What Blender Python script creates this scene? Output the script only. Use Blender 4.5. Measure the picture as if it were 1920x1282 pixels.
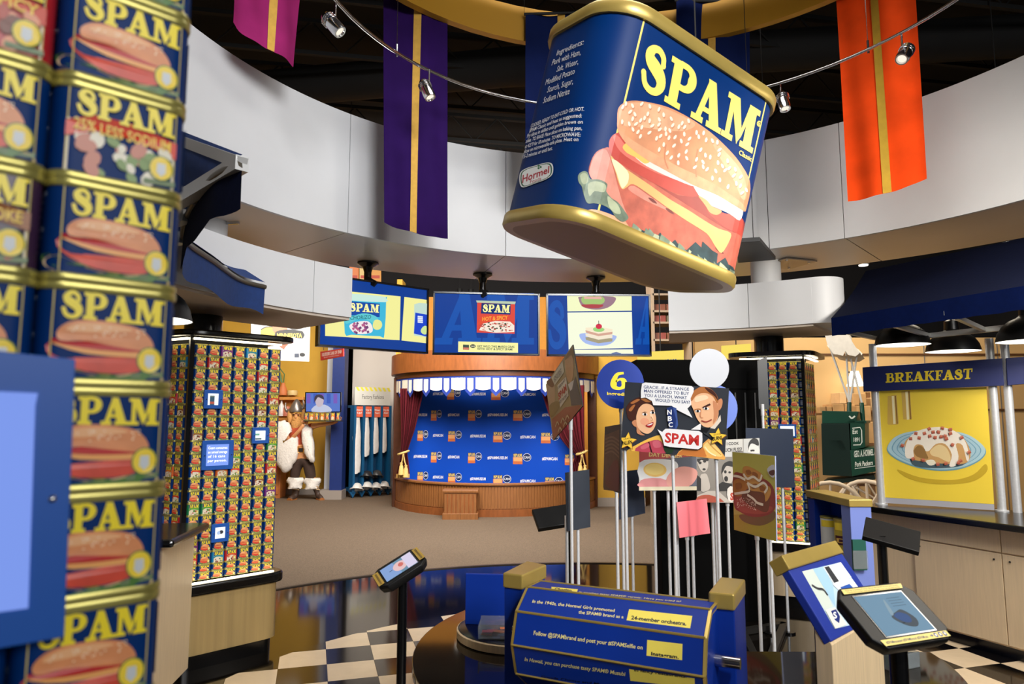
import bpy, bmesh, math, random
from mathutils import Vector, Matrix, Euler
from mathutils.geometry import tessellate_polygon
random.seed(7)
for _o in list(bpy.data.objects): bpy.data.objects.remove(_o)
SC = bpy.context.scene
COL = SC.collection
# ------------------------------------------------------------------ camera
FP, HZ, EYE = 1280.0, 782.0, 1.6
PITCH = math.atan((HZ-641)/FP)
cam = bpy.data.cameras.new('camera'); CAM = bpy.data.objects.new('camera', cam); COL.objects.link(CAM)
CAM.location = (0, 0, EYE); CAM.rotation_euler = (math.pi/2+PITCH, 0, 0)
cam.sensor_width = 36; cam.lens = 36*FP/1920; cam.clip_start = .05
cam.dof.use_dof = True; cam.dof.focus_distance = 6.0; cam.dof.aperture_fstop = 6.0
SC.camera = CAM
# ------------------------------------------------------------------ world and lights
W = bpy.data.worlds.new('hall_ambient'); SC.world = W; W.use_nodes = True
W.node_tree.nodes['Background'].inputs[0].default_value = (.93, .96, 1, 1)
W.node_tree.nodes['Background'].inputs[1].default_value = .17
SC.view_settings.view_transform = 'Standard'; SC.view_settings.look = 'None'
SC.view_settings.gamma = 1; SC.view_settings.exposure = 0.2; SC.view_settings.use_curve_mapping = False

def lamp(kind, name, loc, target, power, color=(1, .95, .88), size=.3, angle=60, blend=.6, sizey=None):
    l = bpy.data.lights.new(name, kind); l.energy = power; l.color = color
    o = bpy.data.objects.new(name, l); COL.objects.link(o); o.location = loc
    o.rotation_euler = (Vector(target)-Vector(loc)).to_track_quat('-Z', 'Y').to_euler()
    if kind == 'AREA':
        l.size = size
        if sizey: l.shape = 'RECTANGLE'; l.size_y = sizey
    elif kind == 'SPOT': l.spot_size = math.radians(angle); l.spot_blend = blend; l.shadow_soft_size = size
    else: l.shadow_soft_size = size
    return o
CX, CY = .79, 3.30                                     # the round hall: everything is concentric
lamp('AREA', 'entrance_daylight', (5.2, -4.2, 4.3), (0, 5.2, 2.4), 250, (1, 1, 1), 3.6, sizey=2.2)
lamp('SPOT', 'fascia_fill', (2.3, -3.4, 4.95), (-1.6, 5.5, 3.1), 1750, (1, 1, 1), 1.0, 46, .6)  # added soft spot behind the camera, brightens fascia and misses the near tower
lamp('SPOT', 'kiosk_fill', (1.9, -1.2, 4.8), (1.0, 2.4, .75), 480, (1, .98, .95), .2, 40, .5)  # added spot with no fixture, brightens the drum and lectern
lamp('AREA', 'hall_overhead_fill', (CX, CY-.3, 6.0), (CX, CY, 0), 150, (1, .97, .93), 2.6)  # added broad overhead fill, no fixture modelled
lamp('SPOT', 'can_spot', (3.4, -.6, 4.6), (.75, 3.0, 2.8), 25, (1, .98, .95), .12, 34)
lamp('AREA', 'stage_fill', (-.4, 8.4, 4.2), (-.4, 12.2, 1.2), 380, (1, .95, .88), 2.2)  # added unseen area lamp, set low to reach the backdrop
lamp('AREA', 'left_gallery_fill', (-3.6, 10.6, 4.6), (-3.7, 13.2, .8), 115, (1, .9, .76), 1.4)  # added unseen fill for the viking wall
lamp('AREA', 'right_gallery_fill', (5.2, 8.4, 4.8), (5, 10.2, .5), 150, (1, .87, .68), 2.2)  # added unseen fill for the wagon corner
lamp('AREA', 'left_aisle_fill', (-1.9, 7.9, 4.9), (-1.6, 8.4, 0), 90, (1, .94, .86), 1.4)  # added unseen fill over the carpet
lamp('AREA', 'market_counter_fill', (3.3, 2.6, 2.95), (3.4, 4.6, .5), 85, (1, .92, .8), .8)  # added fill just under the soffit, brightens the counter front
lamp('SPOT', 'poster_fill', (2.7, .1, 4.3), (1.2, 4.6, 1.25), 500, (1, .97, .93), .15, 36, .5)  # added spot with no fixture, brightens the signs and clears the can

# ------------------------------------------------------------------ pixel -> place
FW = Vector((0, math.cos(PITCH), math.sin(PITCH))); UPV = Vector((0, -math.sin(PITCH), math.cos(PITCH)))
EYEV = Vector((0, 0, EYE))
def ray(u, v): return FW + Vector(((u-960)/FP, 0, 0)) + UPV*((641-v)/FP)
def atY(u, v, Y): d = ray(u, v); return EYEV+d*(Y/d.y)
def atZ(u, v, z=0.): d = ray(u, v); return EYEV+d*((z-EYE)/d.z)

# ------------------------------------------------------------------ materials
MATS = {}
def lin(c): c /= 255.; return c/12.92 if c <= .04045 else ((c+.055)/1.055)**2.4
def L3(rgb): return tuple(lin(x) for x in rgb)
def M(name, rgb, rough=.5, metal=0., noise=0., ns=18., bump=0., emit=0., spec=.5, stretch=None, trans=0., coat=0.):
    if name in MATS: return MATS[name]
    m = bpy.data.materials.new(name); m.use_nodes = True; nt = m.node_tree; b = nt.nodes['Principled BSDF']
    c = L3(rgb)
    b.inputs['Base Color'].default_value = (*c, 1); b.inputs['Roughness'].default_value = rough
    b.inputs['Metallic'].default_value = metal; b.inputs['Specular IOR Level'].default_value = spec
    if trans: b.inputs['Transmission Weight'].default_value = trans
    if coat: b.inputs['Coat Weight'].default_value = coat; b.inputs['Coat Roughness'].default_value = .08
    if emit: b.inputs['Emission Color'].default_value = (*c, 1); b.inputs['Emission Strength'].default_value = emit
    if noise or bump:
        tc = nt.nodes.new('ShaderNodeTexCoord'); n = nt.nodes.new('ShaderNodeTexNoise')
        n.inputs['Scale'].default_value = ns; n.inputs['Detail'].default_value = 4
        src = tc.outputs['Object']
        if stretch:
            mp = nt.nodes.new('ShaderNodeMapping'); mp.inputs['Scale'].default_value = stretch
            nt.links.new(src, mp.inputs['Vector']); src = mp.outputs['Vector']
        nt.links.new(src, n.inputs['Vector'])
        if noise:
            r = nt.nodes.new('ShaderNodeValToRGB')
            r.color_ramp.elements[0].position = .3; r.color_ramp.elements[1].position = .7
            r.color_ramp.elements[0].color = (*[x*(1-noise) for x in c], 1)
            r.color_ramp.elements[1].color = (*[min(1, x*(1+noise)) for x in c], 1)
            nt.links.new(n.outputs['Fac'], r.inputs['Fac']); nt.links.new(r.outputs['Color'], b.inputs['Base Color'])
        if bump:
            bp = nt.nodes.new('ShaderNodeBump'); bp.inputs['Strength'].default_value = bump; bp.inputs['Distance'].default_value = .01
            nt.links.new(n.outputs['Fac'], bp.inputs['Height']); nt.links.new(bp.outputs['Normal'], b.inputs['Normal'])
    MATS[name] = m; return m
def pm(rgb, rough=.4):                                  # printing ink
    return M('ink_%d_%d_%d_%d' % (*rgb, int(rough*100)), rgb, rough)
def em(rgb, k=1.):                                      # lit screen / lamp
    n = 'glow_%d_%d_%d_%d' % (*rgb, int(k*100))
    if n in MATS: return MATS[n]
    m = M(n, rgb, .6, emit=k, spec=.15); m.node_tree.nodes['Principled BSDF'].inputs['Base Color'].default_value = (.01, .01, .012, 1)
    return m
white_panel = M('white_panel', (216, 217, 219), .5, noise=.025, ns=2.5)
soffit_mat = M('satin_soffit', (212, 200, 188), .32, .15, noise=.03, ns=1.5)
joint_mat = M('panel_joint', (120, 116, 112), .8)
gold = M('gold_paint', (186, 160, 84), .34, .45, noise=.05, ns=9)
brushed = M('brushed_gold', (190, 164, 112), .34, .5, noise=.10, ns=30, stretch=(1, 1, .02))
rim_gold = M('rim_gold', (176, 166, 92), .3, .6)
navy = M('navy_label', (0, 45, 104), .45, noise=.05, ns=3, spec=.14)
navy_flat = M('navy_paint', (5, 48, 146), .45, noise=.06, ns=5, spec=.3)
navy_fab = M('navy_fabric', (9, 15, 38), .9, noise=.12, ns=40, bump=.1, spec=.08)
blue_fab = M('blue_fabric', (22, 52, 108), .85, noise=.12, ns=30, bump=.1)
black = M('black_gloss', (9, 9, 10), .22)
black_matt = M('black_matt', (14, 14, 15), .7)
black_ceiling = M('black_ceiling', (2, 2, 3), .9, noise=.3, ns=2)
chrome = M('chrome', (205, 205, 208), .16, 1.)
alu = M('brushed_aluminium', (222, 224, 228), .33, .4, noise=.05, ns=60)
steel_white = M('white_steel', (205, 205, 203), .35, .35)
yellow_wall = M('yellow_wall', (196, 152, 52), .75, noise=.05, ns=3, bump=.05)
cream = M('cream_laminate', (214, 192, 158), .42, noise=.05, ns=14, stretch=(6, 6, .3))
maple = M('maple_veneer', (226, 200, 160), .42, noise=.09, ns=26, stretch=(4, 4, .15))
cherry = M('cherry_wood', (136, 78, 38), .4, noise=.16, ns=14, stretch=(1.5, 1.5, .4))
oak = M('oak_wood', (140, 90, 48), .45, noise=.2, ns=18, stretch=(5, 5, .3))
velvet = M('burgundy_velvet', (104, 12, 30), .8, noise=.15, ns=20)
fringe = M('gold_fringe', (214, 182, 110), .7, noise=.2, ns=80)
warm_glow = em((255, 240, 205), 5.)
lamp_glow = em((255, 248, 232), 3.2)
screen_black = M('screen_black', (5, 5, 7), .15)

# ------------------------------------------------------------------ mesh builder
def basis(o, x, y, z):
    x, y, z = Vector(x), Vector(y), Vector(z)
    return Matrix(((x.x, y.x, z.x, o[0]), (x.y, y.y, z.y, o[1]), (x.z, y.z, z.z, o[2]), (0, 0, 0, 1)))
def turn(loc, rz=0., rx=0., ry=0.): return Matrix.Translation(Vector(loc)) @ Euler((rx, ry, rz)).to_matrix().to_4x4()
class MB:
    def __init__(s): s.v, s.f, s.m, s.mats = [], [], [], []
    def mi(s, mat):
        if mat not in s.mats: s.mats.append(mat)
        return s.mats.index(mat)
    def add(s, vs, fs, mat, X=None):
        b = len(s.v); k = s.mi(mat)
        s.v += [tuple(X @ Vector(p)) if X else tuple(p) for p in vs]
        for f in fs: s.f.append([b+i for i in f]); s.m.append(k)
        return s
    def box(s, c, d, mat, X=None):
        x, y, z = c; a, b, e = d[0]/2, d[1]/2, d[2]/2
        vs = [(x+i*a, y+j*b, z+k*e) for k in (-1, 1) for j in (-1, 1) for i in (-1, 1)]
        return s.add(vs, [(0, 2, 3, 1), (4, 5, 7, 6), (0, 1, 5, 4), (2, 6, 7, 3), (0, 4, 6, 2), (1, 3, 7, 5)], mat, X)
    def prism(s, poly, z0, z1, mat, X=None, cap=None):
        n = len(poly); vs = [(p[0], p[1], z0) for p in poly]+[(p[0], p[1], z1) for p in poly]
        s.add(vs, [(i, (i+1) % n, n+(i+1) % n, n+i) for i in range(n)], mat, X)
        c = cap or mat
        return s.add(vs, [tuple(range(n-1, -1, -1)), tuple(range(n, 2*n))], c, X)
    def loft(s, loops, mat, X=None, closed=True, caps=False):
        n = len(loops[0]); vs = [p for l in loops for p in l]; fs = []
        for r in range(len(loops)-1):
            for i in range(n if closed else n-1):
                j = (i+1) % n; fs.append((r*n+i, r*n+j, (r+1)*n+j, (r+1)*n+i))
        if caps: fs += [tuple(range(n-1, -1, -1)), tuple(range((len(loops)-1)*n, len(loops)*n))]
        return s.add(vs, fs, mat, X)
    def lathe(s, prof, mat, X=None, n=24, a0=0., a1=2*math.pi):
        full = abs(a1-a0-2*math.pi) < 1e-6; k = n if full else n+1
        loops = [[(r*math.cos(a0+(a1-a0)*i/n), r*math.sin(a0+(a1-a0)*i/n), z) for i in range(k)] for r, z in prof]
        return s.loft(loops, mat, X, closed=full)
    def cyl(s, r, z0, z1, mat, X=None, n=20, r1=None):
        r1 = r if r1 is None else r1
        loops = [[(q*math.cos(6.28318*i/n), q*math.sin(6.28318*i/n), z) for i in range(n)] for q, z in ((r, z0), (r1, z1))]
        return s.loft(loops, mat, X, caps=True)
    def tube(s, path, r, mat, X=None, n=8, closed=False, caps=True):
        P = [Vector(p) for p in path]; loops = []; N = len(P); ref = None
        for i, p in enumerate(P):
            t = (P[(i+1) % N]-P[i-1]) if closed else (P[min(i+1, N-1)]-P[max(i-1, 0)])
            t.normalize()
            if ref is None: ref = Vector((0, 0, 1)) if abs(t.z) < .9 else Vector((1, 0, 0))
            a = t.cross(ref).normalized(); b = a.cross(t).normalized(); ref = b
            q = r[i] if isinstance(r, (list, tuple)) else r
            loops.append([p+(a*math.cos(6.28318*k/n)+b*math.sin(6.28318*k/n))*q for k in range(n)])
        if closed: loops.append(loops[0])
        return s.loft(loops, mat, X, caps=caps and not closed)
    def beam(s, a, b, w, h, mat):
        a, b = Vector(a), Vector(b); t = (b-a); L = t.length; t.normalize()
        sd = t.cross(Vector((0, 0, 1)))
        if sd.length < 1e-3: sd = Vector((1, 0, 0))
        sd.normalize(); up = sd.cross(t)
        return s.box((0, L/2, 0), (w, L, h), mat, basis(a, sd, t, up))
    def arc(s, r0, r1, z0, z1, a0, a1, mat, n=48, under=None, c=None):
        cx, cy = c or (CX, CY); full = abs(a1-a0) >= 359.9
        k = n if full else n+1
        def lp(r, z): return [(cx+r*math.cos(math.radians(a0+(a1-a0)*i/n)), cy+r*math.sin(math.radians(a0+(a1-a0)*i/n)), z) for i in range(k)]
        A, B, C, D = lp(r0, z0), lp(r0, z1), lp(r1, z1), lp(r1, z0)
        s.loft([A, B, C, D], mat, closed=full); s.loft([D, A], under or mat, closed=full)
        if not full:
            for i in (0, -1): s.add([A[i], B[i], C[i], D[i]], [(0, 1, 2, 3)], mat)
        return s
    def build(s, name, parent=None, smooth=0, bevel=0, seg=2, local=False):
        me = bpy.data.meshes.new(name); me.from_pydata(s.v, [], s.f)
        for m in s.mats: me.materials.append(m)
        me.polygons.foreach_set('material_index', s.m)
        bm = bmesh.new(); bm.from_mesh(me)
        bmesh.ops.remove_doubles(bm, verts=bm.verts, dist=1e-5)
        bmesh.ops.recalc_face_normals(bm, faces=bm.faces); bm.to_mesh(me); bm.free()
        if smooth:
            me.polygons.foreach_set('use_smooth', [True]*len(me.polygons)); me.set_sharp_from_angle(angle=math.radians(smooth))
        me.update()
        o = bpy.data.objects.new(name, me); COL.objects.link(o)
        if parent: put(o, parent, local)
        if bevel:
            b = o.modifiers.new('edge', 'BEVEL'); b.width = bevel; b.segments = seg; b.limit_method = 'ANGLE'; b.angle_limit = .6
        return o
def put(o, parent, local=False):
    o.parent = parent
    if not local:
        inv = parent.matrix_basis.inverted()
        if parent.parent: inv = (parent.parent.matrix_basis @ parent.matrix_parent_inverse @ parent.matrix_basis).inverted()
        o.matrix_parent_inverse = inv
def thing(name, label, cat, loc=(0, 0, 0), rz=0., group=None):
    o = bpy.data.objects.new(name, None); COL.objects.link(o); o.location = loc; o.rotation_euler = (0, 0, rz)
    o.empty_display_size = .1
    return tag(o, label, cat, group)
def tag(o, label=None, cat=None, group=None, kind=None):
    if label: o['label'] = label
    if cat: o['category'] = cat
    if group: o['group'] = group
    if kind: o['kind'] = kind
    return o
def struct(o, label=None, cat=None): return tag(o, label, cat, None, 'structure')

# ------------------------------------------------------------------ printing: flat shapes in layers on a surface
def cat_rom(p, k=5, closed=True):
    n = len(p); out = []
    for i in range(n if closed else n-1):
        if closed: a, b, c, d = p[i-1], p[i], p[(i+1) % n], p[(i+2) % n]
        else: a, b, c, d = p[max(i-1, 0)], p[i], p[i+1], p[min(i+2, n-1)]
        for j in range(k):
            t = j/k
            out.append(tuple(.5*(2*b[q]+(c[q]-a[q])*t+(2*a[q]-5*b[q]+4*c[q]-d[q])*t*t+(3*b[q]-a[q]-3*c[q]+d[q])*t**3) for q in range(len(b))))
    if not closed: out.append(tuple(p[-1]))
    return out
def tess(poly):
    t = tessellate_polygon([[Vector((p[0], p[1], 0)) for p in poly]])
    return [tuple(x) for x in t]
def stroke(path, hw, smooth=True):
    if smooth:
        q = cat_rom([(*p, w) for p, w in zip(path, hw)], 4, False)
    else: q = [(*p, w) for p, w in zip(path, hw)]
    l, r = [], []
    for i, (x, y, w) in enumerate(q):
        a, b = q[max(i-1, 0)], q[min(i+1, len(q)-1)]
        dx, dy = b[0]-a[0], b[1]-a[1]; d = math.hypot(dx, dy) or 1
        l.append((x-dy/d*w, y+dx/d*w)); r.append((x+dy/d*w, y-dx/d*w))
    n = len(q)
    return (l+r, [(i, n+i, n+i+1, i+1) for i in range(n-1)])
def R4(x0, y0, x1, y1): return ([(x0, y0), (x1, y0), (x1, y1), (x0, y1)], [(0, 1, 2, 3)])
def PG(*p): return (list(p), tess(p))
def disc2(cx, cy, rx, ry=None, n=20, rot=0.):
    ry = rx if ry is None else ry; c, s = math.cos(rot), math.sin(rot)
    return [(cx+rx*math.cos(6.28318*i/n)*c-ry*math.sin(6.28318*i/n)*s, cy+rx*math.cos(6.28318*i/n)*s+ry*math.sin(6.28318*i/n)*c) for i in range(n)]
_stemP = [R4(.10, 0, .38, 1), R4(.0, 0, .50, .13), R4(.0, .87, .2, 1)]
_bowl = stroke([(.3, .94), (.55, .94), (.70, .85), (.73, .70), (.67, .55), (.52, .47), (.3, .47)], [.07, .07, .105, .14, .105, .07, .07])
SLAB = {
 'S': ([stroke([(.60, .68), (.57, .83), (.43, .93), (.27, .90), (.18, .77), (.24, .63), (.42, .53), (.58, .41), (.63, .25), (.53, .09), (.34, .05), (.17, .13), (.09, .32)],
        [.07, .075, .075, .085, .13, .155, .165, .155, .13, .085, .075, .075, .07]), (disc2(.605, .685, .078, n=10), [tuple(range(10))]), (disc2(.088, .32, .078, n=10), [tuple(range(10))])], .76),
 'P': (_stemP+[_bowl], .84),
 'A': ([PG((.10, .06), (.27, .06), (.52, .92), (.38, 1)), PG((.34, 1), (.60, 1), (.95, .06), (.60, .06)), R4(.24, .27, .66, .38), R4(-.02, 0, .38, .13), R4(.50, 0, 1.03, .13)], 1.0),
 'M': ([R4(.11, 0, .27, 1), R4(.0, 0, .40, .13), R4(.0, .87, .3, 1), PG((.11, 1), (.42, 1), (.68, .3), (.57, .0)), PG((.55, .0), (.68, .2), (.96, 1), (.80, 1)), R4(.79, 0, 1.08, 1), R4(.68, 0, 1.2, .13), R4(.95, .87, 1.2, 1)], 1.2),
 'B': (_stemP+[stroke([(.3, .94), (.52, .94), (.64, .86), (.64, .68), (.52, .56), (.3, .54)], [.06, .06, .09, .1, .06, .055]), stroke([(.3, .54), (.56, .54), (.71, .42), (.71, .2), (.56, .06), (.3, .06)], [.055, .06, .1, .115, .06, .06])], .86),
 'R': (_stemP+[_bowl, PG((.40, .5), (.60, .5), (.80, .1), (.98, .1), (.98, 0), (.68, 0))], .98),
 'E': ([R4(.12, 0, .36, 1), R4(.02, 0, .72, .11), R4(.02, .89, .7, 1), R4(.3, .45, .54, .56), R4(.62, 0, .72, .28), R4(.60, .74, .7, 1), R4(.47, .36, .55, .66)], .76),
 'K': ([R4(.12, 0, .36, 1), R4(.02, 0, .46, .11), R4(.02, .89, .46, 1), PG((.34, .4), (.34, .54), (.66, .94), (.8, .94)), R4(.56, .89, .92, 1), PG((.42, .52), (.58, .62), (.96, .1), (.96, 0), (.7, 0))], .98),
 'F': ([R4(.12, 0, .36, 1), R4(.02, 0, .48, .11), R4(.02, .89, .7, 1), R4(.3, .43, .56, .54), R4(.60, .7, .7, 1), R4(.48, .34, .56, .64)], .74),
 'T': ([R4(.3, 0, .54, 1), R4(.18, 0, .66, .11), R4(.02, .89, .82, 1), R4(.02, .66, .12, 1), R4(.72, .66, .82, 1)], .84),
}
def slab_text(t, gap=.06):
    out, x = [], 0.
    for ch in t:
        sh, w = SLAB[ch]
        for vs, fs in sh: out.append(([(x+a, b) for a, b in vs], fs))
        x += w+gap
    return out, x-gap
_tc = {}
def sans_text(t, bold=0., spacing=1.):
    key = (t, bold, spacing)
    if key in _tc: return _tc[key]
    c = bpy.data.curves.new('lettering', 'FONT'); c.body = t; c.size = 1; c.offset = bold; c.resolution_u = 2; c.fill_mode = 'FRONT'; c.space_character = spacing
    o = bpy.data.objects.new('lettering', c); COL.objects.link(o)
    me = o.to_mesh()
    vs = [(v.co.x, v.co.y) for v in me.vertices]; fs = [tuple(p.vertices) for p in me.polygons]
    o.to_mesh_clear(); bpy.data.objects.remove(o); bpy.data.curves.remove(c)
    if not vs: vs, fs = [(0, 0), (1, 0), (0, .1)], []
    xs = [v[0] for v in vs]; x0, x1 = min(xs), max(xs); h = .72
    _tc[key] = ([((x-x0)/h, y/h) for x, y in vs], fs), (x1-x0)/h
    return _tc[key]
class Sheet:
    """layers of flat ink; mp(x, y, off) -> place"""
    def __init__(s, mp, step=.00025, cuts=(), px=None, clamp=None):
        s.mp, s.step, s.cuts, s.sh, s.px, s.n, s.clamp = mp, step, cuts, [], px, 1, clamp
    def raw(s, vs, fs, mat, eps=None): s.sh.append((vs, fs, mat, s.n*s.step, eps)); s.n += 1; return s
    def poly(s, pts, mat, smooth=0):
        if smooth: pts = cat_rom(pts, smooth)
        return s.raw(pts, tess(pts), mat)
    def ell(s, cx, cy, rx, ry, mat, n=24, rot=0.): p = disc2(cx, cy, rx, ry, n, rot); return s.raw(p, [tuple(range(n))], mat)
    def rect(s, x0, y0, x1, y1, mat): return s.raw(*R4(x0, y0, x1, y1), mat)
    def line(s, pts, w, mat, smooth=True): return s.raw(*stroke(pts, [w]*len(pts), smooth), mat)
    def many(s, shapes, mat):
        vs, fs, ep = [], [], []
        for q, (a, b) in enumerate(shapes):
            k = len(vs); vs += a; fs += [tuple(k+i for i in f) for f in b]; ep += [(q % 12)*s.step*.07]*len(a)
        return s.raw(vs, fs, mat, ep)
    def warp(s, shapes, w, quad, mat):
        bl, br, tr, tl = quad
        def q(x, y):
            a, b = x/w, y
            return tuple((1-a)*(1-b)*bl[i]+a*(1-b)*br[i]+a*b*tr[i]+(1-a)*b*tl[i] for i in (0, 1))
        return s.many([([q(*p) for p in vs], fs) for vs, fs in shapes], mat)
    def slab(s, t, quad, mat, gap=.06): sh, w = slab_text(t, gap); return s.warp(sh, w, quad, mat)
    def sans(s, t, quad, mat, bold=0.): sh, w = sans_text(t, bold); return s.warp([sh], w, quad, mat)
    def txt(s, t, x, y, h, mat, bold=.01, align='l', width=None, slab=False):
        if slab: sh, w = slab_text(t)
        else: a, w = sans_text(t, bold); sh = [a]
        ww = width or w*h; x0 = x-(ww/2 if align == 'c' else ww if align == 'r' else 0)
        return s.warp(sh, w, [(x0, y), (x0+ww, y), (x0+ww, y+h), (x0, y+h)], mat)
    # the same with photo pixels
    def p(s, pts): return [s.px(*q) for q in pts]
    def build(s, name, parent=None, local=False):
        bm = bmesh.new(); mats = []
        for vs, fs, mat, off, eps in s.sh:
            if mat not in mats: mats.append(mat)
            k = mats.index(mat); V = [bm.verts.new((x, y, off+(eps[i] if eps else 0))) for i, (x, y) in enumerate(vs)]
            for f in fs:
                try: bm.faces.new([V[i] for i in f]).material_index = k
                except ValueError: pass
        for c in s.cuts:
            bmesh.ops.bisect_plane(bm, geom=bm.verts[:]+bm.edges[:]+bm.faces[:], plane_co=(c, 0, 0), plane_no=(1, 0, 0), dist=1e-6)
        if s.clamp:
            for v in bm.verts: v.co.y = min(max(v.co.y, s.clamp[0]), s.clamp[1])
        for v in bm.verts: v.co = s.mp(v.co.x, v.co.y, v.co.z)
        me = bpy.data.meshes.new(name); bm.to_mesh(me); bm.free()
        for m in mats: me.materials.append(m)
        o = bpy.data.objects.new(name, me); COL.objects.link(o)
        if parent: put(o, parent, local)
        return o
class VPlane:
    """upright plane: s runs along it, t is the height; faces the viewer"""
    def __init__(s, A, B, z=0.):
        s.o = Vector((A[0], A[1], z)); d = Vector((B[0]-A[0], B[1]-A[1], 0)); s.L = d.length; s.d = d.normalized()
        s.n = Vector((s.d.y, -s.d.x, 0))
        s.u = Vector((0, 0, 1))
    def tilt(s, ang):                                   # turn in its own plane about o
        d, u = s.d.copy(), s.u.copy(); s.d = d*math.cos(ang)+u*math.sin(ang); s.u = u*math.cos(ang)-d*math.sin(ang); return s
    def px(s, u, v):
        r = ray(u, v); t = (s.o-EYEV).dot(s.n)/r.dot(s.n); q = EYEV+r*t-s.o
        return (q.dot(s.d), q.dot(s.u))
    def mp(s, a, b, off=0.): return s.o+s.d*a+s.u*b+s.n*off
    def X(s): return basis(s.o, s.d, s.n*-1, s.u)       # x along, y away, z up
def crop(ox, oy, k): return lambda pts: [(ox+x/k, oy+y/k) for x, y in pts]
def slabboard(pl, pts, th, mat, name, parent=None, edge=None, smooth=0, bevel=0):
    """a board cut to an outline given on plane pl"""
    m = MB(); n = len(pts)
    f = [pl.mp(a, b, 0) for a, b in pts]; g = [pl.mp(a, b, -th) for a, b in pts]
    m.add(f, tess(pts), mat); m.add(g, [t[::-1] for t in tess(pts)], edge or mat)
    m.loft([f, g], edge or mat)
    return m.build(name, parent, smooth, bevel)
# ================================================================== the setting
def clip_poly(poly, cx, cy, R, n=72):
    for k in range(n):
        a = 2*math.pi*(k+.5)/n; nx, ny = math.cos(a), math.sin(a); d = R*math.cos(math.pi/n); out = []
        for i in range(len(poly)):
            p, q = poly[i-1], poly[i]
            dp, dq = (p[0]-cx)*nx+(p[1]-cy)*ny-d, (q[0]-cx)*nx+(q[1]-cy)*ny-d
            if (dp < 0) != (dq < 0): t = dp/(dp-dq); out.append((p[0]+(q[0]-p[0])*t, p[1]+(q[1]-p[1])*t))
            if dq < 0: out.append(q)
        poly = out
        if len(poly) < 3: return None
    return poly
floor_black = M('polished_black_floor', (16, 13, 11), .07, noise=.2, ns=6, bump=.004)
tile_black = M('black_floor_tile', (13, 11, 10), .1, noise=.15, ns=8)
tile_cream = M('cream_floor_tile', (222, 200, 168), .22, noise=.05, ns=9)
carpet_m = M('speckled_carpet', (104, 88, 72), .95, noise=.30, ns=90, bump=.5)
FLOOR = struct(MB().box((.5, 5, -.05), (24, 26, .1), floor_black).build('floor'), 'polished black floor with a checkered round centre', 'floor')
TA, TS, T0 = math.radians(16.2), .302, (-1.205, 4.644)
for i in range(-7, 22):
    for j in range(-20, 8):
        g = .0012; cell = []
        for a, b in ((i+g/TS, j+g/TS), (i+1-g/TS, j+g/TS), (i+1-g/TS, j+1-g/TS), (i+g/TS, j+1-g/TS)):
            cell.append((T0[0]+TS*(a*math.cos(TA)-b*math.sin(TA)), T0[1]+TS*(a*math.sin(TA)+b*math.cos(TA))))
        mx, my = sum(p[0] for p in cell)/4, sum(p[1] for p in cell)/4
        rr_c = math.hypot(mx-.72, my-3.25)
        if my < 1.0 or rr_c < .9 or (rr_c < 1.9 and 0 < math.degrees(math.atan2(my-3.25, mx-.72)) < 45) or 45 <= math.degrees(math.atan2(my-3.25, mx-.72)) < 92: continue
        if not (-1.9 < mx/max(my, .1)*2.2 < 1.9): continue
        q = clip_poly(cell, CX, CY, 2.78 if mx < 2 else 3.2)
        if not q: continue
        MB().prism(q, 0, .003, tile_black if (i+j) % 2 == 0 else tile_cream).build('floor_tile', FLOOR)
m = MB(); m.arc(4.45, 12.5, -.02, .006, -8, 188, carpet_m, n=90)
struct(m.build('carpet'), 'brown speckled carpet beyond the polished floor', 'carpet')
m = MB(); m.arc(4.43, 4.47, -.02, .009, -8, 188, M('carpet_edge', (58, 44, 32), .5), n=90)
struct(m.build('trim_1'))

# ceiling with dark services
CEIL = struct(MB().box((.5, 5, 6.7), (24, 26, .1), black_ceiling).build('ceiling'), 'black ceiling with dark ducts', 'ceiling')
duct_m = M('dark_duct', (5, 5, 5), .85)
for y, r in ((5.6, .16), (8.2, .24)):
    MB().tube([(-9, y+1.6, 6.0), (0, y, 6.0), (10, y-1.2, 6.0)], r, duct_m, n=12).build('duct', CEIL, 40)
for k in range(8):
    y = 3.2+k*1.15; m = MB()
    m.beam((-9, y-1.2, 6.35), (10, y+2.2, 6.35), .07, .05, duct_m); m.beam((-9, y-1.2, 5.95), (10, y+2.2, 5.95), .05, .05, duct_m)
    for q in range(26):
        a = -9+19*q/26; c = -9+19*(q+.5)/26; d = -9+19*(q+1)/26; f = lambda x: y-1.2+3.4*(x+9)/19
        m.tube([(a, f(a), 6.35), (c, f(c), 5.95), (d, f(d), 6.35)], .012, duct_m, n=5)
    m.build('joist', CEIL)

# the round white fascia and its soffit, panel by panel
ZB, ZT, RF = 3.05, 4.03, 2.876
seam = lambda u, v: math.degrees(math.atan2(atZ(u, v, ZT).y-CY, atZ(u, v, ZT).x-CX))
s1, s2 = seam(656, 215), seam(949, 283); stp = s1-s2
FAS = struct(MB().arc(RF+.03, RF+.09, ZB+.02, ZT-.01, -15, 250, white_panel, n=120).build('trim_2', None, 30), 'white curved fascia ring under the black ceiling', 'fascia')
k0 = s1-stp*8
for k in range(13):
    a0 = k0+k*stp
    if a0 < -17 or a0+stp > 262: continue
    MB().arc(RF, RF+.03, ZB, ZT, a0+.06, a0+stp-.06, white_panel, n=16).build('fascia_panel', FAS, 30)
SOF = struct(MB().arc(RF+.02, 4.0, ZB+.03, ZB+.06, -15, 250, soffit_mat, n=120).build('trim_3', None, 30), 'satin soffit ring behind the white fascia', 'soffit')
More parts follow.
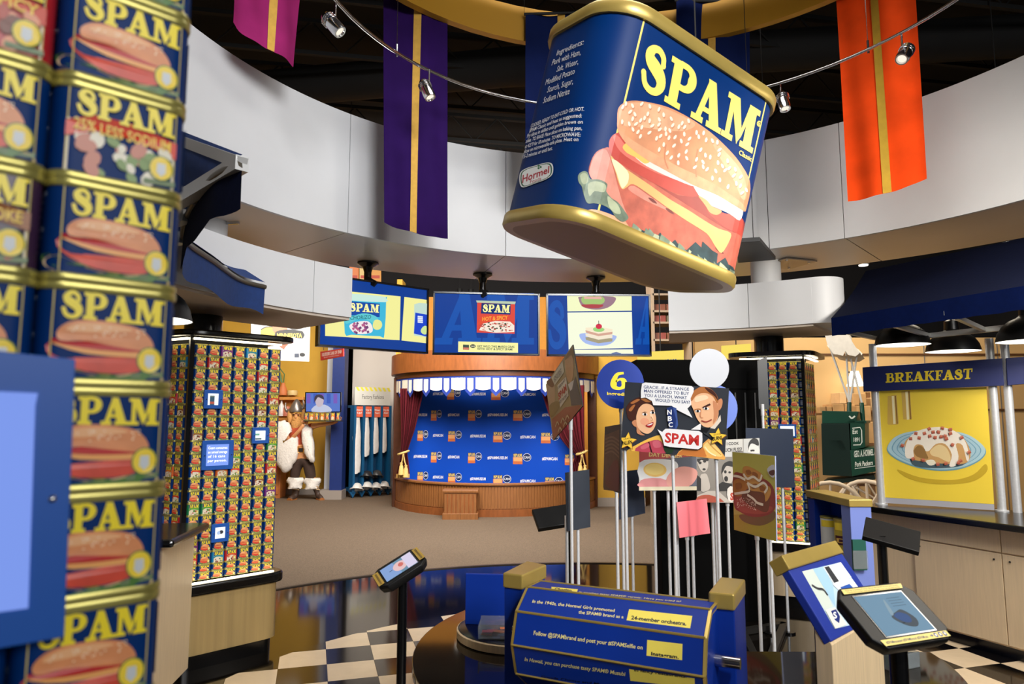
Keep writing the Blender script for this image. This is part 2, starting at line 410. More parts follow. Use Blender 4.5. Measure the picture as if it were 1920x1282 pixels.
for k in range(13):
    a0 = k0+k*stp
    if a0 < -17 or a0+stp > 262: continue
    MB().arc(RF+.02, 4.0, ZB+.005, ZB+.03, a0+.07, a0+stp-.07, soffit_mat, n=16).build('soffit_panel', SOF, 30)
# gold hoop above
struct(MB().arc(2.2, 2.26, 4.72, 5.02, 0, 360, M('gold_hoop', (190, 140, 40), .5, .2), n=72, under=M('gold_hoop', (190, 140, 40))).build('trim_4', None, 30), 'gold hoop band high above the can', 'hoop')
struct(MB().arc(1.1, 2.05, 5.02, 5.08, 0, 360, M('grey_disc', (70, 64, 60), .6), n=72).build('trim_5', None, 30))

# lower ledges over the display columns
RL = 2.76
def ledge(name, a0, a1, seams, rnd, label):
    o = struct(MB().arc(RL+.02, 3.55, 2.37, 2.73, a0+.3, a1-.3, white_panel, n=40).build(name, None, 30), label, 'canopy')
    cuts = [a0]+seams+[a1]
    for p, q in zip(cuts, cuts[1:]):
        MB().arc(RL, RL+.02, 2.36, 2.74, p+.05, q-.05, white_panel, n=16).build('front_panel', o, 30)
    MB().arc(RL+.02, 3.56, 2.34, 2.365, a0+.1, a1-.1, M('ledge_soffit', (214, 200, 186), .5), n=40).build('soffit', o, 30)
    return o
aL = math.degrees(math.atan2(5.20-CY, -1.25-CX))
ledge('trim_6', aL, 215, [math.degrees(math.atan2(4.93-CY, -1.47-CX)), 178], 0, 'low curved white canopy over the left can column')
aR0, aR1 = 53, 77.5
ledge('trim_7', aR0, aR1, [63.5], 0, 'low curved white canopy over the right can column')
# rounded free end of the right canopy
m = MB(); ce = (CX+(RL+.2)*math.cos(math.radians(53)), CY+(RL+.2)*math.sin(math.radians(53)))
m.lathe([(0, 2.36), (.2, 2.36), (.2, 2.74), (0, 2.74)], white_panel, turn((ce[0], ce[1], 0)), 24); struct(m.build('trim_8', None, 40))

# pillars (thin pipes that carry canopies and soffit)
PL, PR = Vector((-2.27, 4.98, 0)), Vector((2.39, 6.32, 0))
for nm, p, lb in (('trim_9', PL, 'left'), ('trim_10', PR, 'right')):
    m = MB(); m.cyl(.13, 0, 2.36, black, turn(p), 28)
    o = struct(m.build(nm, None, 40), 'round pillar through the %s can column, black below and white above' % lb, 'pillar')
    MB().cyl(.135, 2.70, ZB+.01, white_panel, turn(p), 28).build('white_sleeve', o, 40)
# square plate on the soffit by the right pillar and hanging black speaker slab
q = atZ(1477, 493, ZB); X = turn(q, .35)
MB().box((0, 0, -.006), (.36, .36, .012), M('plate', (150, 140, 130), .3, .6), X).build('mount_plate', SOF)
for i in (-1, 1):
    for j in (-1, 1): MB().cyl(.012, -.02, 0, chrome, X @ Matrix.Translation((i*.13, j*.13, 0)), 8).build('bolt', SOF)
q = atZ(430, 416, ZB)
MB().box((0, 0, -.01), (.16, .02, .02), chrome, turn(q, -.2)).build('bracket', SOF)

# walls
dark_wall = M('dark_gallery_wall', (26, 24, 26), .9)
beige_wall = M('beige_panel_wall', (214, 176, 120), .7, noise=.03, ns=2)
WB = struct(MB().box((1, 16.2, 3.3), (22, .1, 6.7), dark_wall).build('wall_back'), 'dark far gallery wall', 'wall')
struct(MB().box((10.2, 6, 3.3), (.1, 22, 6.7), dark_wall).build('wall_right'), 'dark right hall wall', 'wall')
struct(MB().box((-8.2, 6, 3.3), (.1, 22, 6.7), yellow_wall).build('wall_left'), 'yellow left hall wall', 'wall')
struct(MB().box((-6.0, 14.5, 2.05), (4.55, .14, 4.1), yellow_wall).build('wall_1'), 'golden yellow wall behind the viking figure', 'wall')
struct(MB().box((-6.0, 14.42, .06), (4.5, .02, .12), M('grey_base', (150, 140, 132), .6)).build('baseboard_1'))
struct(MB().box((0, 15.3, 2.15), (5.2, .14, 4.3), M('orange_wall', (236, 160, 58), .7, noise=.03)).build('wall_2'), 'orange yellow wall rising behind the stage', 'wall')
# blue post with grey reveal
a = atZ(637, 934); b = atZ(661, 934)
struct(MB().box((-3.46, 13.75, 2.0), (.24, .3, 4.0), M('blue_post', (20, 44, 110), .5, noise=.06)).build('wall_3'), 'dark blue post beside the wall lockers', 'post')
struct(MB().box((-3.665, 13.95, 2.0), (.17, .2, 4.0), M('grey_reveal', (176, 178, 186), .4)).build('wall_4'))
struct(MB().box((-3.55, 13.72, .09), (.46, .36, .18), M('grey_base', (150, 140, 132))).build('baseboard_2'))
# pale recess with the lockers
struct(MB().box((0, 0, 1.95), (1.35, .1, 3.9), M('pale_wall', (214, 206, 198), .7), turn((-2.75, 14.75, 0), math.radians(10))).build('wall_5'), 'pale recess wall behind the blue lockers', 'wall')
struct(MB().box((-2.13, 12.95, 2.1), (.10, .4, 4.2), yellow_wall).build('wall_6'), 'yellow wall end beside the stage', 'wall')
# right of the stage
struct(MB().box((1.9, 12.6, 1.8), (1.0, .12, 3.6), yellow_wall).build('wall_7'), 'yellow wall right of the stage', 'wall')
struct(MB().box((1.9, 12.53, .08), (1.0, .03, .16), M('grey_base', (150, 140, 132))).build('baseboard_3'))
WR = struct(MB().box((6.2, 11.2, 1.45), (6.4, .12, 2.9), beige_wall).build('wall_8'), 'beige panelled wall behind the market counter', 'wall')
for x in (4.35, 5.55, 6.75, 7.95): MB().box((x, 11.135, 1.45), (.012, .012, 2.9), joint_mat).build('panel_joint', WR)
for z in (1.72, 2.62): MB().box((6.2, 11.13, z), (6.4, .03, .03), M('wall_rail', (96, 62, 34), .5)).build('wall_rail', WR)
struct(MB().box((7.5, 8.3, 1.6), (.9, .1, 3.2), M('ochre_wall', (190, 130, 56), .7), turn((0, 0, 0))).build('wall_9'), 'ochre wall beyond the breakfast board', 'wall')

# ================================================================== the giant hanging can
GC = dict(W=1.1273, D=.6087, H=.9717, r=.1912, rb=.0183, rh=.0603)
GM = turn((.6352, 3.2, 2.8227)) @ Euler((.1641, .1807, .5784)).to_matrix().to_4x4(); GI = GM.inverted()
def rrect(Wd, D, r, n=6):
    out = []
    for cx, cy, a0 in ((Wd/2-r, -D/2+r, -90), (Wd/2-r, D/2-r, 0), (-Wd/2+r, D/2-r, 90), (-Wd/2+r, -D/2+r, 180)):
        for k in range(n+1):
            a = math.radians(a0+90*k/n); out.append((cx+r*math.cos(a), cy+r*math.sin(a)))
    return out
def can_wrap(c, z0=0.):
    Wd, D, r = c['W'], c['D'], c['r']; f = Wd/2-r; q = r*math.pi/2
    def mp(s, t, off=0.):
        sg = 1 if s >= 0 else -1; a = abs(s); R = r+off
        if a <= f: x, y = a, -D/2-off
        elif a <= f+q:
            g = (a-f)/q*8; k = min(int(g), 7); g -= k; t0, t1 = k*math.pi/16, (k+1)*math.pi/16
            x = f+R*(math.sin(t0)*(1-g)+math.sin(t1)*g); y = -D/2+r-R*(math.cos(t0)*(1-g)+math.cos(t1)*g)
        else: x, y = Wd/2+off, -D/2+r+(a-f-q)
        return Vector((sg*x, y, t+z0))
    return mp
def can_px(u, v):
    o = GI @ EYEV; d = (GI.to_3x3() @ ray(u, v)); Wd, D, r = GC['W'], GC['D'], GC['r']; f = Wd/2-r
    t = (-D/2-o.y)/d.y; x = o.x+d.x*t
    if abs(x) <= f: return (x, o.z+d.z*t)
    sg = -1 if x < 0 else 1
    ccx, ccy = sg*f, -D/2+r
    A = d.x**2+d.y**2; B = 2*(d.x*(o.x-ccx)+d.y*(o.y-ccy)); C = (o.x-ccx)**2+(o.y-ccy)**2-r*r; dis = B*B-4*A*C
    if dis > 0:
        t = (-B-math.sqrt(dis))/(2*A); x, y = o.x+d.x*t-ccx, o.y+d.y*t-ccy
        if sg*x >= -1e-6 and y <= 1e-6:
            th = math.atan2(sg*x, -y); return (sg*(f+r*th), o.z+d.z*t)
    t = (sg*Wd/2-o.x)/d.x; y = o.y+d.y*t
    return (sg*(f+r*math.pi/2+(y+D/2-r)), o.z+d.z*t)
root = thing('giant_can', 'huge blue and gold meat can hanging tilted from the ceiling', 'can', (.6352, 3.2, 2.8227))
root.rotation_euler = (.1641, .1807, .5784)
H2 = GC['H']/2; rh, rb = GC['rh'], GC['rb']
ol = rrect(GC['W'], GC['D'], GC['r'], 10)
lp = lambda g, z: [(x, y, z) for x, y in rrect(GC['W']+2*g, GC['D']+2*g, GC['r']+g, 8)]
MB().loft([lp(0, -H2+rh-.004), lp(0, H2-rh+.004)], navy).build('can_body', root, 40, local=True)
MB().loft([lp(-.01, H2-rh), lp(rb*.7, H2-rh), lp(rb, H2-rh+.012), lp(rb, H2-.012), lp(rb*.6, H2), lp(-.03, H2), lp(-.04, H2-.02)], gold, caps=True).build('top_rim', root, 35, local=True)
MB().loft([lp(-.01, -H2+rh), lp(rb*.7, -H2+rh), lp(rb, -H2+rh-.012), lp(rb, -H2+.012), lp(rb*.6, -H2), lp(-.035, -H2)], gold).build('bottom_rim', root, 35, local=True)
MB().loft([lp(-.035, -H2), lp(-.05, -H2+.018), lp(-.06, -H2+.02)], M('lid_bronze', (150, 122, 44), .42, .3), caps=True).build('bottom_lid', root, 35, local=True)
f = GC['W']/2-GC['r']; q90 = GC['r']*math.pi/2
cuts = [sg*(f+q90*k/8) for sg in (-1, 1) for k in range(9)]
SH = Sheet(can_wrap(GC), .00005, cuts, can_px, clamp=(-H2+rh, H2-rh))
k1 = crop(940, 0, 2.289)
def T(pts): return SH.p(k1(pts))
yel = pm((250, 224, 110)); wht = pm((232, 232, 232))
bun_m = M('print_bun', (218, 148, 106), .45, noise=.2, ns=7); bun_hi = M('print_bun_light', (230, 172, 132), .45, noise=.16, ns=10)
tom_m = M('print_tomato', (198, 74, 62), .4, noise=.10, ns=10); tom_d = M('print_tomato_dark', (160, 64, 56), .4, noise=.12, ns=10)
che_m = M('print_cheese', (240, 182, 112), .4, noise=.06, ns=5); pat_m = M('print_patty', (196, 100, 80), .45, noise=.22, ns=16)
pat_l = M('print_patty_light', (222, 142, 122), .45, noise=.12, ns=22); let_m = M('print_lettuce', (118, 134, 112), .5, noise=.35, ns=18)
let_l = M('print_lettuce_light', (176, 184, 150), .5, noise=.15, ns=20); let_d = M('print_lettuce_dark', (44, 66, 70), .5, noise=.3, ns=20)
oni_m = M('print_onion', (236, 218, 206), .45, noise=.05, ns=12)
# frame lines of the label
for s in (-.4067, .4071): SH.rect(s-.0045, -H2, s+.0045, H2, yel)
bun_px = [(497, 520), (500, 470), (520, 445), (560, 432), (620, 437), (700, 455), (760, 480), (830, 520), (900, 570), (960, 625), (1010, 680), (1050, 740), (1068, 790), (1065, 840), (1055, 880), (1046, 908), (1018, 892), (980, 870), (930, 838), (880, 812), (830, 795), (780, 772), (720, 737), (650, 702), (590, 662), (545, 622), (515, 588), (498, 550)]
SH.poly(T([(375, 900), (430, 905), (540, 950), (660, 1010), (800, 1075), (900, 1120), (985, 1175), (1003, 1215), (900, 1180), (760, 1110), (600, 1030), (480, 965), (380, 925)]), bun_hi, 3)
SH.poly(T([(375, 740), (385, 690), (410, 650), (445, 635), (480, 640), (640, 740), (860, 880), (1036, 1000), (1033, 1060), (1015, 1130), (1005, 1175), (950, 1160), (880, 1125), (800, 1085), (720, 1050), (650, 1022), (600, 1008), (560, 985), (530, 945), (510, 905), (470, 862), (440, 822), (400, 782)]), pat_m, 3)
SH.poly(T([(378, 742), (390, 690), (412, 655), (444, 640), (462, 665), (485, 740), (500, 800), (520, 870), (540, 930), (505, 900), (470, 858), (430, 810), (398, 778)]), pat_l, 3)
SH.poly(T([(545, 812), (570, 798), (640, 845), (720, 900), (740, 915), (660, 880), (600, 850)]), pat_l, 3)
for cx, cy, a in ((722, 905, .5), (842, 962, .6), (648, 860, .5), (935, 1075, .5)): SH.poly(T([(cx-18, cy-12), (cx+4, cy-6), (cx+20, cy+14), (cx-2, cy+6)]), pm((120, 52, 48)), 3)
SH.poly(T([(640, 775), (760, 838), (850, 838), (905, 890), (960, 915), (1030, 932), (1036, 1014), (1000, 998), (930, 962), (860, 918), (760, 856)]), tom_d, 3)
SH.poly(T([(885, 905), (960, 918), (1031, 934), (1037, 985), (1033, 1018), (990, 990), (940, 960)]), tom_m, 3)
SH.poly(T([(462, 630), (465, 600), (485, 575), (520, 570), (560, 600), (640, 680), (720, 735), (800, 778), (852, 835), (800, 842), (720, 818), (640, 778), (560, 732), (500, 692), (470, 660)]), tom_m, 3)
SH.poly(T([(480, 590), (500, 582), (530, 620), (600, 690), (700, 745), (690, 752), (590, 705), (510, 650)]), pm((224, 116, 100)), 3)
SH.poly(T([(468, 668), (500, 700), (560, 742), (640, 796), (720, 853), (800, 900), (870, 945), (930, 980), (984, 1000), (975, 1040), (945, 1085), (920, 1060), (890, 1012), (860, 987), (780, 937), (700, 882), (620, 824), (565, 790), (540, 802), (520, 812), (505, 790), (490, 740)]), che_m, 3)
SH.poly(T([(474, 680), (540, 732), (545, 775), (530, 800), (515, 805), (495, 745)]), pm((250, 222, 180)), 3)
SH.poly(T([(530, 583), (600, 645), (700, 698), (800, 745), (832, 800), (760, 776), (680, 742), (600, 698), (545, 640)]), oni_m, 3)
SH.poly(T([(815, 775), (845, 835), (880, 872), (930, 895), (980, 918), (1022, 946), (1038, 905), (1000, 875), (930, 835), (870, 800)]), pm((240, 232, 228)), 3)
SH.poly(T([(520, 632), (540, 613), (580, 628), (620, 662), (638, 690), (615, 702), (580, 678), (540, 657)]), pm((246, 192, 100)), 4)
SH.poly(T([(845, 840), (880, 858), (905, 885), (945, 905), (925, 922), (895, 912), (875, 882)]), pm((236, 160, 104)), 4)
SH.poly(T(bun_px), bun_m, 3)
SH.poly(T([(505, 500), (515, 458), (560, 440), (640, 446), (740, 480), (830, 530), (790, 560), (700, 560), (600, 545), (530, 540)]), bun_hi, 4)
SH.poly(T([(900, 600), (960, 650), (1020, 720), (1050, 790), (1050, 850), (1030, 850), (1000, 780), (950, 700)]), bun_hi, 4)
SH.poly(T([(500, 555), (560, 600), (660, 660), (760, 715), (840, 752), (930, 800), (1040, 880), (1030, 900), (930, 840), (830, 798), (720, 740), (600, 670), (530, 610)]), M('print_bun_edge', (226, 164, 122), .45, noise=.14), 4)
SH.line(T([(842, 640), (832, 700), (836, 760)]), .004, pm((206, 130, 92)))
SH.line(T([(706, 620), (700, 680), (715, 725)]), .004, pm((206, 130, 92)))
def inside(p, poly):
    c = False
    for i in range(len(poly)):
        a, b = poly[i-1], poly[i]
        if (a[1] > p[1]) != (b[1] > p[1]) and p[0] < (b[0]-a[0])*(p[1]-a[1])/(b[1]-a[1])+a[0]: c = not c
    return c
rs = random.Random(3); seeds = []; used = []
while len(seeds) < 84:
    x, y = rs.uniform(500, 1065), rs.uniform(435, 880)
    top = inside((x, y), bun_px) and inside((x-8, y+52), bun_px) and inside((x+10, y-6), bun_px)
    if not top or any(math.hypot(x-a, y-b) < 19 for a, b in used): continue
    used.append((x, y)); a = rs.uniform(-.5, .9)
    seeds.append((T([(x+px*math.cos(a)-py*math.sin(a), y+px*math.sin(a)+py*math.cos(a)) for px, py in ((-5, 0), (-3, -9), (2, -11), (6, -3), (5, 7), (0, 11), (-4, 7))]), [tuple(range(7))]))
SH.many([([(x+.004, y-.005) for x, y in v], f_) for v, f_ in seeds], pm((204, 138, 100)))
SH.many(seeds, pm((250, 230, 206)))
# lettuce
SH.poly(T([(330, 752), (350, 735), (370, 740), (382, 768), (420, 770), (455, 790), (450, 820), (472, 850), (500, 868), (528, 905), (545, 935), (520, 952), (490, 932), (470, 902), (440, 882), (400, 872), (370, 872), (355, 840), (345, 800), (332, 782)]), let_m, 3)
for pg in ([(338, 755), (352, 742), (368, 748), (372, 780), (350, 790)], [(372, 790), (410, 778), (448, 795), (440, 825), (400, 820), (378, 842)], [(455, 842), (480, 860), (500, 880), (512, 915), (488, 915), (462, 888)]): SH.poly(T(pg), let_l, 3)
lx = [(560, 978), (600, 985), (625, 1005), (645, 1000), (662, 1018), (682, 998), (700, 1030), (724, 1045), (745, 1028), (770, 1066), (795, 1072), (832, 1038), (858, 1062), (862, 1035), (885, 1055), (905, 1075), (928, 1088), (924, 1130), (960, 1105), (975, 1135), (992, 1145), (1002, 1190)]
SH.poly(T(lx+[(985, 1185), (940, 1162), (900, 1142), (850, 1118), (800, 1096), (740, 1072), (680, 1044), (620, 1016)]), let_d)
rs = random.Random(5)
for i in range(24):
    x = 575+i*18+rs.uniform(-6, 6); y = 985+(x-575)*.47+rs.uniform(-8, 10); w, h = rs.uniform(13, 26), rs.uniform(24, 44)
    SH.poly(T([(x-w, y+h*.3), (x-w*.5, y-h*.8), (x+w*.2, y-h*.5), (x+w, y-h*.1), (x+w*.7, y+h*.6), (x-w*.2, y+h*.5)]), (let_m, let_l, let_d, let_m)[i % 4])
# lettering
SH.slab('SPAM', T([(585, 368), (1075, 660), (1112, 478), (622, 168)]), yel, .05)
SH.sans('Classic', T([(1016, 662), (1071, 694), (1076, 674), (1021, 642)]), yel, .02)
SH.line(T([(1105+9*math.cos(a), 531+10*math.sin(a)) for a in [k*.524 for k in range(13)]]), .0025, yel); SH.sans('R', T([(1100, 537), (1109, 541), (1111, 528), (1102, 524)]), yel, .02)
for t, bl, br, h in (('Ingredients:', (238, 240), (353, 192), 26), ('Pork with Ham,', (218, 282), (341, 236), 27), ('Salt, Water,', (238, 310), (331, 276), 26), ('Modified Potato', (190, 367), (316, 317), 27), ('Starch, Sugar,', (197, 399), (309, 361), 27), ('Sodium Nitrite', (180, 445), (294, 404), 28)):
    SH.sans(t, T([bl, br, (br[0]+4, br[1]-h), (bl[0]+8, bl[1]-h)]), wht, .0)
for t, bl, br in (('COOKED, READY TO EAT-COLD OR HOT.', (128, 550), (356, 477)), ('SPAM Classic and heat as suggested:', (122, 570), (346, 505)), ('Fry slices in skillet until golden brown on', (112, 593), (350, 532)), ('sides. TO BAKE: Place slices on baking pan.', (107, 615), (347, 560)), ('at 425°F for 10 minutes. TO MICROWAVE:', (103, 638), (340, 587)), ('slices on microwavable-safe plate. Heat on', (98, 660), (331, 607)), ('1½-2 minutes or until hot.', (92, 682), (222, 644))):
    SH.sans(t, T([bl, br, (br[0]+2, br[1]-17), (bl[0]+4, bl[1]-17)]), wht, .01)
bad = [(80, 775), (84, 742), (108, 724), (150, 711), (195, 699), (218, 702), (225, 722), (220, 750), (196, 770), (150, 787), (108, 803), (88, 802)]
SH.poly(T(bad), pm((236, 236, 232)), 3)
sh_ = lambda k: [(152+(x-152)*k, 752+(y-752)*k) for x, y in bad]
SH.poly(T(sh_(.93)), pm((40, 92, 60)), 3); SH.poly(T(sh_(.86)), pm((238, 238, 234)), 3)
SH.sans('Hormel', T([(92, 786), (208, 742), (210, 712), (95, 752)]), pm((176, 34, 44)), .025)
SH.sans('Foods', T([(126, 789), (174, 772), (175, 759), (127, 775)]), pm((176, 34, 44)), .01)
for a in (0, 2.1, 4.2): SH.poly(T([(166+6*math.cos(a)+5*math.cos(k), 718+6*math.sin(a)+5*math.sin(k)) for k in [i*1.05 for i in range(6)]]), pm((30, 110, 60)))
SH.build('label_print', root, local=True)
# hanging wires of the can
for dx, dy in ((-.3, -.1), (.35, .1)):
    p = GM @ Vector((dx, dy, H2-.02)); m = MB().tube([p, (p.x, p.y, 6.6)], .004, black_matt, n=6); m.build('hanging_wire', root)
# ================================================================== meat cans and the can columns
ORD = ['top', 'second', 'third', 'fourth', 'fifth', 'sixth', 'seventh', 'eighth', 'ninth', 'tenth', 'eleventh', 'twelfth', 'thirteenth', 'fourteenth', 'fifteenth', 'sixteenth', 'seventeenth', 'eighteenth', 'nineteenth', 'twentieth']
KINDS = {  # kind: (body colour, band colour, word on band, food colours, description)
 'classic': ((0, 44, 128), None, '', None, 'blue burger-label'),
 'red': ((0, 44, 128), (214, 62, 34), '25% LESS SODIUM', ((196, 120, 96), (230, 222, 200), (110, 140, 60)), 'red-banded blue'),
 'hot': ((176, 30, 36), (206, 70, 40), 'HOT & SPICY', ((180, 70, 50), (226, 150, 110), (120, 60, 40)), 'red-sided'),
 'green': ((20, 110, 66), (92, 160, 50), 'JALAPENO', ((170, 90, 70), (224, 208, 180), (90, 140, 60)), 'green-banded'),
 'teal': ((20, 120, 170), (40, 130, 150), 'CHORIZO', ((160, 90, 80), (230, 210, 190), (70, 110, 90)), 'teal-banded'),
 'orange': ((206, 92, 30), (222, 120, 40), 'TURKEY', ((210, 150, 110), (240, 226, 200), (160, 110, 50)), 'orange-banded'),
 'brown': ((60, 34, 60), (150, 90, 40), 'HICKORY SMOKE', ((180, 100, 80), (222, 160, 130), (110, 60, 40)), 'brown-banded'),
 'purple': ((110, 40, 120), (120, 50, 110), 'TOCINO', ((150, 80, 90), (216, 190, 170), (90, 110, 70)), 'purple-banded'),
}
def can_label(s, w, h, kind, fine):
    """front panel print: x in -w/2..w/2, y in 0..h (can height)"""
    body, band, word, food, _ = KINDS[kind]; b = h*.06; hh = h-2*b
    X = lambda a: -w/2+w*a
    Y = lambda a: b+hh*a
    yl = pm((246, 222, 40)); ln = pm((226, 206, 120))
    if kind != 'classic': s.rect(X(0), Y(.62), X(1), Y(1), navy)
    s.rect(X(.0), Y(0), X(.012), Y(1), ln); s.rect(X(.988), Y(0), X(1.), Y(1), ln)
    if food:
        s.rect(X(.0), Y(0), X(1), Y(.62), pm((226, 214, 190)))
        r = random.Random(len(kind)*7); 
        for i in range(26 if fine else 11):
            a = r.uniform(0, 6); x, y = r.uniform(.1, .9), r.uniform(.05, .44); q = r.uniform(.05, .1)*(1 if fine else 1.4)
            s.ell(X(x), Y(y), w*q, hh*q*.8, pm(food[i % 3]), 7 if not fine else 9, a)
        s.poly([(X(0), Y(.40)), (X(.25), Y(.52)), (X(.6), Y(.52)), (X(1), Y(.40)), (X(1), Y(.60)), (X(.6), Y(.70)), (X(.25), Y(.70)), (X(0), Y(.58))], pm(band))
        if fine: s.sans(word, [(X(.06), Y(.50)), (X(.94), Y(.47)), (X(.94), Y(.60)), (X(.06), Y(.63))], pm((240, 200, 60)), .02)
    else:
        s.poly([(X(-.16), Y(.12)), (X(.0), Y(.2)), (X(.4), Y(.06)), (X(.9), Y(.12)), (X(.95), Y(.0)), (X(.1), Y(.0))], pm((226, 196, 150)), 3)
        s.poly([(X(-.2), Y(.16)), (X(-.1), Y(.22)), (X(.1), Y(.12)), (X(.3), Y(.16)), (X(.6), Y(.05)), (X(.85), Y(.13)), (X(.8), Y(.0)), (X(.2), Y(.0))], pm((76, 120, 48)), 2)
        s.poly([(X(.0), Y(.40)), (X(.02), Y(.24)), (X(.3), Y(.1)), (X(.72), Y(.1)), (X(.86), Y(.22)), (X(.84), Y(.34)), (X(.4), Y(.36))], M('can_patty', (210, 72, 50), .4, noise=.15, ns=60), 3)
        s.poly([(X(.0), Y(.40)), (X(.3), Y(.29)), (X(.84), Y(.28)), (X(.86), Y(.33)), (X(.3), Y(.35))], pm((240, 170, 96)), 3)
        s.poly([(X(.02), Y(.44)), (X(.1), Y(.38)), (X(.4), Y(.34)), (X(.8), Y(.34)), (X(.84), Y(.40)), (X(.4), Y(.44))], pm((192, 36, 36)), 3)
        s.poly([(X(.08), Y(.42)), (X(.06), Y(.54)), (X(.2), Y(.65)), (X(.5), Y(.66)), (X(.76), Y(.60)), (X(.88), Y(.46)), (X(.86), Y(.36)), (X(.6), Y(.38)), (X(.3), Y(.43))], M('can_bun', (224, 144, 92), .4, noise=.12, ns=40), 3)
        s.poly([(X(.12), Y(.54)), (X(.24), Y(.62)), (X(.5), Y(.63)), (X(.7), Y(.58)), (X(.5), Y(.55)), (X(.3), Y(.53))], pm((240, 180, 128)), 3)
        if fine:
            r = random.Random(2); sd = []
            for i in range(30): sd.append((disc2(X(r.uniform(.16, .8)), Y(r.uniform(.47, .6)), w*.008, hh*.011, 6, r.uniform(0, 3)), [tuple(range(6))]))
            s.many(sd, pm((250, 224, 190)))
    # round yellow seal over a pale scroll
    s.ell(X(.86), Y(.25), w*.12, hh*.155, pm((90, 120, 60)), 16); s.ell(X(.86), Y(.25), w*.108, hh*.14, pm((244, 212, 60)), 16); s.poly([(X(.82), Y(.31)), (X(.9), Y(.31)), (X(.905), Y(.2)), (X(.86), Y(.15)), (X(.815), Y(.2))], pm((206, 210, 212)))
    s.poly([(X(.70), Y(.10)), (X(1.0), Y(.12)), (X(1.0), Y(.06)), (X(.7), Y(.04))], pm((110, 130, 90)))
    s.slab('SPAM', [(X(.07), Y(.67)), (X(.97), Y(.65)), (X(.97), Y(.95)), (X(.07), Y(.97))], yl, .03)
def can_parts(c, kind, seg, fine):
    body = KINDS[kind][0]; bm_ = navy if kind == 'classic' else M('can_body_'+kind, body, .35)
    if kind in ('red',): bm_ = navy
    h, rh = c['H'], c['H']*.055
    lp = lambda g, z: [(x, y, z) for x, y in rrect(c['W']+2*g, c['D']+2*g, c['r']+g, seg)]
    B = MB().loft([lp(-.0006, rh*.6), lp(-.0006, h-rh*.6)], bm_)
    g = c['W']*.012
    T1 = MB().loft([lp(-.001, h-rh*1.5), lp(g*.4, h-rh*1.5), lp(g, h-rh*1.1), lp(g, h-rh*.3), lp(g*.5, h), lp(-g, h)], rim_gold, caps=True)
    T2 = MB().loft([lp(-g, 0), lp(g*.5, 0), lp(g, rh*.3), lp(g, rh*1.0), lp(g*.4, rh*1.4), lp(-.001, rh*1.4)], rim_gold, caps=True)
    f = c['W']/2-c['r']; s = Sheet(can_wrap(c), .00005 if fine else .00008, [])
    can_label(s, 2*f+c['r']*(.9 if fine else .2), h, kind, fine)
    q = c['r']*math.pi/2; x0, x1 = f+q, f+q+(c['D']-2*c['r'])
    for sg in (-1, 1):
        a, b = sorted((sg*x0, sg*x1))
        if fine and sg < 0:
            for i in range(9): s.txt(('NUTRITION FACTS', 'Serving size 2 oz', 'Calories 180', 'Total fat 16g', 'Protein 7g')[i % 5], (a+b)/2, h*(.82-.07*i), h*.035, pm((200, 206, 220)), 0, 'c')
        elif sg < 0:
            s.rect(a, h*.25, b, h*.75, pm((206, 212, 226)))
            for i in range(4): s.rect(a, h*(.3+.11*i), b, h*(.34+.11*i), pm((40, 60, 110)))
        else: s.rect(a, h*.15, b, h*.85, pm((70, 110, 180)))
    return B, T1, T2, s
def merge(objs, name):
    bm = bmesh.new(); mats = []
    for o in objs:
        idx = {}
        for i, m in enumerate(o.data.materials):
            if m not in mats: mats.append(m)
            idx[i] = mats.index(m)
        n = len(bm.faces); bm.from_mesh(o.data); bm.faces.ensure_lookup_table()
        for f in bm.faces[n:]: f.material_index = idx[f.material_index]
    me = bpy.data.meshes.new(name); bm.to_mesh(me); bm.free()
    for m in mats: me.materials.append(m)
    for o in objs:
        d = o.data; bpy.data.objects.remove(o); bpy.data.meshes.remove(d)
    return me
SMALL = dict(W=.0838, D=.05, H=.0798, r=.0135); SHORT = dict(W=.0838, D=.05, H=.046, r=.0135)
def small_mesh(kind, c=SMALL):
    B, T1, T2, s = can_parts(c, kind, 3, False)
    return merge([B.build('b', None, 50), T1.build('t', None, 50), T2.build('u', None, 50), s.build('s')], 'meat_can')
MESH = {k: small_mesh(k) for k in KINDS}; MESH['short'] = small_mesh('classic', SHORT)
def round_poly(poly, r, n=5):
    out = []; N = len(poly)
    for i in range(N):
        a, b, c = Vector(poly[i-1]), Vector(poly[i]), Vector(poly[(i+1) % N])
        d1, d2 = (a-b).normalized(), (c-b).normalized(); p, q = b+d1*r, b+d2*r
        for k in range(n+1):
            t = k/n; out.append(tuple(p*(1-t)**2+b*(2*t*(1-t))+q*t*t))
    return out
def grow(poly, d):
    N = len(poly); out = []
    area = sum(poly[i-1][0]*poly[i][1]-poly[i][0]*poly[i-1][1] for i in range(N)); sg = 1 if area > 0 else -1
    for i in range(N):
        a, b, c = Vector(poly[i-1]), Vector(poly[i]), Vector(poly[(i+1) % N])
        n1 = Vector(((b-a).y, -(b-a).x)).normalized()*sg; n2 = Vector(((c-b).y, -(c-b).x)).normalized()*sg
        m = (n1+n2).normalized(); out.append(tuple(b+m*(d/max(.3, m.dot(n1)))))
    return out
Z0 = .545
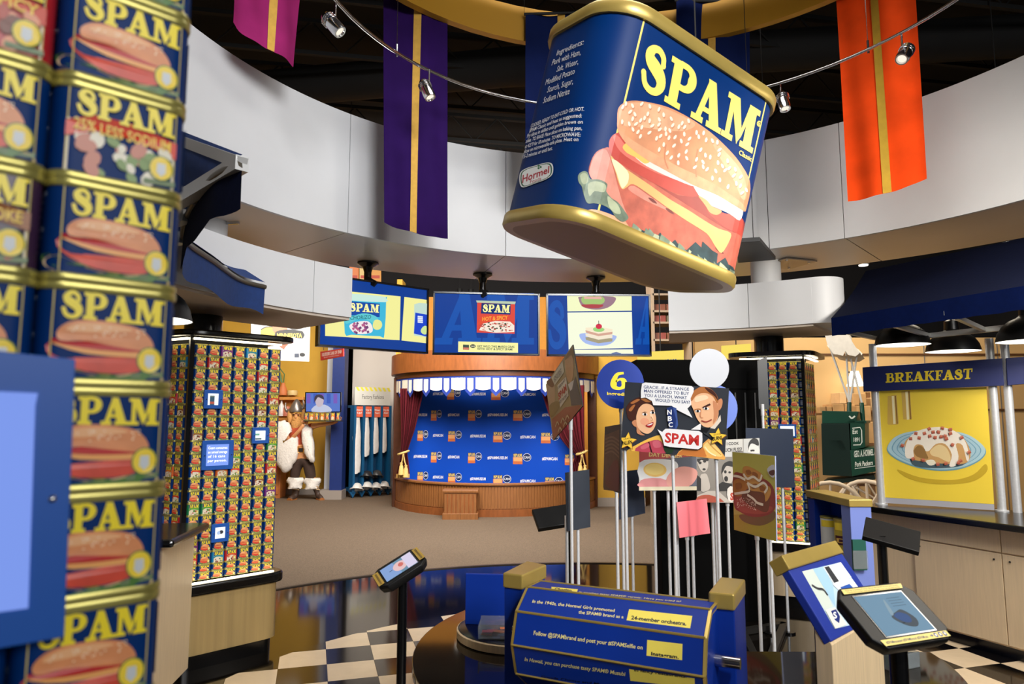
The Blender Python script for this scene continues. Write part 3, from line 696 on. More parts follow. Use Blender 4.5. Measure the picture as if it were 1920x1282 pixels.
def column(side, C, dl, nl, dr, nr, plinth_mat):
    """C corner on the floor plan; dl, dr unit directions (left to right) of the two faces"""
    C, dl, dr = Vector(C), Vector(dl).normalized(), Vector(dr).normalized(); P = .0865
    A = C-dl*(P*max(nl, 6)); D = C+dr*(P*nr); nL = Vector((dl.y, -dl.x)); nR = Vector((dr.y, -dr.x))
    poly = [tuple(A), tuple(C), tuple(D), tuple(D-nR*.5-dr*.05), tuple(A-nL*.5)]
    root = thing('can_display_column', 'tall column walled with rows of meat cans, %s' % side, 'display', (C.x, C.y, 0))
    MB().prism(grow(poly, -.055), .4, 2.14, black_matt).build('core', root)
    MB().prism(round_poly(grow(poly, .055), .12), .095, .47, plinth_mat).build('plinth', root, 35)
    MB().prism(round_poly(grow(poly, .03), .1), 0, .1, black).build('kick_base', root, 35)
    MB().prism(round_poly(grow(poly, .085), .13), .465, .535, black).build('base_trim', root, 35, .015)
    MB().prism(round_poly(grow(poly, .10), .14), 2.135, 2.175, black).build('top_trim', root, 35, .012)
    for nm, z, g in (('top_light_strip', 2.118, .03), ('bottom_light_strip', .536, .035)):
        m = MB()
        for a, b, n in ((A, C, nL), (C, D, nR)):
            p, q = a+n*g, b+n*g; m.beam((p.x, p.y, z), (q.x, q.y, z), .022, .012, warm_glow)
        m.build(nm, root)
    nb = (nL+nR).normalized(); p = C+nb*.008
    MB().box((0, 0, 1.33), (.028, .028, 1.6), black, turn((p.x, p.y, 0), math.atan2(dr.y, dr.x))).build('corner_post', root)
    return root, A, C, D, nL, nR
def can_kind(r, i): 
    x = r.random()
    if x < .74: return 'classic'
    return r.choice(['red', 'hot', 'green', 'teal', 'orange', 'orange', 'brown', 'purple', 'red'])
def fill(side, face, start, d, n, cols, seed, sh=0., skip=lambda i, j: False):
    r = random.Random(seed); rz = math.atan2(d.y, d.x); P = .0865
    for j in range(20):
        for i in cols:
            k = can_kind(r, i)
            if skip(i, j): continue
            short = j >= 18
            z = Z0+(19-j)*.047 if short else Z0+.094+(17-j)*.0805
            p = start+d*(P*(i+.5)+sh)-n*.027
            o = bpy.data.objects.new('meat_can', MESH['short' if short else k]); COL.objects.link(o)
            o.location = (p.x, p.y, z); o.rotation_euler = (0, 0, rz)
            what = 'short blue' if short else KINDS[k][4]
            tag(o, '%s can, %s row down, %s from the left, %s' % (what, ORD[j], ['first'] [0] if i == 0 else ORD[i], face), 'can', 'cans walling the %s column' % side)
c0 = atY(349, 870, 4.50)
rootL, A, C, D, nL, nR = column('lower left beside the market counter', (c0.x, c0.y), (.88, -.47), 5, (.715, .70), 7, brushed)
dl, dr = Vector((.88, -.47)).normalized(), Vector((.715, .70)).normalized()
fill('left', 'wide face of left column', C, dr, nR, range(7), 11, .02)
fill('left', 'narrow face of left column', C-dl*(.0865*4), dl, nL, range(4), 12, -.046)
faceL = (C, D, nR, A, nL)
c1 = atY(1512, 850, 5.95)
rootR, A2, C2, D2, nL2, nR2 = column('standing behind the poster signs', (c1.x, c1.y), (.92, -.39), 5, (.56, .83), 6, cream)
dl2, dr2 = Vector((.92, -.39)).normalized(), Vector((.56, .83)).normalized()
fill('right', 'front face of right column', C2-dl2*(.0865*4), dl2, nL2, range(4), 21, -.03, skip=lambda i, j: i == 0 and j > 7)
# the steep far face of the right column: too narrow to pick apart
objs = []
r = random.Random(4); rz = math.atan2(dr2.y, dr2.x)
for j in range(20):
    for i in range(6):
        short = j >= 18; z = Z0+(19-j)*.047 if short else Z0+.094+(17-j)*.0805; p = C2+dr2*(.0865*(i+.5)+.03)-nR2*.027
        o = bpy.data.objects.new('c', MESH['short' if short else can_kind(r, i)].copy()); o.data.transform(turn((p.x, p.y, z), rz)); objs.append(o)
me = merge(objs, 'side_cans'); o = bpy.data.objects.new('side_cans', me); COL.objects.link(o)
tag(o, 'many meat cans on the steep right-hand face of the right column', 'cans', 'cans walling the right column', 'stuff')

# small blue framed screens let into the can columns
blue_frame = M('blue_frame', (22, 84, 172), .4)
def mini_screen(pl, box, label, lines=(), img=None, off=.004, glow=(236, 244, 250), inner=.2):
    x0, y0, x1, y1 = box
    bl, br, tr, tl = pl.px(x0, y1), pl.px(x1, y1), pl.px(x1, y0), pl.px(x0, y0)
    s0, s1 = (bl[0]+tl[0])/2, (br[0]+tr[0])/2; t0, t1 = (bl[1]+br[1])/2, (tl[1]+tr[1])/2; w, h = s1-s0, t1-t0
    c = pl.mp((s0+s1)/2, t0, 0); root = thing('small_screen', label, 'screen', c)
    X = pl.X() @ Matrix.Translation(((s0+s1)/2, -.008-off, (t0+t1)/2)); m = MB(); b = min(w, h)*inner; 
    for cx, cz, a, e in ((0, h/2-b/2, w, b), (0, -h/2+b/2, w, b), (-w/2+b/2, 0, b, h-2*b), (w/2-b/2, 0, b, h-2*b)): m.box((cx, 0, cz), (a, .016, e), blue_frame, X)
    m.build('frame', root, 0, .002)
    MB().box((0, .004, 0), (w-2*b, .006, h-2*b), em(glow, 1.1), X).build('screen', root)
    m = MB()
    for sx, sz in ((-1, 0), (1, 0)): m.cyl(.003, 0, .012, chrome, X @ Matrix.Translation((sx*(w/2-b/2), -.006, sz)) @ Matrix.Rotation(math.pi/2, 4, 'X'), 8)
    m.build('screw', root)
    sh = Sheet(lambda a, bb, o: pl.mp(a, bb, o+off+.0112)); iw, ih = w-2*b, h-2*b; ix, iz = s0+b, t0+b
    for k, t in enumerate(lines): sh.txt(t, ix+iw*.08, iz+ih*(.78-.2*k), ih*.13, em((255, 255, 255), 1.4), .01, 'l', min(iw*.84, .13*ih*len(t)*.62))
    if img: img(sh, ix, iz, iw, ih)
    if sh.sh: sh.build('picture', root)
plR = VPlane(C, D); plL = VPlane(A, C)
def pic_can(sh, x, z, w, h): sh.rect(x+w*.2, z, x+w*.62, z+h*.8, em((60, 90, 110), .8)); sh.rect(x+w*.2, z+h*.1, x+w*.62, z+h*.3, em((190, 90, 70), .8)); sh.rect(x+w*.2, z+h*.7, x+w*.62, z+h*.82, em((120, 130, 120), .9))
def pic_blob(sh, x, z, w, h): sh.ell(x+w*.6, z+h*.55, w*.2, h*.16, em((50, 50, 56), 1)); sh.ell(x+w*.35, z+h*.5, w*.16, h*.16, em((170, 190, 225), 1))
def pic_text(sh, x, z, w, h): sh.rect(x, z+h*.5, x+w*.4, z+h*.7, em((120, 170, 150), 1)); sh.rect(x+w*.02, z+h*.08, x+w*.6, z+h*.2, em((40, 60, 60), 1))
def pic_spam(sh, x, z, w, h): sh.rect(x+w*.1, z+h*.1, x+w*.6, z+h*.4, em((214, 150, 80), .9)); sh.txt('SPAM', x+w*.02, z+h*.6, h*.24, em((60, 110, 200), .9), slab=True, width=w*.9)
mini_screen(plR, (381, 731, 415, 766), 'small blue framed screen high on the wide face of left column', img=pic_can)
mini_screen(plR, (377, 825, 435, 880), 'largest blue framed screen with white sentence on left column', ('Guam consumes', 'an annual average', 'of 16 cans', 'per person.'), glow=(120, 150, 232), inner=.14)
mini_screen(plR, (471, 801, 502, 831), 'small blue framed screen near right edge of left column', img=pic_text)
mini_screen(plR, (395, 981, 427, 1015), 'small blue framed screen low on the wide face of left column', img=pic_blob)
mini_screen(plL, (283, 780, 316, 834), 'blue framed screen with can lettering on narrow face of left column', img=pic_spam, inner=.12)
mini_screen(plL, (284, 966, 308, 1000), 'plain white blue framed screen low on narrow face of left column', inner=.2)
plR2 = VPlane(C2, D2); plL2 = VPlane(A2, C2)
mini_screen(plL2, (1460, 795, 1493, 820), 'blue framed screen on front face of right column', inner=.12)

# ------------------------------------------------------------------ the near, out-of-focus can tower
NEAR = dict(W=.0985, D=.056, H=.0813, r=.0165)
th = math.radians(43); nd = Vector((math.cos(th), math.sin(th))); nn = Vector((nd.y, -nd.x)); NP = Vector((-.283, .575))
proto = {}
for k in ('classic', 'red', 'hot', 'purple', 'brown'):
    B, T1, T2, s = can_parts(NEAR, k, 6, True)
    proto[k] = [x for x in (B.build('can_body', None, 50), T1.build('top_rim', None, 50), T2.build('bottom_rim', None, 50), s.build('label_print'))]
rr_ = random.Random(9)
kinds = {(0, 2): 'red', (1, 3): 'brown', (1, 1): 'hot'}
usedp = set()
for col in range(2):
    for j in range(10):
        k = kinds.get((col, j), 'classic'); ztop = 1.868+.0815*(2-j)
        p = NP-nd*(.0995*(col+.5))-nn*.028
        rz = th+rr_.uniform(-.03, .03)+(.05 if col == 0 and j > 7 else 0)
        root = thing('meat_can', '%s can, %s from the top of the %s near stack' % ({'classic': 'large blurred blue burger-label', 'red': 'large blurred red-banded blue', 'brown': 'large blurred brown-banded', 'hot': 'large blurred red-sided'}[k], ORD[j] if j else 'highest', ('right-hand', 'left-hand')[col]), 'can', (p.x, p.y, ztop-.0815), rz, 'big cans stacked at the left edge')
        for o in proto[k]:
            c = o if k not in usedp else o.copy()
            if k in usedp: COL.objects.link(c)
            c.parent = root; c.matrix_parent_inverse = Matrix.Identity(4)
        usedp.add(k)
for k, v in proto.items():
    if k not in usedp:
        for o in v: bpy.data.objects.remove(o)
p = NP-nd*.2-nn*.1
root = thing('near_can_tower', 'dark core and base of the near can stack at left edge', 'display', (p.x, p.y, 0))
q = [NP-nn*.06, NP-nd*.4-nn*.06, NP-nd*.4-nn*.3, NP-nn*.3]
MB().prism([tuple(x) for x in q], .3, 2.2, black_matt).build('core', root)
q = [NP+nn*.0, NP-nd*.42, NP-nd*.42-nn*.34, NP-nn*.34]
MB().prism([tuple(x) for x in q], 0, 1.215, M('tower_base', (10, 30, 90), .4)).build('base', root)
# big blue framed screen on it
o0 = NP-nd*.4+nn*.018; plN = VPlane(o0, NP+nn*.018)
root = thing('framed_screen', 'large blurred blue framed screen at lower left edge', 'screen', plN.mp(.25, 1.4))
fo = [plN.px(*q) for q in ((-260, 630), (142, 673), (121, 1192), (108, 1197), (-260, 1262))]
slabboard(plN, fo, .016, blue_frame, 'frame', root, bevel=.002)
plS = VPlane(o0+nn*.0008, NP+nn*.0188)
slabboard(plS, [plS.px(*q) for q in ((-180, 726), (71, 737), (66, 760), (53, 1140), (-180, 1172))], .0006, em((118, 146, 226), .95), 'screen', root)
q = plS.px(98, 935); MB().lathe([(.0, .0025), (.002, .002), (.003, 0)], chrome, basis(plS.mp(*q), plS.d, plS.u, plS.n), 12).build('screw', root, 60)

# ------------------------------------------------------------------ hanging televisions
def tv(name, A, B, vb, vt, pole_px, label, art):
    a = atY(A[0], vb[0], A[1]); b = atY(B[0], vb[1], B[1]); pl = VPlane(a, b); w = pl.L
    z0 = (a.z+b.z)/2; z1 = (atY(A[0], vt[0], A[1]).z+atY(B[0], vt[1], B[1]).z)/2; h = z1-z0
    root = thing(name, label, 'television', ((a.x+b.x)/2, (a.y+b.y)/2, z0))
    X = pl.X() @ Matrix.Translation((w/2, .03, (z0+z1)/2)); m = MB(); bz = .018
    m.box((0, .012, 0), (w, .05, h), black, X); m.build('casing', root, 0, .004)
    m = MB()
    for cx, cz, p, q in ((0, h/2-bz/2, w, bz), (0, -h/2+bz/2, w, bz), (-w/2+bz/2, 0, bz, h), (w/2-bz/2, 0, bz, h)): m.box((cx, -.02, cz), (p, .02, q), black, X)
    m.build('bezel', root, 0, .003)
    MB().box((0, -.013, 0), (w-2*bz, .002, h-2*bz), em((10, 62, 150), .85), X).build('screen', root)
    sh = Sheet(lambda x, y, o: pl.mp(x, y, o-.0155), .0002, px=pl.px); art(sh); sh.build('picture', root)
    c = pl.mp(w/2, z0+h*.6, -.09); q = atZ(pole_px[0], pole_px[1], ZB)
    m = MB(); m.cyl(.035, z1-.01, ZB-.01, black, turn((q.x, q.y, 0)), 16); m.build('pole', root, 40)
    MB().lathe([(.035, ZB-.09), (.05, ZB-.04), (.10, ZB-.012), (.10, ZB+.004), (0, ZB+.004)], black, turn((q.x, q.y, 0)), 24).build('ceiling_flange', root, 40)
    MB().beam(pl.mp(w/2, z1-.03, -.02), (q.x, q.y, z1+.02), .1, .06, black_matt).build('bracket', root)
g = lambda *c: em(c, .95)
def art1(s):
    k = crop(590, 500, 7.12); P = lambda p: s.p(k(p))
    s.poly(P([(150, 250), (460, 325), (1158, 392), (1145, 978), (150, 920)]), g(236, 232, 150)); s.poly(P([(1208, 400), (1515, 440), (1495, 1018), (1170, 982)]), g(236, 232, 150))
    s.poly(P([(400, 440), (420, 380), (930, 410), (965, 440), (940, 910), (880, 925), (500, 905), (412, 885)]), g(60, 178, 212), 2)
    s.poly(P([(400, 350), (900, 390), (962, 420), (958, 470), (440, 445), (400, 420)]), g(196, 226, 214), 2)
    s.poly(P([(470, 455), (880, 490), (878, 670), (466, 640)]), g(14, 70, 158))
    s.slab('SPAM', P([(478, 590), (868, 612), (872, 505), (484, 478)]), g(250, 240, 160))
    s.poly(P([(430, 700), (640, 620), (800, 645), (860, 700), (840, 770), (640, 690), (440, 760)]), g(92, 196, 206), 3)
    s.sans('CHORIZO', P([(480, 705), (762, 690), (765, 640), (484, 652)]), g(30, 110, 120), .02)
    s.poly(P([(470, 790), (560, 735), (720, 725), (780, 800), (760, 880), (560, 890)]), g(236, 226, 226), 3)
    r = random.Random(1)
    for i in range(26): x, y = r.uniform(500, 700), r.uniform(745, 880); s.poly(P([(x, y), (x+26, y-14), (x+40, y+12), (x+14, y+30)]), (g(150, 80, 130), g(180, 90, 130), g(110, 60, 110))[i % 3])
    s.poly(P([(780+60*0, 790), (800, 720), (845, 705), (895, 730), (905, 790), (870, 835), (810, 835)]), g(226, 226, 140), 3)
    s.poly(P([(1335, 500), (1400, 480), (1515, 490), (1515, 560), (1495, 940), (1330, 915)]), g(190, 214, 200), 1); s.poly(P([(1350, 610), (1515, 640), (1498, 930), (1330, 890)]), g(24, 66, 196))
    for i in range(4): s.rect(*P([(1380, 672+i*24)])[0], *P([(1450, 660+i*24)])[0], g(220, 226, 240))
    s.poly(P([(1420, 850), (1450, 800), (1498, 790), (1495, 900), (1440, 890)]), g(200, 224, 150), 2)
def ghost(s, P, t, q): s.slab(t, P(q), em((18, 84, 176), .85))
def art2(s):
    k = crop(800, 520, 4.465); P = lambda p: s.p(k(p))
    ghost(s, P, 'AM', [(70, 560), (900, 560), (900, 130), (160, 130)])
    s.poly(P([(425, 200), (742, 208), (738, 470), (420, 460)]), g(214, 70, 56)); s.poly(P([(415, 190), (748, 200), (742, 222), (420, 208)]), g(180, 196, 170))
    s.poly(P([(460, 212), (706, 220), (702, 310), (455, 300)]), g(12, 44, 110))
    s.slab('SPAM', P([(468, 286), (696, 296), (700, 230), (474, 222)]), g(250, 240, 160))
    s.poly(P([(420, 395), (470, 318), (694, 310), (690, 350), (560, 360)]), g(222, 74, 46)); s.sans('HOT & SPICY', P([(465, 362), (680, 350), (680, 316), (468, 328)]), g(246, 170, 60), .02)
    s.poly(P([(470, 385), (580, 362), (700, 368), (735, 400), (735, 455), (580, 462), (440, 440)]), g(240, 226, 210), 1)
    r = random.Random(6)
    for i in range(60): x, y = r.uniform(450, 720), r.uniform(378, 450); s.ell(*P([(x, y)])[0], .008+r.random()*.006, .007, (g(190, 70, 60), g(60, 80, 60), g(214, 160, 140))[i % 3], 7)
    s.poly(P([(265, 535), (765, 548), (765, 630), (263, 624)]), g(244, 238, 160))
    s.poly(P([(304, 562), (355, 564), (355, 606), (304, 604)]), g(60, 80, 70)); s.poly(P([(306, 585), (353, 587), (353, 604), (306, 603)]), g(210, 120, 100))
    s.ell(*P([(387, 575)])[0], .028, .018, g(16, 30, 40)); s.sans('CAN!', P([(370, 581), (404, 582), (404, 569), (370, 568)]), g(240, 240, 200), .02)
    s.sans('GET WILD THIS MARDI GRAS', P([(422, 584), (735, 590), (735, 572), (422, 566)]), g(60, 84, 70), .02); s.sans('WITH HOT & SPICY SPAM!', P([(422, 606), (720, 611), (720, 593), (422, 588)]), g(60, 84, 70), .02)
def art3(s):
    k = crop(800, 520, 4.465); P = lambda p: s.p(k(p))
    ghost(s, P, 'S', [(1010, 590), (1170, 590), (1170, 190), (1010, 190)]); ghost(s, P, 'A', [(1750, 560), (1875, 560), (1875, 170), (1820, 170)])
    s.poly(P([(1177, 152), (1718, 155), (1720, 276), (1180, 282)]), g(236, 240, 190)); s.poly(P([(1180, 292), (1720, 286), (1728, 590), (1190, 600)]), g(238, 242, 214)); s.poly(P([(1190, 604), (1730, 600), (1734, 638), (1190, 638)]), g(240, 242, 210))
    s.poly(P([(1275, 180), (1300, 158), (1560, 158), (1578, 200), (1520, 250), (1420, 268), (1310, 245)]), g(150, 116, 130), 3); s.poly(P([(1310, 160), (1470, 158), (1485, 210), (1400, 235), (1310, 215)]), g(160, 190, 110), 3); s.poly(P([(1320, 158), (1460, 158), (1470, 180), (1320, 178)]), g(226, 170, 160)); s.poly(P([(1300, 225), (1480, 225), (1440, 255), (1330, 250)]), g(170, 60, 66), 2)
    s.poly(P([(1280, 490), (1320, 465), (1560, 480), (1590, 505), (1540, 555), (1440, 572), (1330, 550)]), g(160, 180, 230), 3)
    for y, c in ((520, (160, 150, 120)), (490, (236, 224, 200)), (460, (206, 160, 140)), (440, (240, 226, 196))): s.poly(P([(1330, y-20), (1440, y-30), (1558, y-8), (1556, y+14), (1440, y+30), (1336, y+2)]), g(*c))
    s.poly(P([(1395, 425), (1440, 412), (1490, 430), (1470, 452), (1410, 450)]), g(150, 206, 120), 3); s.ell(*P([(1443, 408)])[0], .032, .027, g(206, 40, 66)); s.line(P([(1443, 395), (1442, 360)]), .003, g(60, 60, 50))
    s.poly(P([(1548, 632), (1590, 622), (1630, 634), (1628, 638), (1552, 638)]), g(120, 130, 160))
tv('hanging_television', (596, 5.95), (803, 6.68), (650, 662), (511, 542), (690, 493), 'angled hanging television showing a teal can on yellow', art1)
tv('hanging_television', (811, 6.72), (1012, 6.86), (664, 666), (546, 551), (905, 514), 'middle hanging television showing a red can and a caption', art2)
tv('hanging_television', (1025, 6.86), (1222, 6.9), (668, 667), (551, 551), (1117, 520), 'right hanging television showing a layered sandwich topped with cherry', art3)

# ------------------------------------------------------------------ the round stage
SX, SY, RS = -.306, 13.1, 1.88
ST = thing('round_stage', 'round wooden photo stage with blue backdrop and striped valance', 'stage', (SX, SY, 0))
def sarc(r0, r1, z0, z1, mat, a0=190, a1=350, n=48): return MB().arc(r0, r1, z0, z1, a0, a1, mat, n, c=(SX, SY))
sarc(1.70, RS+.10, 2.37, 2.72, cherry, 180, 360).build('cornice', ST, 35)
sarc(1.70, RS+.04, 2.28, 2.37, M('dark_cherry', (84, 44, 22), .4, noise=.15, ns=12), 180, 360).build('cornice_moulding', ST, 35)
sarc(0.05, RS+.02, 0, .02, oak).build('stage_floor', ST)
sarc(RS-.06, RS, 0, .50, oak).build('wainscot', ST, 35)
sarc(RS-.08, RS+.035, .50, .535, oak).build('wainscot_rail', ST, 35, .006)
sarc(RS-.01, RS+.025, 0, .12, cherry).build('skirting', ST, 35)
for k in range(0, 97): # beadboard
    a = math.radians(196+148*k/96); MB().box((RS+.004, 0, .31), (.012, .035, .35), oak, turn((SX, SY, 0), a)).build('bead_board', ST)
for a in (197, 343):
    MB().box((RS-.02, 0, 1.16), (.16, .14, 2.32), M('dark_cherry', (84, 44, 22)), turn((SX, SY, 0), math.radians(a))).build('post', ST, 0, .008)
bd = VPlane((-1.98, 12.55), (1.22, 12.10))
MB().box((bd.L/2, .04, 1.4), (bd.L, .06, 2.1), M('backdrop_blue', (2, 70, 186), .6, noise=.03, ns=2, spec=.2), bd.X()).build('backdrop', ST)
s = Sheet(lambda x, y, o: bd.mp(x, y, o-.009), .0003, px=bd.px); kk = crop(600, 500, 2.67)
cw = pm((228, 232, 240)); cy_ = pm((236, 206, 90))
def stamp(px_, py_, n):
    global s
    s = Sheet(lambda x, y, o: bd.mp(x, y, o-.009), .0003, px=bd.px)
    stamp_(px_, py_, n)
    if s.sh: s.build('printed_logo' if n == 0 else 'printed_hashtag', ST)
def stamp_(px_, py_, n):
    x, y = s.px(*kk([(px_, py_)])[0]); f = .62 if px_ < 640 else .78 if px_ < 800 else 1.
    if not (.02 < x < bd.L-.05): return
    if n == 0:
        x -= .055*f; a = .085*f
        s.rect(x-a, y-.10, x+a, y+.02, pm((206, 110, 60))); s.rect(x-a*.9, y-.05, x+a*.9, y+.02, pm((236, 170, 110))); s.rect(x-a, y+.02, x+a, y+.09, pm((30, 60, 130)))
        s.txt('SPAM', x, y+.03, .05, cy_, slab=True, align='c', width=a*1.8)
        s.ell(x+.165*f, y+.02, .075*f, .07, cw, 18); s.ell(x+.165*f, y+.02, .068*f, .063, pm((12, 40, 90)), 18); s.txt('CAN!', x+.165*f, y+.0, .042, cw, .02, 'c', .11*f)
    else: s.txt(('', '#SPAMMUSEUM', '#SPAMCAN')[n], x, y-.02, .05, cw, .03, 'c', (0, .36, .27)[n]*max(f, .7))
for row, y0, y1, xs, t in ((0, 636, 640, (665, 895), 1), (1, 742, 742, (578, 770, 1005), 1), (2, 843, 855, (510, 670, 905, 1145), 2), (3, 950, 962, (578, 770, 1005, 1265), 1), (4, 1050, 1078, (510, 670, 905, 1165), 2)):
    f_ = lambda x: y0+(y1-y0)*(x-500)/650
    for x in xs: stamp(x, f_(x), 0)
    for x in ((888, 1150, 502, 668) if row in (1, 3) else (590, 790, 1040)): stamp(x, f_(x), (1 if x in (888, 502, 790) else 2))
# valance
m = MB(); vr = RS+.03
def vpt(a, z): return (SX+vr*math.sin(math.radians(a)), SY-vr*math.cos(math.radians(a)), z)
ivory = M('ivory_cloth', (232, 224, 210), .8, noise=.05); vblue = M('royal_cloth', (22, 50, 140), .8, noise=.08)
m.loft([[vpt(-74+148*i/60, 2.30) for i in range(61)], [vpt(-74+148*i/60, 2.245) for i in range(61)]], vblue, closed=False); m.build('valance_band', ST)
for k in range(12):
    a = -68+12.6*k; m = MB()
    top = [vpt(a-6.3+12.6*i/8, 2.25) for i in range(9)]; bot = [vpt(a-6.3+12.6*i/8, 2.25-.15-.06*math.sin(math.pi*i/8)) for i in range(9)]
    m.loft([top, bot], ivory, closed=False); m.build('valance_scallop', ST)
for k in range(11):
    a = -61.7+12.6*k; vr = RS+.045; m = MB(); e = 2.6
    m.add([vpt(a-e, 2.26), vpt(a+e, 2.26), vpt(a+e, 2.03), vpt(a, 1.94), vpt(a-e, 2.03)], [(0, 1, 2, 3, 4)], vblue)
    vr = RS+.05; e = 1.5; m.add([vpt(a-e, 2.24), vpt(a+e, 2.24), vpt(a+e, 2.06), vpt(a, 2.01), vpt(a-e, 2.06)], [(0, 1, 2, 3, 4)], ivory); m.build('valance_tab', ST)
    vr = RS+.03
# curtains
def curtain(rows, label, Y0, tie):
    pl = VPlane((-3, Y0), (3, Y0)); loops = []; n = 41
    dense = cat_rom([tuple(float(x) for x in r_) for r_ in rows], 4, False)
    for v, a, b in dense:
        p, q = pl.px(a, v), pl.px(b, v)
        loops.append([pl.mp(p[0]+(q[0]-p[0])*i/(n-1), p[1], .045*math.sin(i*1.35)*(.4+.6*min(1, (b-a)/30))) for i in range(n)])
    root = thing('stage_curtain', label, 'curtain', pl.mp(*pl.px(rows[-1][1], rows[-1][0])))
    MB().loft(loops, velvet, closed=False).build('drape', root, 80)
    fr = [loops[-1], [p+Vector((0, -.01, -.07)) for p in loops[-1]]]; MB().loft(fr, fringe, closed=False).build('fringe', root, 80)
    c = pl.mp(*pl.px(*tie), .09); w = abs(pl.px(tie[0]+7, tie[1])[0]-pl.px(tie[0], tie[1])[0])
    MB().tube([c+Vector((w*1.4*math.cos(t), .12*math.sin(t), .03*math.cos(t))) for t in [i*.524 for i in range(12)]], .018, fringe, closed=True).build('tie_cord', root, 60)
    m = MB(); 
    for dx, dz in ((-.03, -.30), (.05, -.36)):
        m.tube([c, c+Vector((dx*.5, -.02, dz*.4)), c+Vector((dx, -.02, dz*.6))], .012, fringe)
        m.lathe([(0, .05), (.03, .04), (.022, .01), (.035, -.02), (.05, -.16), (0, -.17)], fringe, turn(c+Vector((dx, -.02, dz*.7))), 10)
    m.build('tassel', root, 60)
curtain([(728, 750, 795), (760, 751, 788), (800, 752, 779), (830, 752, 769), (848, 751, 764), (866, 749, 766), (888, 743, 768)], 'burgundy velvet curtain tied back at left side of stage', 11.95, (758, 848))
curtain([(722, 1012, 1096), (780, 1030, 1096), (820, 1050, 1096), (845, 1070, 1097), (853, 1078, 1098), (868, 1074, 1100), (884, 1071, 1102)], 'burgundy velvet curtain tied back at right side of stage', 11.72, (1090, 848))
# pedestal in front
p0, p1 = atZ(829, 975), atZ(896, 975); pw = (p1.x-p0.x)
root = thing('wooden_pedestal', 'low square oak pedestal in front of the round stage', 'pedestal', ((p0.x+p1.x)/2, p0.y+.14, 0)); X = turn(((p0.x+p1.x)/2, p0.y+.14, 0), .0) @ Matrix.Diagonal((1, .46, 1, 1))
MB().box((0, 0, .21), (pw*.9, pw*.9, .42), oak, X).build('body', root, 0, .005)
MB().box((0, 0, .05), (pw, pw, .1), oak, X).build('plinth', root, 0, .006)
MB().box((0, 0, .44), (pw*1.02, pw*1.02, .045), oak, X).build('top', root, 0, .008)
m = MB()
for i in range(7): m.box((-pw*.36+pw*.12*i, -pw*.455, .25), (.02, .012, .3), cherry, X)
m.build('bead_board', root)
# ================================================================== the round table in the middle and what stands on it
TC, TR_, TZ = (.72, 3.25), 1.165, .55
table_top_m = M('bronze_black_gloss', (26, 20, 14), .06, noise=.25, ns=5)
RT = thing('round_table', 'low round table with glossy black top under the drum kiosk', 'table', (TC[0], TC[1], 0))
S0, S1 = math.radians(100), math.radians(358)          # the table is open towards the signs
def pie(r, n=60): return [(TC[0]+.04*math.cos((S0+S1)/2), TC[1]+.04*math.sin((S0+S1)/2))]+[(TC[0]+r*math.cos(S0+(S1-S0)*i/n), TC[1]+r*math.sin(S0+(S1-S0)*i/n)) for i in range(n+1)]
def pie_slab(name, r, z0, z1, mat, bevel=0.):
    p = pie(r); t = tess(p); n = len(p); m = MB(); lo = [(x, y, z0) for x, y in p]; hi = [(x, y, z1) for x, y in p]
    m.add(lo, t, mat); m.add(hi, t, mat); m.loft([lo, hi], mat); return m.build(name, RT, 35, bevel)
pie_slab('table_top', TR_, TZ-.04, TZ, table_top_m, .008)
pie_slab('table_edge', TR_-.03, TZ-.12, TZ-.04, maple)
pie_slab('table_base', TR_-.3, .004, TZ-.12, maple)
# small upper tier with a maple edge, blue back board, clear tray
tier = thing('display_tier', 'small round maple-edged tier with blue back board on the table', 'display', (.02, 3.44, TZ)); X = turn((.02, 3.44, 0))
MB().lathe([(0, .595), (.27, .595), (.28, .59), (.28, .575), (.27, .57), (0, .57)], black, X, 40).build('tier_top', tier, 40)
MB().lathe([(.281, .592), (.288, .588), (.288, .556), (.281, .552)], maple, X, 40).build('maple_edge', tier, 40)
MB().lathe([(0, .57), (.26, .57), (.26, .551), (0, .551)], black, X, 40).build('tier_base', tier, 40)
pl = VPlane((-.23, 3.46), (.06, 3.43))
MB().box((pl.L/2, .015, .715), (pl.L, .02, .24), navy_flat, pl.X()).build('back_board', tier, 0, .003)
tray = thing('clear_tray', 'clear acrylic tray of paper leaflets on the round tier', 'tray', (-.05, 3.30, .596)); X = turn((-.05, 3.29, .597), -.05)
acr = M('acrylic', (225, 232, 236), .06, trans=.85)
m = MB(); m.box((0, 0, .002), (.2, .12, .004), acr, X); m.box((0, .06, .035), (.2, .004, .07), acr, X); m.box((0, -.06, .022), (.2, .004, .044), acr, X); m.box((-.1, 0, .03), (.004, .12, .05), acr, X); m.box((.1, 0, .03), (.004, .12, .05), acr, X); m.build('tray', tray)
m = MB(); r = random.Random(8)
for i in range(10): m.box((r.uniform(-.07, .07), r.uniform(-.03, .03), .008+i*.002), (.05, .035, .0015), pm(r.choice([(190, 80, 90), (206, 120, 60), (120, 60, 100), (200, 170, 140)])), X @ Matrix.Rotation(r.uniform(-.6, .6), 4, 'Z'))
m.build('leaflets', tray)

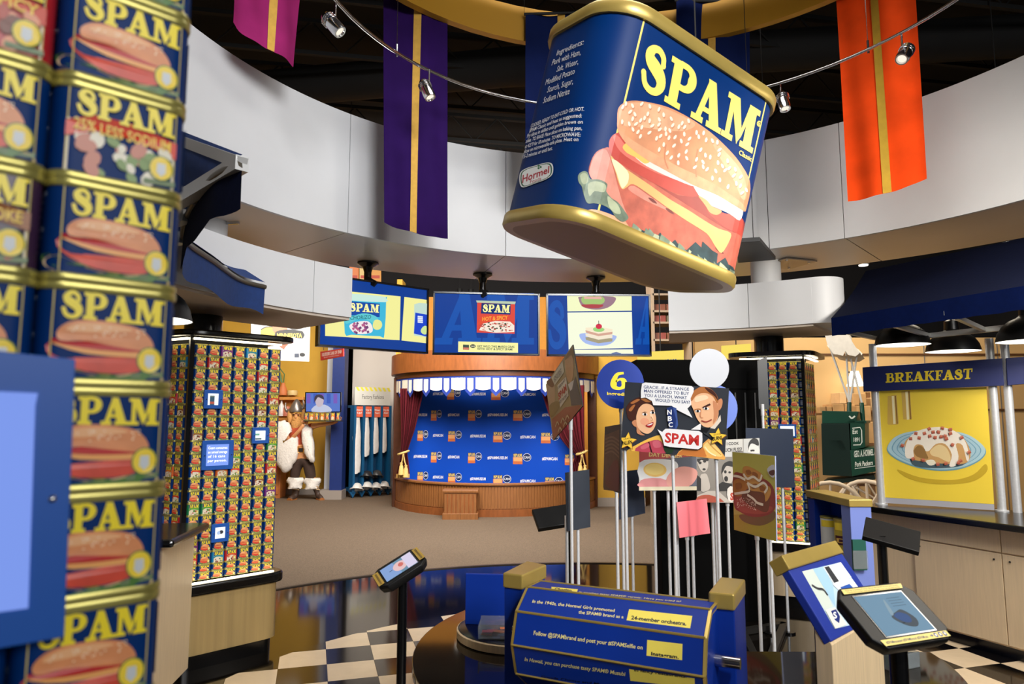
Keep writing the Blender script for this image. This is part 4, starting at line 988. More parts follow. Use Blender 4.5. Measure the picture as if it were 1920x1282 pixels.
# blue posts with gold caps that carry the drum
DK = thing('drum_kiosk', 'blue ten-sided text drum held between two blue posts with gold caps', 'kiosk', (.35, 2.55, TZ))
for capq in ([(942.4, 1073.5), (979.5, 1078), (1025, 1058), (988, 1051)], [(1328, 1109.5), (1377, 1114), (1397.6, 1085.5), (1351, 1081)]):
    c = [atZ(*q, 1.005) for q in capq]; mid = sum(c, Vector())/4
    g = lambda k: [(mid.x+(p.x-mid.x)*k, mid.y+(p.y-mid.y)*k) for p in c]
    MB().prism(g(1.0), .95, 1.005, gold).build('post_cap', DK, 0, .006)
    MB().prism(g(.93), TZ+.001, .955, navy_flat).build('post', DK, 0, .004)
Lf, Rf = atY(963, 1181, 2.52), atY(1322, 1227, 2.22); zf = (Lf.z+Rf.z)/2
ax = Vector((Rf.x-Lf.x, Rf.y-Lf.y, 0)); DL = ax.length; ax.normalize(); bk = Vector((-ax.y, ax.x, 0))
DR, ap = .181, .181*math.cos(math.radians(18)); e0 = math.radians(19)
Lc = Vector((Lf.x, Lf.y, zf))+bk*(ap*math.cos(e0))-Vector((0, 0, ap*math.sin(e0)))
def drum_dir(a): return bk*(-math.cos(a))+Vector((0, 0, math.sin(a)))
vt = [e0+math.radians(36*k-18) for k in range(10)]
loop = lambda s, k=1.: [Lc+ax*s+drum_dir(a)*DR*k for a in vt]
MB().loft([loop(0, .985), loop(DL, .985)], navy_flat, caps=True).build('drum_core', DK)
MB().loft([loop(-.004, .99), loop(.006, 1.0), loop(.006, .9), loop(-.004, .9)], gold).build('end_rim', DK)
MB().loft([loop(DL+.004, .99), loop(DL-.006, 1.0), loop(DL-.006, .9), loop(DL+.004, .9)], gold).build('end_rim', DK)
MB().tube([Lc-ax*.08, Lc+ax*(DL+.08)], .02, chrome, n=12).build('axle', DK, 40)
for a in vt: MB().tube([Lc+ax*.002+drum_dir(a)*DR, Lc+ax*(DL-.002)+drum_dir(a)*DR], .0045, gold, n=6).build('edge_strip', DK, 60)
class Facet(VPlane):
    def __init__(s, k):
        s.n = drum_dir(e0+math.radians(36*k)); s.d = ax.copy(); s.u = s.n.cross(s.d); s.o = Lc+s.n*ap; s.L = DL
        if s.u.z < 0: s.u = -s.u
side = 2*DR*math.sin(math.radians(18))
shade = {}
for k in range(10):
    fc = Facet(k); q = side*.47
    c = [(.008, -q), (DL-.008, -q), (DL-.008, q), (.008, q)]
    slabboard(fc, c, .008, navy_flat, 'facet_panel', DK)
kd = crop(940, 1040, 4.174); ycard = M('yellow_card', (246, 226, 96), .5, noise=.03); lt = pm((244, 230, 150)); dk = pm((16, 24, 50))
def facet_print(k, cards, texts):
    fc = Facet(k); q = side*.44; mp = lambda x, y, o: fc.mp(x, y, o)
    for pts in cards:
        s = Sheet(mp, .0003, px=fc.px); s.poly([(min(max(a, .01), DL-.01), min(max(b, -q), q)) for a, b in s.p(kd(pts))], ycard); s.build('answer_card', DK)
    for t, quad, mat, b in texts:
        s = Sheet(mp, .0003, px=fc.px); s.n = 3; s.sans(t, s.p(kd(quad)), mat, b); s.build('facet_lettering', DK)
facet_print(1, [[(1000, 425), (1495, 478), (1478, 575), (980, 512)]], [
    ('In the 1940s, the Hormel Girls promoted', [(240, 375), (885, 448), (890, 424), (250, 350)], lt, .012), ('the SPAM® brand as a', [(603, 460), (955, 498), (960, 474), (608, 434)], lt, .012),
    ('24-member orchestra.', [(1015, 505), (1448, 553), (1452, 525), (1020, 476)], dk, .03)])
facet_print(0, [[(1142, 665), (1418, 697), (1415, 824), (1136, 788)]], [
    ('Follow @SPAMbrand and post your #SPAMSelfie on', [(252, 626), (1105, 740), (1110, 708), (256, 592)], lt, .015), ('Instagram.', [(1172, 785), (1388, 812), (1392, 785), (1174, 757)], dk, .03)])
facet_print(-1, [[(1000, 893), (1512, 965), (1516, 1040), (1010, 985)]], [
    ('In Hawaii, you can purchase tasty SPAM® Musubi', [(182, 828), (968, 946), (972, 915), (188, 800)], lt, .012), ('in fancy restaurants.', [(1040, 908), (1450, 962), (1452, 938), (1042, 884)], dk, .02)])
facet_print(2, [[(392, 250), (600, 270), (580, 300), (378, 278)]], [
    ('Chorizo', [(415, 277), (548, 290), (556, 270), (420, 257)], dk, .03), ('is another tasty SPAM® variety. Have you tried it?', [(610, 297), (1400, 372), (1410, 360), (614, 286)], lt, .005)])
facet_print(-2, [[(290, 935), (1200, 1060), (1200, 1090), (305, 955)]], [('Gouda Cheese and Mustard', [(312, 957), (900, 1035), (905, 1015), (316, 940)], dk, .02)])

# ------------------------------------------------------------------ tablets on stands
def board_plane(c, ex, ez):
    p = VPlane((0, 0), (1, 0)); p.d = Vector(ex).normalized(); ez = Vector(ez); p.u = (ez-p.d*ez.dot(p.d)).normalized(); p.n = p.d.cross(p.u)
    if p.n.dot(EYEV-Vector(c)) < 0: p.n = -p.n
    p.o = Vector(c); return p
def tablet(label, c, ex, ez, w, h, th, pole, art, strip_ends=False, frame=.15, base_z=0.):
    p = board_plane(c, ex, ez); root = thing('tablet_stand', label, 'kiosk', (pole.x, pole.y, base_z))
    def oct_(k, g=0.): 
        a, b, ch = w/2*k, h/2*k, min(w, h)*.17
        return [(-a+ch, -b), (a-ch, -b), (a, -b+ch), (a, b-ch), (a-ch, b), (-a+ch, b), (-a, b-ch), (-a, -b+ch)]
    sh = M('tablet_shell', (11, 11, 12), .45, spec=.3)
    m = MB(); F = [p.mp(*q, 0) for q in oct_(.985)]; G = [p.mp(*q, -th*.3) for q in oct_(1)]; K = [p.mp(*q, -th) for q in oct_(.93)]
    m.loft([F, G, K], sh, caps=True); m.build('shell', root, 30, .003)
    iw, ih = w*(1-2*frame), h*(1-2*frame)*1.02
    slabboard(board_plane(p.mp(0, 0, .0012), ex, ez), [(-iw/2-.004, -ih/2-.004), (iw/2+.004, -ih/2-.004), (iw/2+.004, ih/2+.004), (-iw/2-.004, ih/2+.004)], .002, screen_black, 'screen_border', root)
    q = board_plane(p.mp(0, 0, .002), ex, ez); slabboard(q, [(-iw/2, -ih/2), (iw/2, -ih/2), (iw/2, ih/2), (-iw/2, ih/2)], .001, em((112, 150, 176), .8), 'screen', root)
    s = Sheet(lambda x, y, o: p.mp(x, y, .0022+o), .00012, px=p.px); art(s, iw, ih, w, h); s.build('picture', root)
    pr = .022 if w > .24 else .0185
    MB().cyl(pr, base_z+.012, p.mp(0, 0, -th*.6).z, black, turn((pole.x, pole.y, 0)), 20).build('pole', root, 40)
    MB().cyl(.13, base_z, base_z+.014, black, turn((pole.x, pole.y, 0)), 32).build('foot', root, 40)
    return root
ystrip = M('yellow_strip', (240, 214, 120), .5)
def artL(s, iw, ih, w, h):
    s.poly([(-iw/2, -ih/2), (iw*.0, -ih/2), (-iw*.1, ih/2), (-iw/2, ih/2)], em((130, 160, 210), .9)); s.ell(iw*.05, 0, iw*.22, ih*.34, em((226, 190, 190), .9)); s.ell(iw*.08, ih*.05, iw*.08, ih*.15, em((206, 110, 100), .9)); s.rect(iw*.2, -ih/2, iw/2, ih/2, em((214, 206, 230), .9)); s.rect(-iw*.3, -.002, -iw*.2, .002, em((40, 40, 70), .8))
    for sg in (-1, 1):
        x = sg*(w/2-w*.065); s.rect(x-.012, -h*.33, x+.012, h*.33, M('gold_strip', (206, 168, 70), .4, .3)); 
        for k in range(9): s.rect(x-.004, -h*.28+k*h*.062, x+.004, -h*.28+k*h*.062+h*.035, pm((70, 50, 30)))
def artR(s, iw, ih, w, h):
    s.poly([(-iw*.12, -ih*.1), (iw*.02, -ih*.32), (iw*.22, -ih*.38), (iw*.32, -ih*.2), (iw*.2, ih*.05), (iw*.05, ih*.02)], em((70, 82, 92), .75), 4); s.poly([(-iw*.06, -ih*.08), (iw*.04, -ih*.24), (iw*.18, -ih*.26), (iw*.22, -ih*.1), (iw*.08, -ih*.0)], em((48, 84, 140), .75), 4); s.poly([(-iw*.1, -ih*.04), (-iw*.02, ih*.3), (iw*.02, ih*.32), (-iw*.02, ih*.0)], em((140, 166, 180), .8), 3)
    for k in range(4): s.rect(iw*.08, ih*(.36-.07*k), iw*.36, ih*(.375-.07*k), em((90, 116, 134), .8))
    s.poly([(-w*.41, h*.375), (w*.37, h*.375), (w*.40, h*.455), (-w*.40, h*.455)], ystrip); s.poly([(-w*.42, -h*.46), (w*.42, -h*.46), (w*.42, -h*.37), (-w*.43, -h*.37)], ystrip)
    s.sans('Pick up a tasting of trivia about the SPAM brand and its fans', [(-w*.36, h*.42), (w*.34, h*.42), (w*.34, h*.445), (-w*.36, h*.445)], pm((90, 70, 40)), 0); s.sans('Touch the screen and see how many you can answer today', [(-w*.36, h*.385), (w*.34, h*.385), (w*.34, h*.41), (-w*.36, h*.41)], pm((90, 70, 40)), 0)
    s.sans('#SPAMmuseum #SPAMbrand #SPAMcan', [(-w*.39, -h*.435), (w*.14, -h*.435), (w*.14, -h*.395), (-w*.39, -h*.395)], pm((60, 60, 80)), .01)
    for k in range(3): s.ell(w*(.25+.06*k), -h*.415, w*.022, h*.036, pm((30, 50, 110)), 16); s.ell(w*(.25+.06*k), -h*.415, w*.011, h*.018, pm((236, 230, 200)), 10)
    s.poly([(w*.17, -h*.42), (w*.19, -h*.42), (w*.19, -h*.435), (w*.215, -h*.415), (w*.19, -h*.395), (w*.19, -h*.41), (w*.17, -h*.41)], pm((30, 50, 110)))
def toward(c, k): return tuple(EYEV+(Vector(c)-EYEV)*k)
k = .75; cL = toward((-.587, 3.646, .829), k)
tablet('slim tablet on a black pole left of the drum kiosk', cL, (.825, .297, .481), (-.42, .892, .169), .27*k, .222*k, .035, Vector((cL[0]+.018, cL[1]-.01, 0)), artL, frame=.17)
tablet('large tilted tablet with yellow strips on black pole at lower right', (.972, 1.803, 1.104), (.919, .393, -.018), (-.298, .727, .619), .275, .178, .035, Vector((.975, 1.80, 0)), artR, frame=.185)
# tablet seen from behind by the market counter
pb = atY(1672, 1000, 3.95)
root = thing('tablet_stand', 'black tablet stand turned away in front of market counter', 'kiosk', (pb.x-.06, pb.y, 0))
p = board_plane((pb.x, pb.y, pb.z), (.86, -.45, -.23), (.3, .75, .42))
m = MB(); a, b = .14, .1; m.loft([[p.mp(x, y, o) for x, y in ((-a, -b), (a, -b), (a, b), (-a, b))] for o in (0, -.03)], M('tablet_shell', (24, 24, 26)), caps=True); m.build('shell', root, 0, .004)
MB().cyl(.026, .012, pb.z-.01, black, turn((pb.x-.06, pb.y, 0)), 20).build('pole', root, 40); MB().cyl(.14, 0, .014, black, turn((pb.x-.06, pb.y, 0)), 28).build('foot', root, 40)
# and one behind the dark square sign
pb = atY(1043, 966, 5.4)
root = thing('tablet_stand', 'black tablet stand behind the dark square sign', 'kiosk', (pb.x+.1, pb.y, 0)); p = board_plane((pb.x, pb.y, pb.z), (.95, .2, .12), (-.2, .6, .5))
m = MB(); a, b = .17, .1; m.loft([[p.mp(x, y, o) for x, y in ((-a, -b), (a, -b), (a, b), (-a, b))] for o in (0, -.04)], M('tablet_shell', (24, 24, 26)), caps=True); m.build('shell', root, 0, .006)
MB().cyl(.022, .012, pb.z, black, turn((pb.x+.1, pb.y, 0)), 20).build('pole', root, 40); MB().cyl(.13, 0, .014, black, turn((pb.x+.1, pb.y, 0)), 28).build('foot', root, 40)

# ------------------------------------------------------------------ maple lectern with slanted picture
k = 1.62; cP = toward((.714, 1.549, 1.216), k); ex, ez = (.711, .701, -.02), (-.358, .425, .831); pw_, ph = .3*k, .149*k
P0 = board_plane(cP, ex, ez); BLc = P0.mp(-pw_/2, -ph/2); bkd = Vector((ez[0], ez[1], 0)).normalized(); exh = Vector((ex[0], ex[1], 0)).normalized()
LE = thing('lectern', 'maple lectern with blue framed slanted picture and gold cap', 'lectern', (BLc.x, BLc.y, TZ))
F0 = Vector((BLc.x, BLc.y)); e2 = Vector((exh.x, exh.y)); b2 = Vector((bkd.x, bkd.y))
kb = .02
while True:
    q = F0+b2*kb
    if 960+FP*q.x/q.y <= 1506 or kb > .6: break
    kb += .005
F1 = F0+e2*pw_*.98
m = MB(); zt0 = BLc.z-.012; zt1 = BLc.z+kb*1.35
vs = [(F0.x, F0.y, TZ+.001), (F1.x, F1.y, TZ+.001), ((F1+b2*kb).x, (F1+b2*kb).y, TZ+.001), ((F0+b2*kb).x, (F0+b2*kb).y, TZ+.001)]
tp = [(F0.x, F0.y, zt0), (F1.x, F1.y, zt0), ((F1+b2*kb).x, (F1+b2*kb).y, zt1), ((F0+b2*kb).x, (F0+b2*kb).y, zt1)]
m.loft([vs, tp], maple, caps=True); m.build('body', LE, 0, .002)
m = MB(); m.loft([[P0.mp(x, y, o) for x, y in ((-pw_/2, -ph/2), (pw_/2, -ph/2), (pw_/2, ph/2), (-pw_/2, ph/2))] for o in (0, -.03)], M('lectern_blue', (28, 52, 150), .4), caps=True); m.build('picture_frame', LE, 0, .004)
m = MB(); m.loft([[P0.mp(x, y, o) for x, y in ((-pw_/2-.004, ph/2), (pw_/2+.004, ph/2), (pw_/2, ph/2+.052), (-pw_/2, ph/2+.052))] for o in (.008, -.05)], gold, caps=True); m.build('gold_cap', LE, 0, .004)
s = Sheet(lambda x, y, o: P0.mp(x, y, o), .0003, px=P0.px); kp = crop(1460, 1010, 4.714); PP = lambda pts: s.p(kp(pts))
s.poly(PP([(205, 288), (545, 207), (735, 470), (640, 760), (495, 797)]), pm((196, 222, 236)))
s.poly(PP([(205, 288), (300, 265), (420, 470), (480, 600), (405, 630)]), pm((214, 224, 214))); s.poly(PP([(300, 265), (400, 243), (480, 420), (500, 600), (420, 470)]), pm((170, 210, 236)))
s.poly(PP([(390, 250), (480, 228), (560, 380), (480, 395)]), pm((226, 230, 232))); s.poly(PP([(402, 252), (440, 243), (530, 375), (488, 390)]), pm((52, 54, 58))); s.poly(PP([(480, 228), (545, 207), (640, 340), (560, 380)]), pm((240, 242, 244)))
s.poly(PP([(470, 400), (640, 350), (700, 430), (600, 470), (520, 450)]), pm((232, 236, 240))); s.poly(PP([(540, 430), (620, 400), (650, 430), (560, 455)]), pm((40, 90, 180))); s.line(PP([(290, 410), (340, 440), (390, 450), (430, 500)]), .004, pm((60, 60, 66)))
s.poly(PP([(405, 630), (490, 605), (600, 760), (495, 797)]), pm((232, 232, 226))); s.poly(PP([(455, 640), (500, 625), (535, 690), (528, 748), (490, 720)]), pm((24, 44, 120)), 0); s.sans('S', PP([(480, 708), (512, 700), (500, 645), (470, 652)]), pm((240, 240, 240)), .04)
s.build('picture', LE)
# clear leaflet holder on the table behind the big tablet
q = atZ(1700, 1255, TZ); X = turn((q.x, q.y, TZ+.001), .4)
root = thing('leaflet_holder', 'clear leaflet holder with green leaflets on the round table', 'holder', (q.x, q.y, TZ))
m = MB(); m.box((0, 0, .03), (.16, .004, .06), acr, X); m.box((0, .06, .06), (.16, .004, .12), acr, X); m.box((-.08, .03, .03), (.004, .06, .06), acr, X); m.box((.08, .03, .03), (.004, .06, .06), acr, X); m.box((0, .03, .002), (.16, .06, .004), acr, X); m.build('holder', root)
m = MB(); m.box((-.02, .03, .075), (.09, .03, .14), M('green_leaflet', (20, 84, 72), .5), X); m.build('leaflets', root)

# ------------------------------------------------------------------ poster signs on poles
def sign(label, pl, outline, poles, th=.008, mat=None, edge=None, print_=None, pole_r=.0105, smooth=0, name='poster_sign'):
    """pl plane, outline in photo pixels; poles: (u, v) of each pole's top"""
    o2 = [pl.px(*q) for q in outline]
    if smooth: o2 = cat_rom(o2, smooth)
    tops = [pl.mp(*pl.px(*q), -.006-th-pole_r) for q in poles]
    b = tops[0] if tops else pl.mp(*o2[0]); root = thing(name, label, 'sign', (b.x, b.y, 0))
    slabboard(pl, o2, th, mat or pm((40, 44, 52)), 'board', root, edge or black_matt)
    if print_:
        s = Sheet(lambda x, y, o: pl.mp(x, y, o), .00025, px=pl.px); print_(s); s.build('print', root)
    for t in tops:
        MB().cyl(pole_r, .012, t.z+.05, alu, turn((t.x, t.y, 0)), 14).build('pole', root, 60)
        MB().cyl(pole_r*1.35, t.z-.03, t.z+.06, alu, turn((t.x, t.y, 0)), 14).build('clamp', root, 60)
        MB().cyl(.05, 0, .013, black, turn((t.x, t.y, 0)), 20).build('foot', root, 60)
    return root
def frame_plane(TL, TRp, BL):
    TL, TRp, BL = Vector(TL), Vector(TRp), Vector(BL); p = VPlane((0, 0), (1, 0)); p.d = (TRp-TL).normalized(); u = TL-BL
    p.u = (u-p.d*u.dot(p.d)).normalized(); p.n = p.d.cross(p.u); p.o = BL
    if p.n.dot(EYEV-BL) < 0: p.n = -p.n
    return p
skin, skin_d, skin_l = pm((238, 186, 144)), pm((206, 140, 100)), pm((248, 214, 178)); hairb, hairl = pm((70, 36, 28)), pm((176, 110, 60)); ink = pm((18, 20, 24)); paper = pm((236, 236, 238)); red_ = pm((196, 48, 44)); ysig = pm((250, 206, 70))
main = frame_plane((.752, 4.534, 1.833), (1.361, 4.285, 1.78), (.72, 4.572, 1.388)); km = crop(1150, 700, 5.829)
def star(cx, cy, R, rot=0.): return [(cx+(R if i % 2 == 0 else R*.47)*math.sin(rot+i*math.pi/5), cy-(R if i % 2 == 0 else R*.47)*math.cos(rot+i*math.pi/5)) for i in range(10)]
def art_main(s):
    P = lambda pts: s.p(km(pts))
    # food along the bottom
    s.poly(P([(160, 835), (260, 775), (400, 705), (535, 672), (560, 780), (420, 770), (280, 820), (240, 850)]), pm((240, 190, 84)), 2); s.poly(P([(235, 845), (290, 785), (400, 740), (490, 725), (545, 770), (580, 872), (420, 862)]), pm((186, 70, 88)), 2)
    s.line(P([(385, 745), (410, 830), (420, 862)]), .005, pm((60, 20, 26))); s.poly(P([(300, 800), (380, 760), (390, 800), (320, 830)]), pm((206, 100, 116)), 3); s.poly(P([(430, 745), (500, 735), (520, 800), (450, 810)]), pm((206, 100, 116)), 3)
    s.poly(P([(690, 892), (780, 805), (980, 765), (1040, 712), (1120, 780), (1200, 880), (1216, 942), (1000, 918), (760, 895)]), pm((238, 176, 92)), 2)
    s.poly(P([(700, 885), (800, 815), (960, 800), (1010, 880), (1000, 912), (800, 895)]), pm((206, 124, 60)), 3); s.poly(P([(985, 790), (1060, 735), (1130, 800), (1195, 900), (1100, 900), (1020, 850)]), pm((250, 214, 130)), 3); s.line(P([(1000, 800), (1050, 860), (1120, 900)]), .004, pm((250, 240, 190))); s.line(P([(1030, 740), (1090, 810), (1180, 890)]), .003, pm((224, 160, 80)))
    s.poly(P([(550, 790), (600, 775), (655, 800), (650, 860), (590, 878), (560, 840)]), pm((36, 60, 38)), 3)
    # woman
    s.poly(P([(150, 440), (140, 380), (175, 320), (220, 285), (290, 258), (350, 262), (410, 288), (436, 340), (425, 400), (300, 470), (262, 560), (225, 525), (180, 510), (155, 475)]), hairb, 4)
    for q in ([(190, 320), (260, 280), (290, 290), (220, 330)], [(300, 275), (370, 275), (420, 305), (360, 312)], [(170, 400), (210, 350), (240, 345), (200, 410)]): s.poly(P(q), hairl, 4)
    s.poly(P([(205, 530), (250, 505), (275, 560), (300, 640), (345, 672), (300, 672), (258, 645), (255, 590), (225, 572)]), skin_d, 3)
    s.poly(P([(285, 375), (330, 335), (390, 333), (440, 368), (456, 430), (469, 490), (463, 560), (432, 622), (380, 657), (320, 642), (272, 592), (256, 540), (252, 470), (268, 412)]), skin, 4)
    s.ell(*P([(345, 525)])[0], .03, .024, pm((236, 166, 130)), 16); s.poly(P([(400, 420), (425, 440), (440, 500), (420, 520), (405, 480)]), skin_l, 4)
    for q in ([(310, 432), (345, 418), (375, 425), (345, 428)], [(405, 408), (435, 398), (446, 406), (430, 410)]): s.poly(P(q), hairb)
    for e in ((345, 446), (430, 426)): s.ell(*P([e])[0], .017, .008, paper, 12); s.ell(*P([(e[0]+4, e[1])])[0], .008, .009, ink, 10)
    s.line(P([(412, 470), (430, 505), (410, 520)]), .0025, skin_d); s.poly(P([(355, 565), (395, 545), (438, 528), (434, 568), (405, 590), (372, 582)]), pm((170, 36, 40)), 3); s.poly(P([(368, 563), (400, 552), (430, 540), (428, 552), (395, 568)]), paper, 2)
    # man
    s.poly(P([(945, 560), (1000, 590), (1060, 595), (1110, 600), (1240, 480), (1236, 560), (1225, 640), (1180, 660), (1060, 700), (985, 650)]), pm((52, 56, 60)), 0); s.poly(P([(850, 612), (962, 540), (955, 615)]), paper)
    s.poly(P([(1060, 595), (1130, 520), (1172, 450), (1178, 520), (1110, 605)]), pm((226, 214, 200))); s.poly(P([(960, 590), (1060, 600), (1020, 650), (985, 640)]), ink)
    s.poly(P([(1140, 310), (1178, 272), (1196, 305), (1182, 372), (1150, 402)]), skin_d, 3)
    s.poly(P([(850, 300), (870, 250), (950, 212), (1040, 212), (1110, 258), (1142, 330), (1152, 420), (1142, 490), (1100, 560), (1050, 588), (990, 578), (945, 532), (910, 480), (880, 400), (855, 345)]), skin, 4)
    s.poly(P([(1090, 300), (1142, 340), (1150, 430), (1130, 500), (1090, 550), (1100, 440)]), skin_d, 4); s.poly(P([(900, 260), (1000, 235), (1040, 270), (960, 300), (900, 310)]), skin_l, 4)
    s.poly(P([(838, 280), (865, 205), (940, 152), (1010, 145), (1080, 178), (1132, 238), (1150, 300), (1132, 322), (1095, 255), (1035, 218), (960, 216), (900, 248), (860, 302)]), hairl, 3); s.poly(P([(1000, 150), (1080, 180), (1130, 240), (1146, 300), (1110, 250), (1040, 200)]), hairb, 3)
    s.line(P([(890, 402), (930, 392), (960, 398)]), .006, hairl); s.line(P([(980, 375), (1030, 350), (1062, 335)]), .006, hairb)
    for e in ((928, 410), (1018, 382)): s.ell(*P([e])[0], .017, .008, paper, 12); s.ell(*P([(e[0]-3, e[1])])[0], .008, .008, ink, 10)
    s.line(P([(962, 400), (955, 470), (985, 485)]), .003, skin_d); s.line(P([(965, 515), (1020, 528), (1078, 502)]), .004, pm((150, 60, 50)))
    # speech balloon and lettering
    s.poly(P([(305, 190), (318, 112), (350, 98), (860, 138), (882, 158), (880, 200), (848, 270), (855, 340), (812, 382), (870, 484), (700, 398), (640, 352), (440, 346), (425, 300), (360, 262), (305, 268)]), paper)
    for t, a, b in (('GRACIE...IF A STRANGE', (335, 163), (830, 188)), ('MAN OFFERED TO BUY', (340, 205), (832, 236)), ('YOU A LUNCH, WHAT', (343, 252), (808, 282)), ('WOULD YOU SAY?', (460, 305), (838, 330))):
        s.sans(t, P([a, b, (b[0], b[1]-34), (a[0], a[1]-34)]), pm((40, 60, 110)), .01)
    s.poly(P([(588, 378), (640, 358), (692, 378), (712, 560), (690, 608), (612, 592)]), pm((30, 50, 110))); s.poly(P([(655, 372), (692, 378), (712, 560), (690, 608), (680, 590), (690, 500)]), pm((60, 84, 150)))
    for t, a, b in (('N', (592, 448), (642, 446)), ('B', (598, 518), (646, 516)), ('C', (606, 584), (654, 582))): s.sans(t, P([a, b, (b[0], b[1]-52), (a[0], a[1]-52)]), paper, .03)
    bub = [(548, 625), (575, 602), (620, 602), (940, 628), (975, 650), (978, 720), (972, 800), (930, 826), (620, 800), (560, 785), (545, 720), (534, 690), (485, 606), (540, 638)]
    s.poly(P([(x+(6 if x > 500 else -4), y+7) for x, y in bub]), ink); s.poly(P(bub), paper)
    s.sans('SPAM', P([(566, 748), (938, 782), (940, 672), (570, 642)]), red_, .03)
    for cx, cy, t1, t2 in ((162, 738, 'GRACIE', 'ALLEN'), (1142, 690, 'GEORGE', 'BURNS')):
        s.poly(P(star(cx+5, cy+6, 100, .1)), pm((150, 90, 40))); s.poly(P(star(cx, cy, 98, .1)), ysig)
        s.sans(t1, P([(cx-46, cy-14), (cx+40, cy-26), (cx+40, cy-44), (cx-46, cy-32)]), pm((90, 60, 30)), .0); s.sans(t2, P([(cx-50, cy+42), (cx+48, cy+26), (cx+48, cy-12), (cx-50, cy+0)]), ink, .03)
sign('comic poster of a smiling woman and frowning man with speech balloon', main, km([(130, 92), (318, 104), (350, 97), (862, 137), (1265, 163), (1215, 945), (80, 830)]), [(1170, 838), (1260, 850), (1342, 858)], mat=pm((50, 54, 62)), print_=art_main)
# tilted copy on the left
Lq = [Vector(toward(q, 1.32)) for q in ((.188, 3.804, 1.781), (.299, 3.349, 1.956), (.219, 3.67, 1.477))]; lf = frame_plane(*Lq); kl = crop(1020, 640, 5.825)
def art_left(s):
    P = lambda pts: s.p(kl(pts))
    s.poly(P([(95, 1075), (85, 850), (230, 720), (420, 690), (300, 850), (190, 980)]), pm((176, 100, 80))); 
    s.poly(P([(30, 470), (100, 400), (120, 560), (110, 680), (60, 720)]), pm((206, 176, 140)), 3); s.poly(P([(28, 440), (80, 400), (112, 430), (100, 500), (50, 480)]), pm((120, 80, 50)), 3)
    s.poly(P([(60, 700), (150, 650), (170, 720), (80, 830)]), pm((150, 130, 80)), 3)
    s.poly(P([(235, 180), (290, 110), (320, 180), (325, 330), (300, 440), (260, 430), (238, 320)]), pm((216, 170, 120)), 4); s.poly(P([(228, 200), (260, 130), (312, 80), (322, 200), (300, 150), (250, 190)]), pm((150, 116, 70)), 3)
    s.poly(P([(270, 470), (330, 420), (345, 380), (418, 690), (300, 700)]), pm((90, 96, 110))); s.poly(P([(265, 470), (300, 440), (330, 420), (310, 520), (290, 540)]), paper)
    s.poly(P([(85, 400), (205, 215), (225, 330), (120, 480)]), pm((232, 232, 214))); s.poly(P([(150, 480), (245, 385), (272, 590), (180, 725)]), pm((236, 232, 220)))
    for q, t in ((((112, 420), (196, 318), (192, 285), (108, 388)), 'LUNCH IS READY'), (((118, 450), (200, 352), (196, 322), (114, 420)), 'ON THE DOT!'), (((158, 525), (240, 430), (236, 402), (152, 498)), 'COLD OR HOT'), (((176, 685), (262, 596), (258, 566), (170, 655)), 'HITS THE SPOT')): s.sans(t, P(q), pm((60, 64, 76)), .01)
    s.sans('SPAM', P([(166, 640), (254, 530), (244, 460), (158, 570)]), red_, .04)
    for x, y in ((150, 900), (210, 860), (260, 830), (180, 960), (240, 900)): s.line(P([(x-20, y+30), (x, y-20), (x+20, y+10)]), .006, pm((222, 200, 160)))
sign('steeply turned comic poster seen from the side near the curtain', lf, kl([(20, 470), (312, 35), (418, 705), (100, 1080)]), [(1063.5, 797)], mat=pm((176, 160, 120)), print_=art_left)
def vpl(u0, Y0, u1, Y1): return VPlane((ray(u0, 782).x/ray(u0, 782).y*Y0, Y0), (ray(u1, 782).x/ray(u1, 782).y*Y1, Y1))
# dark square, number disc, pale discs
sign('dark charcoal square sign low at left of the poster cluster', vpl(1060, 4.6, 1107, 4.65), [(1060, 886), (1105, 880), (1107, 988), (1063, 996)], [(1065, 985), (1086, 978)], mat=pm((40, 46, 56)))
def art6(s):
    k = crop(1020, 640, 5.825); P = lambda pts: s.p(k(pts)); yy = pm((244, 220, 40))
    s.raw(*stroke(P([(870, 345), (800, 360), (765, 430), (762, 480), (790, 508), (840, 510), (875, 480), (870, 430), (830, 412), (785, 440)]), [.008, .012, .02, .022, .013, .01, .018, .018, .008, .006]), yy)
    s.sans('ingredients', P([(688, 582), (1010, 600), (1010, 565), (688, 548)]), yy, .03)
q6 = vpl(1119, 4.72, 1207, 4.72); sign('round blue sign with a big yellow 6', q6, disc2(1163, 720, 44.5, 46, 40), [(1165, 764)], mat=navy_flat, edge=navy_flat, print_=art6)
sign('plain round light grey sign behind the comic poster', vpl(1293, 5.0, 1367, 5.0), disc2(1330, 691, 37, 37.5, 40), [(1330, 726)], mat=pm((176, 180, 188)), edge=pm((150, 154, 160)))
sign('round lavender blue sign half hidden behind the comic poster', vpl(1290, 5.1, 1385, 5.1), disc2(1338, 766, 45, 45, 40), [(1338, 806)], mat=pm((96, 122, 206)), edge=pm((80, 104, 180)))
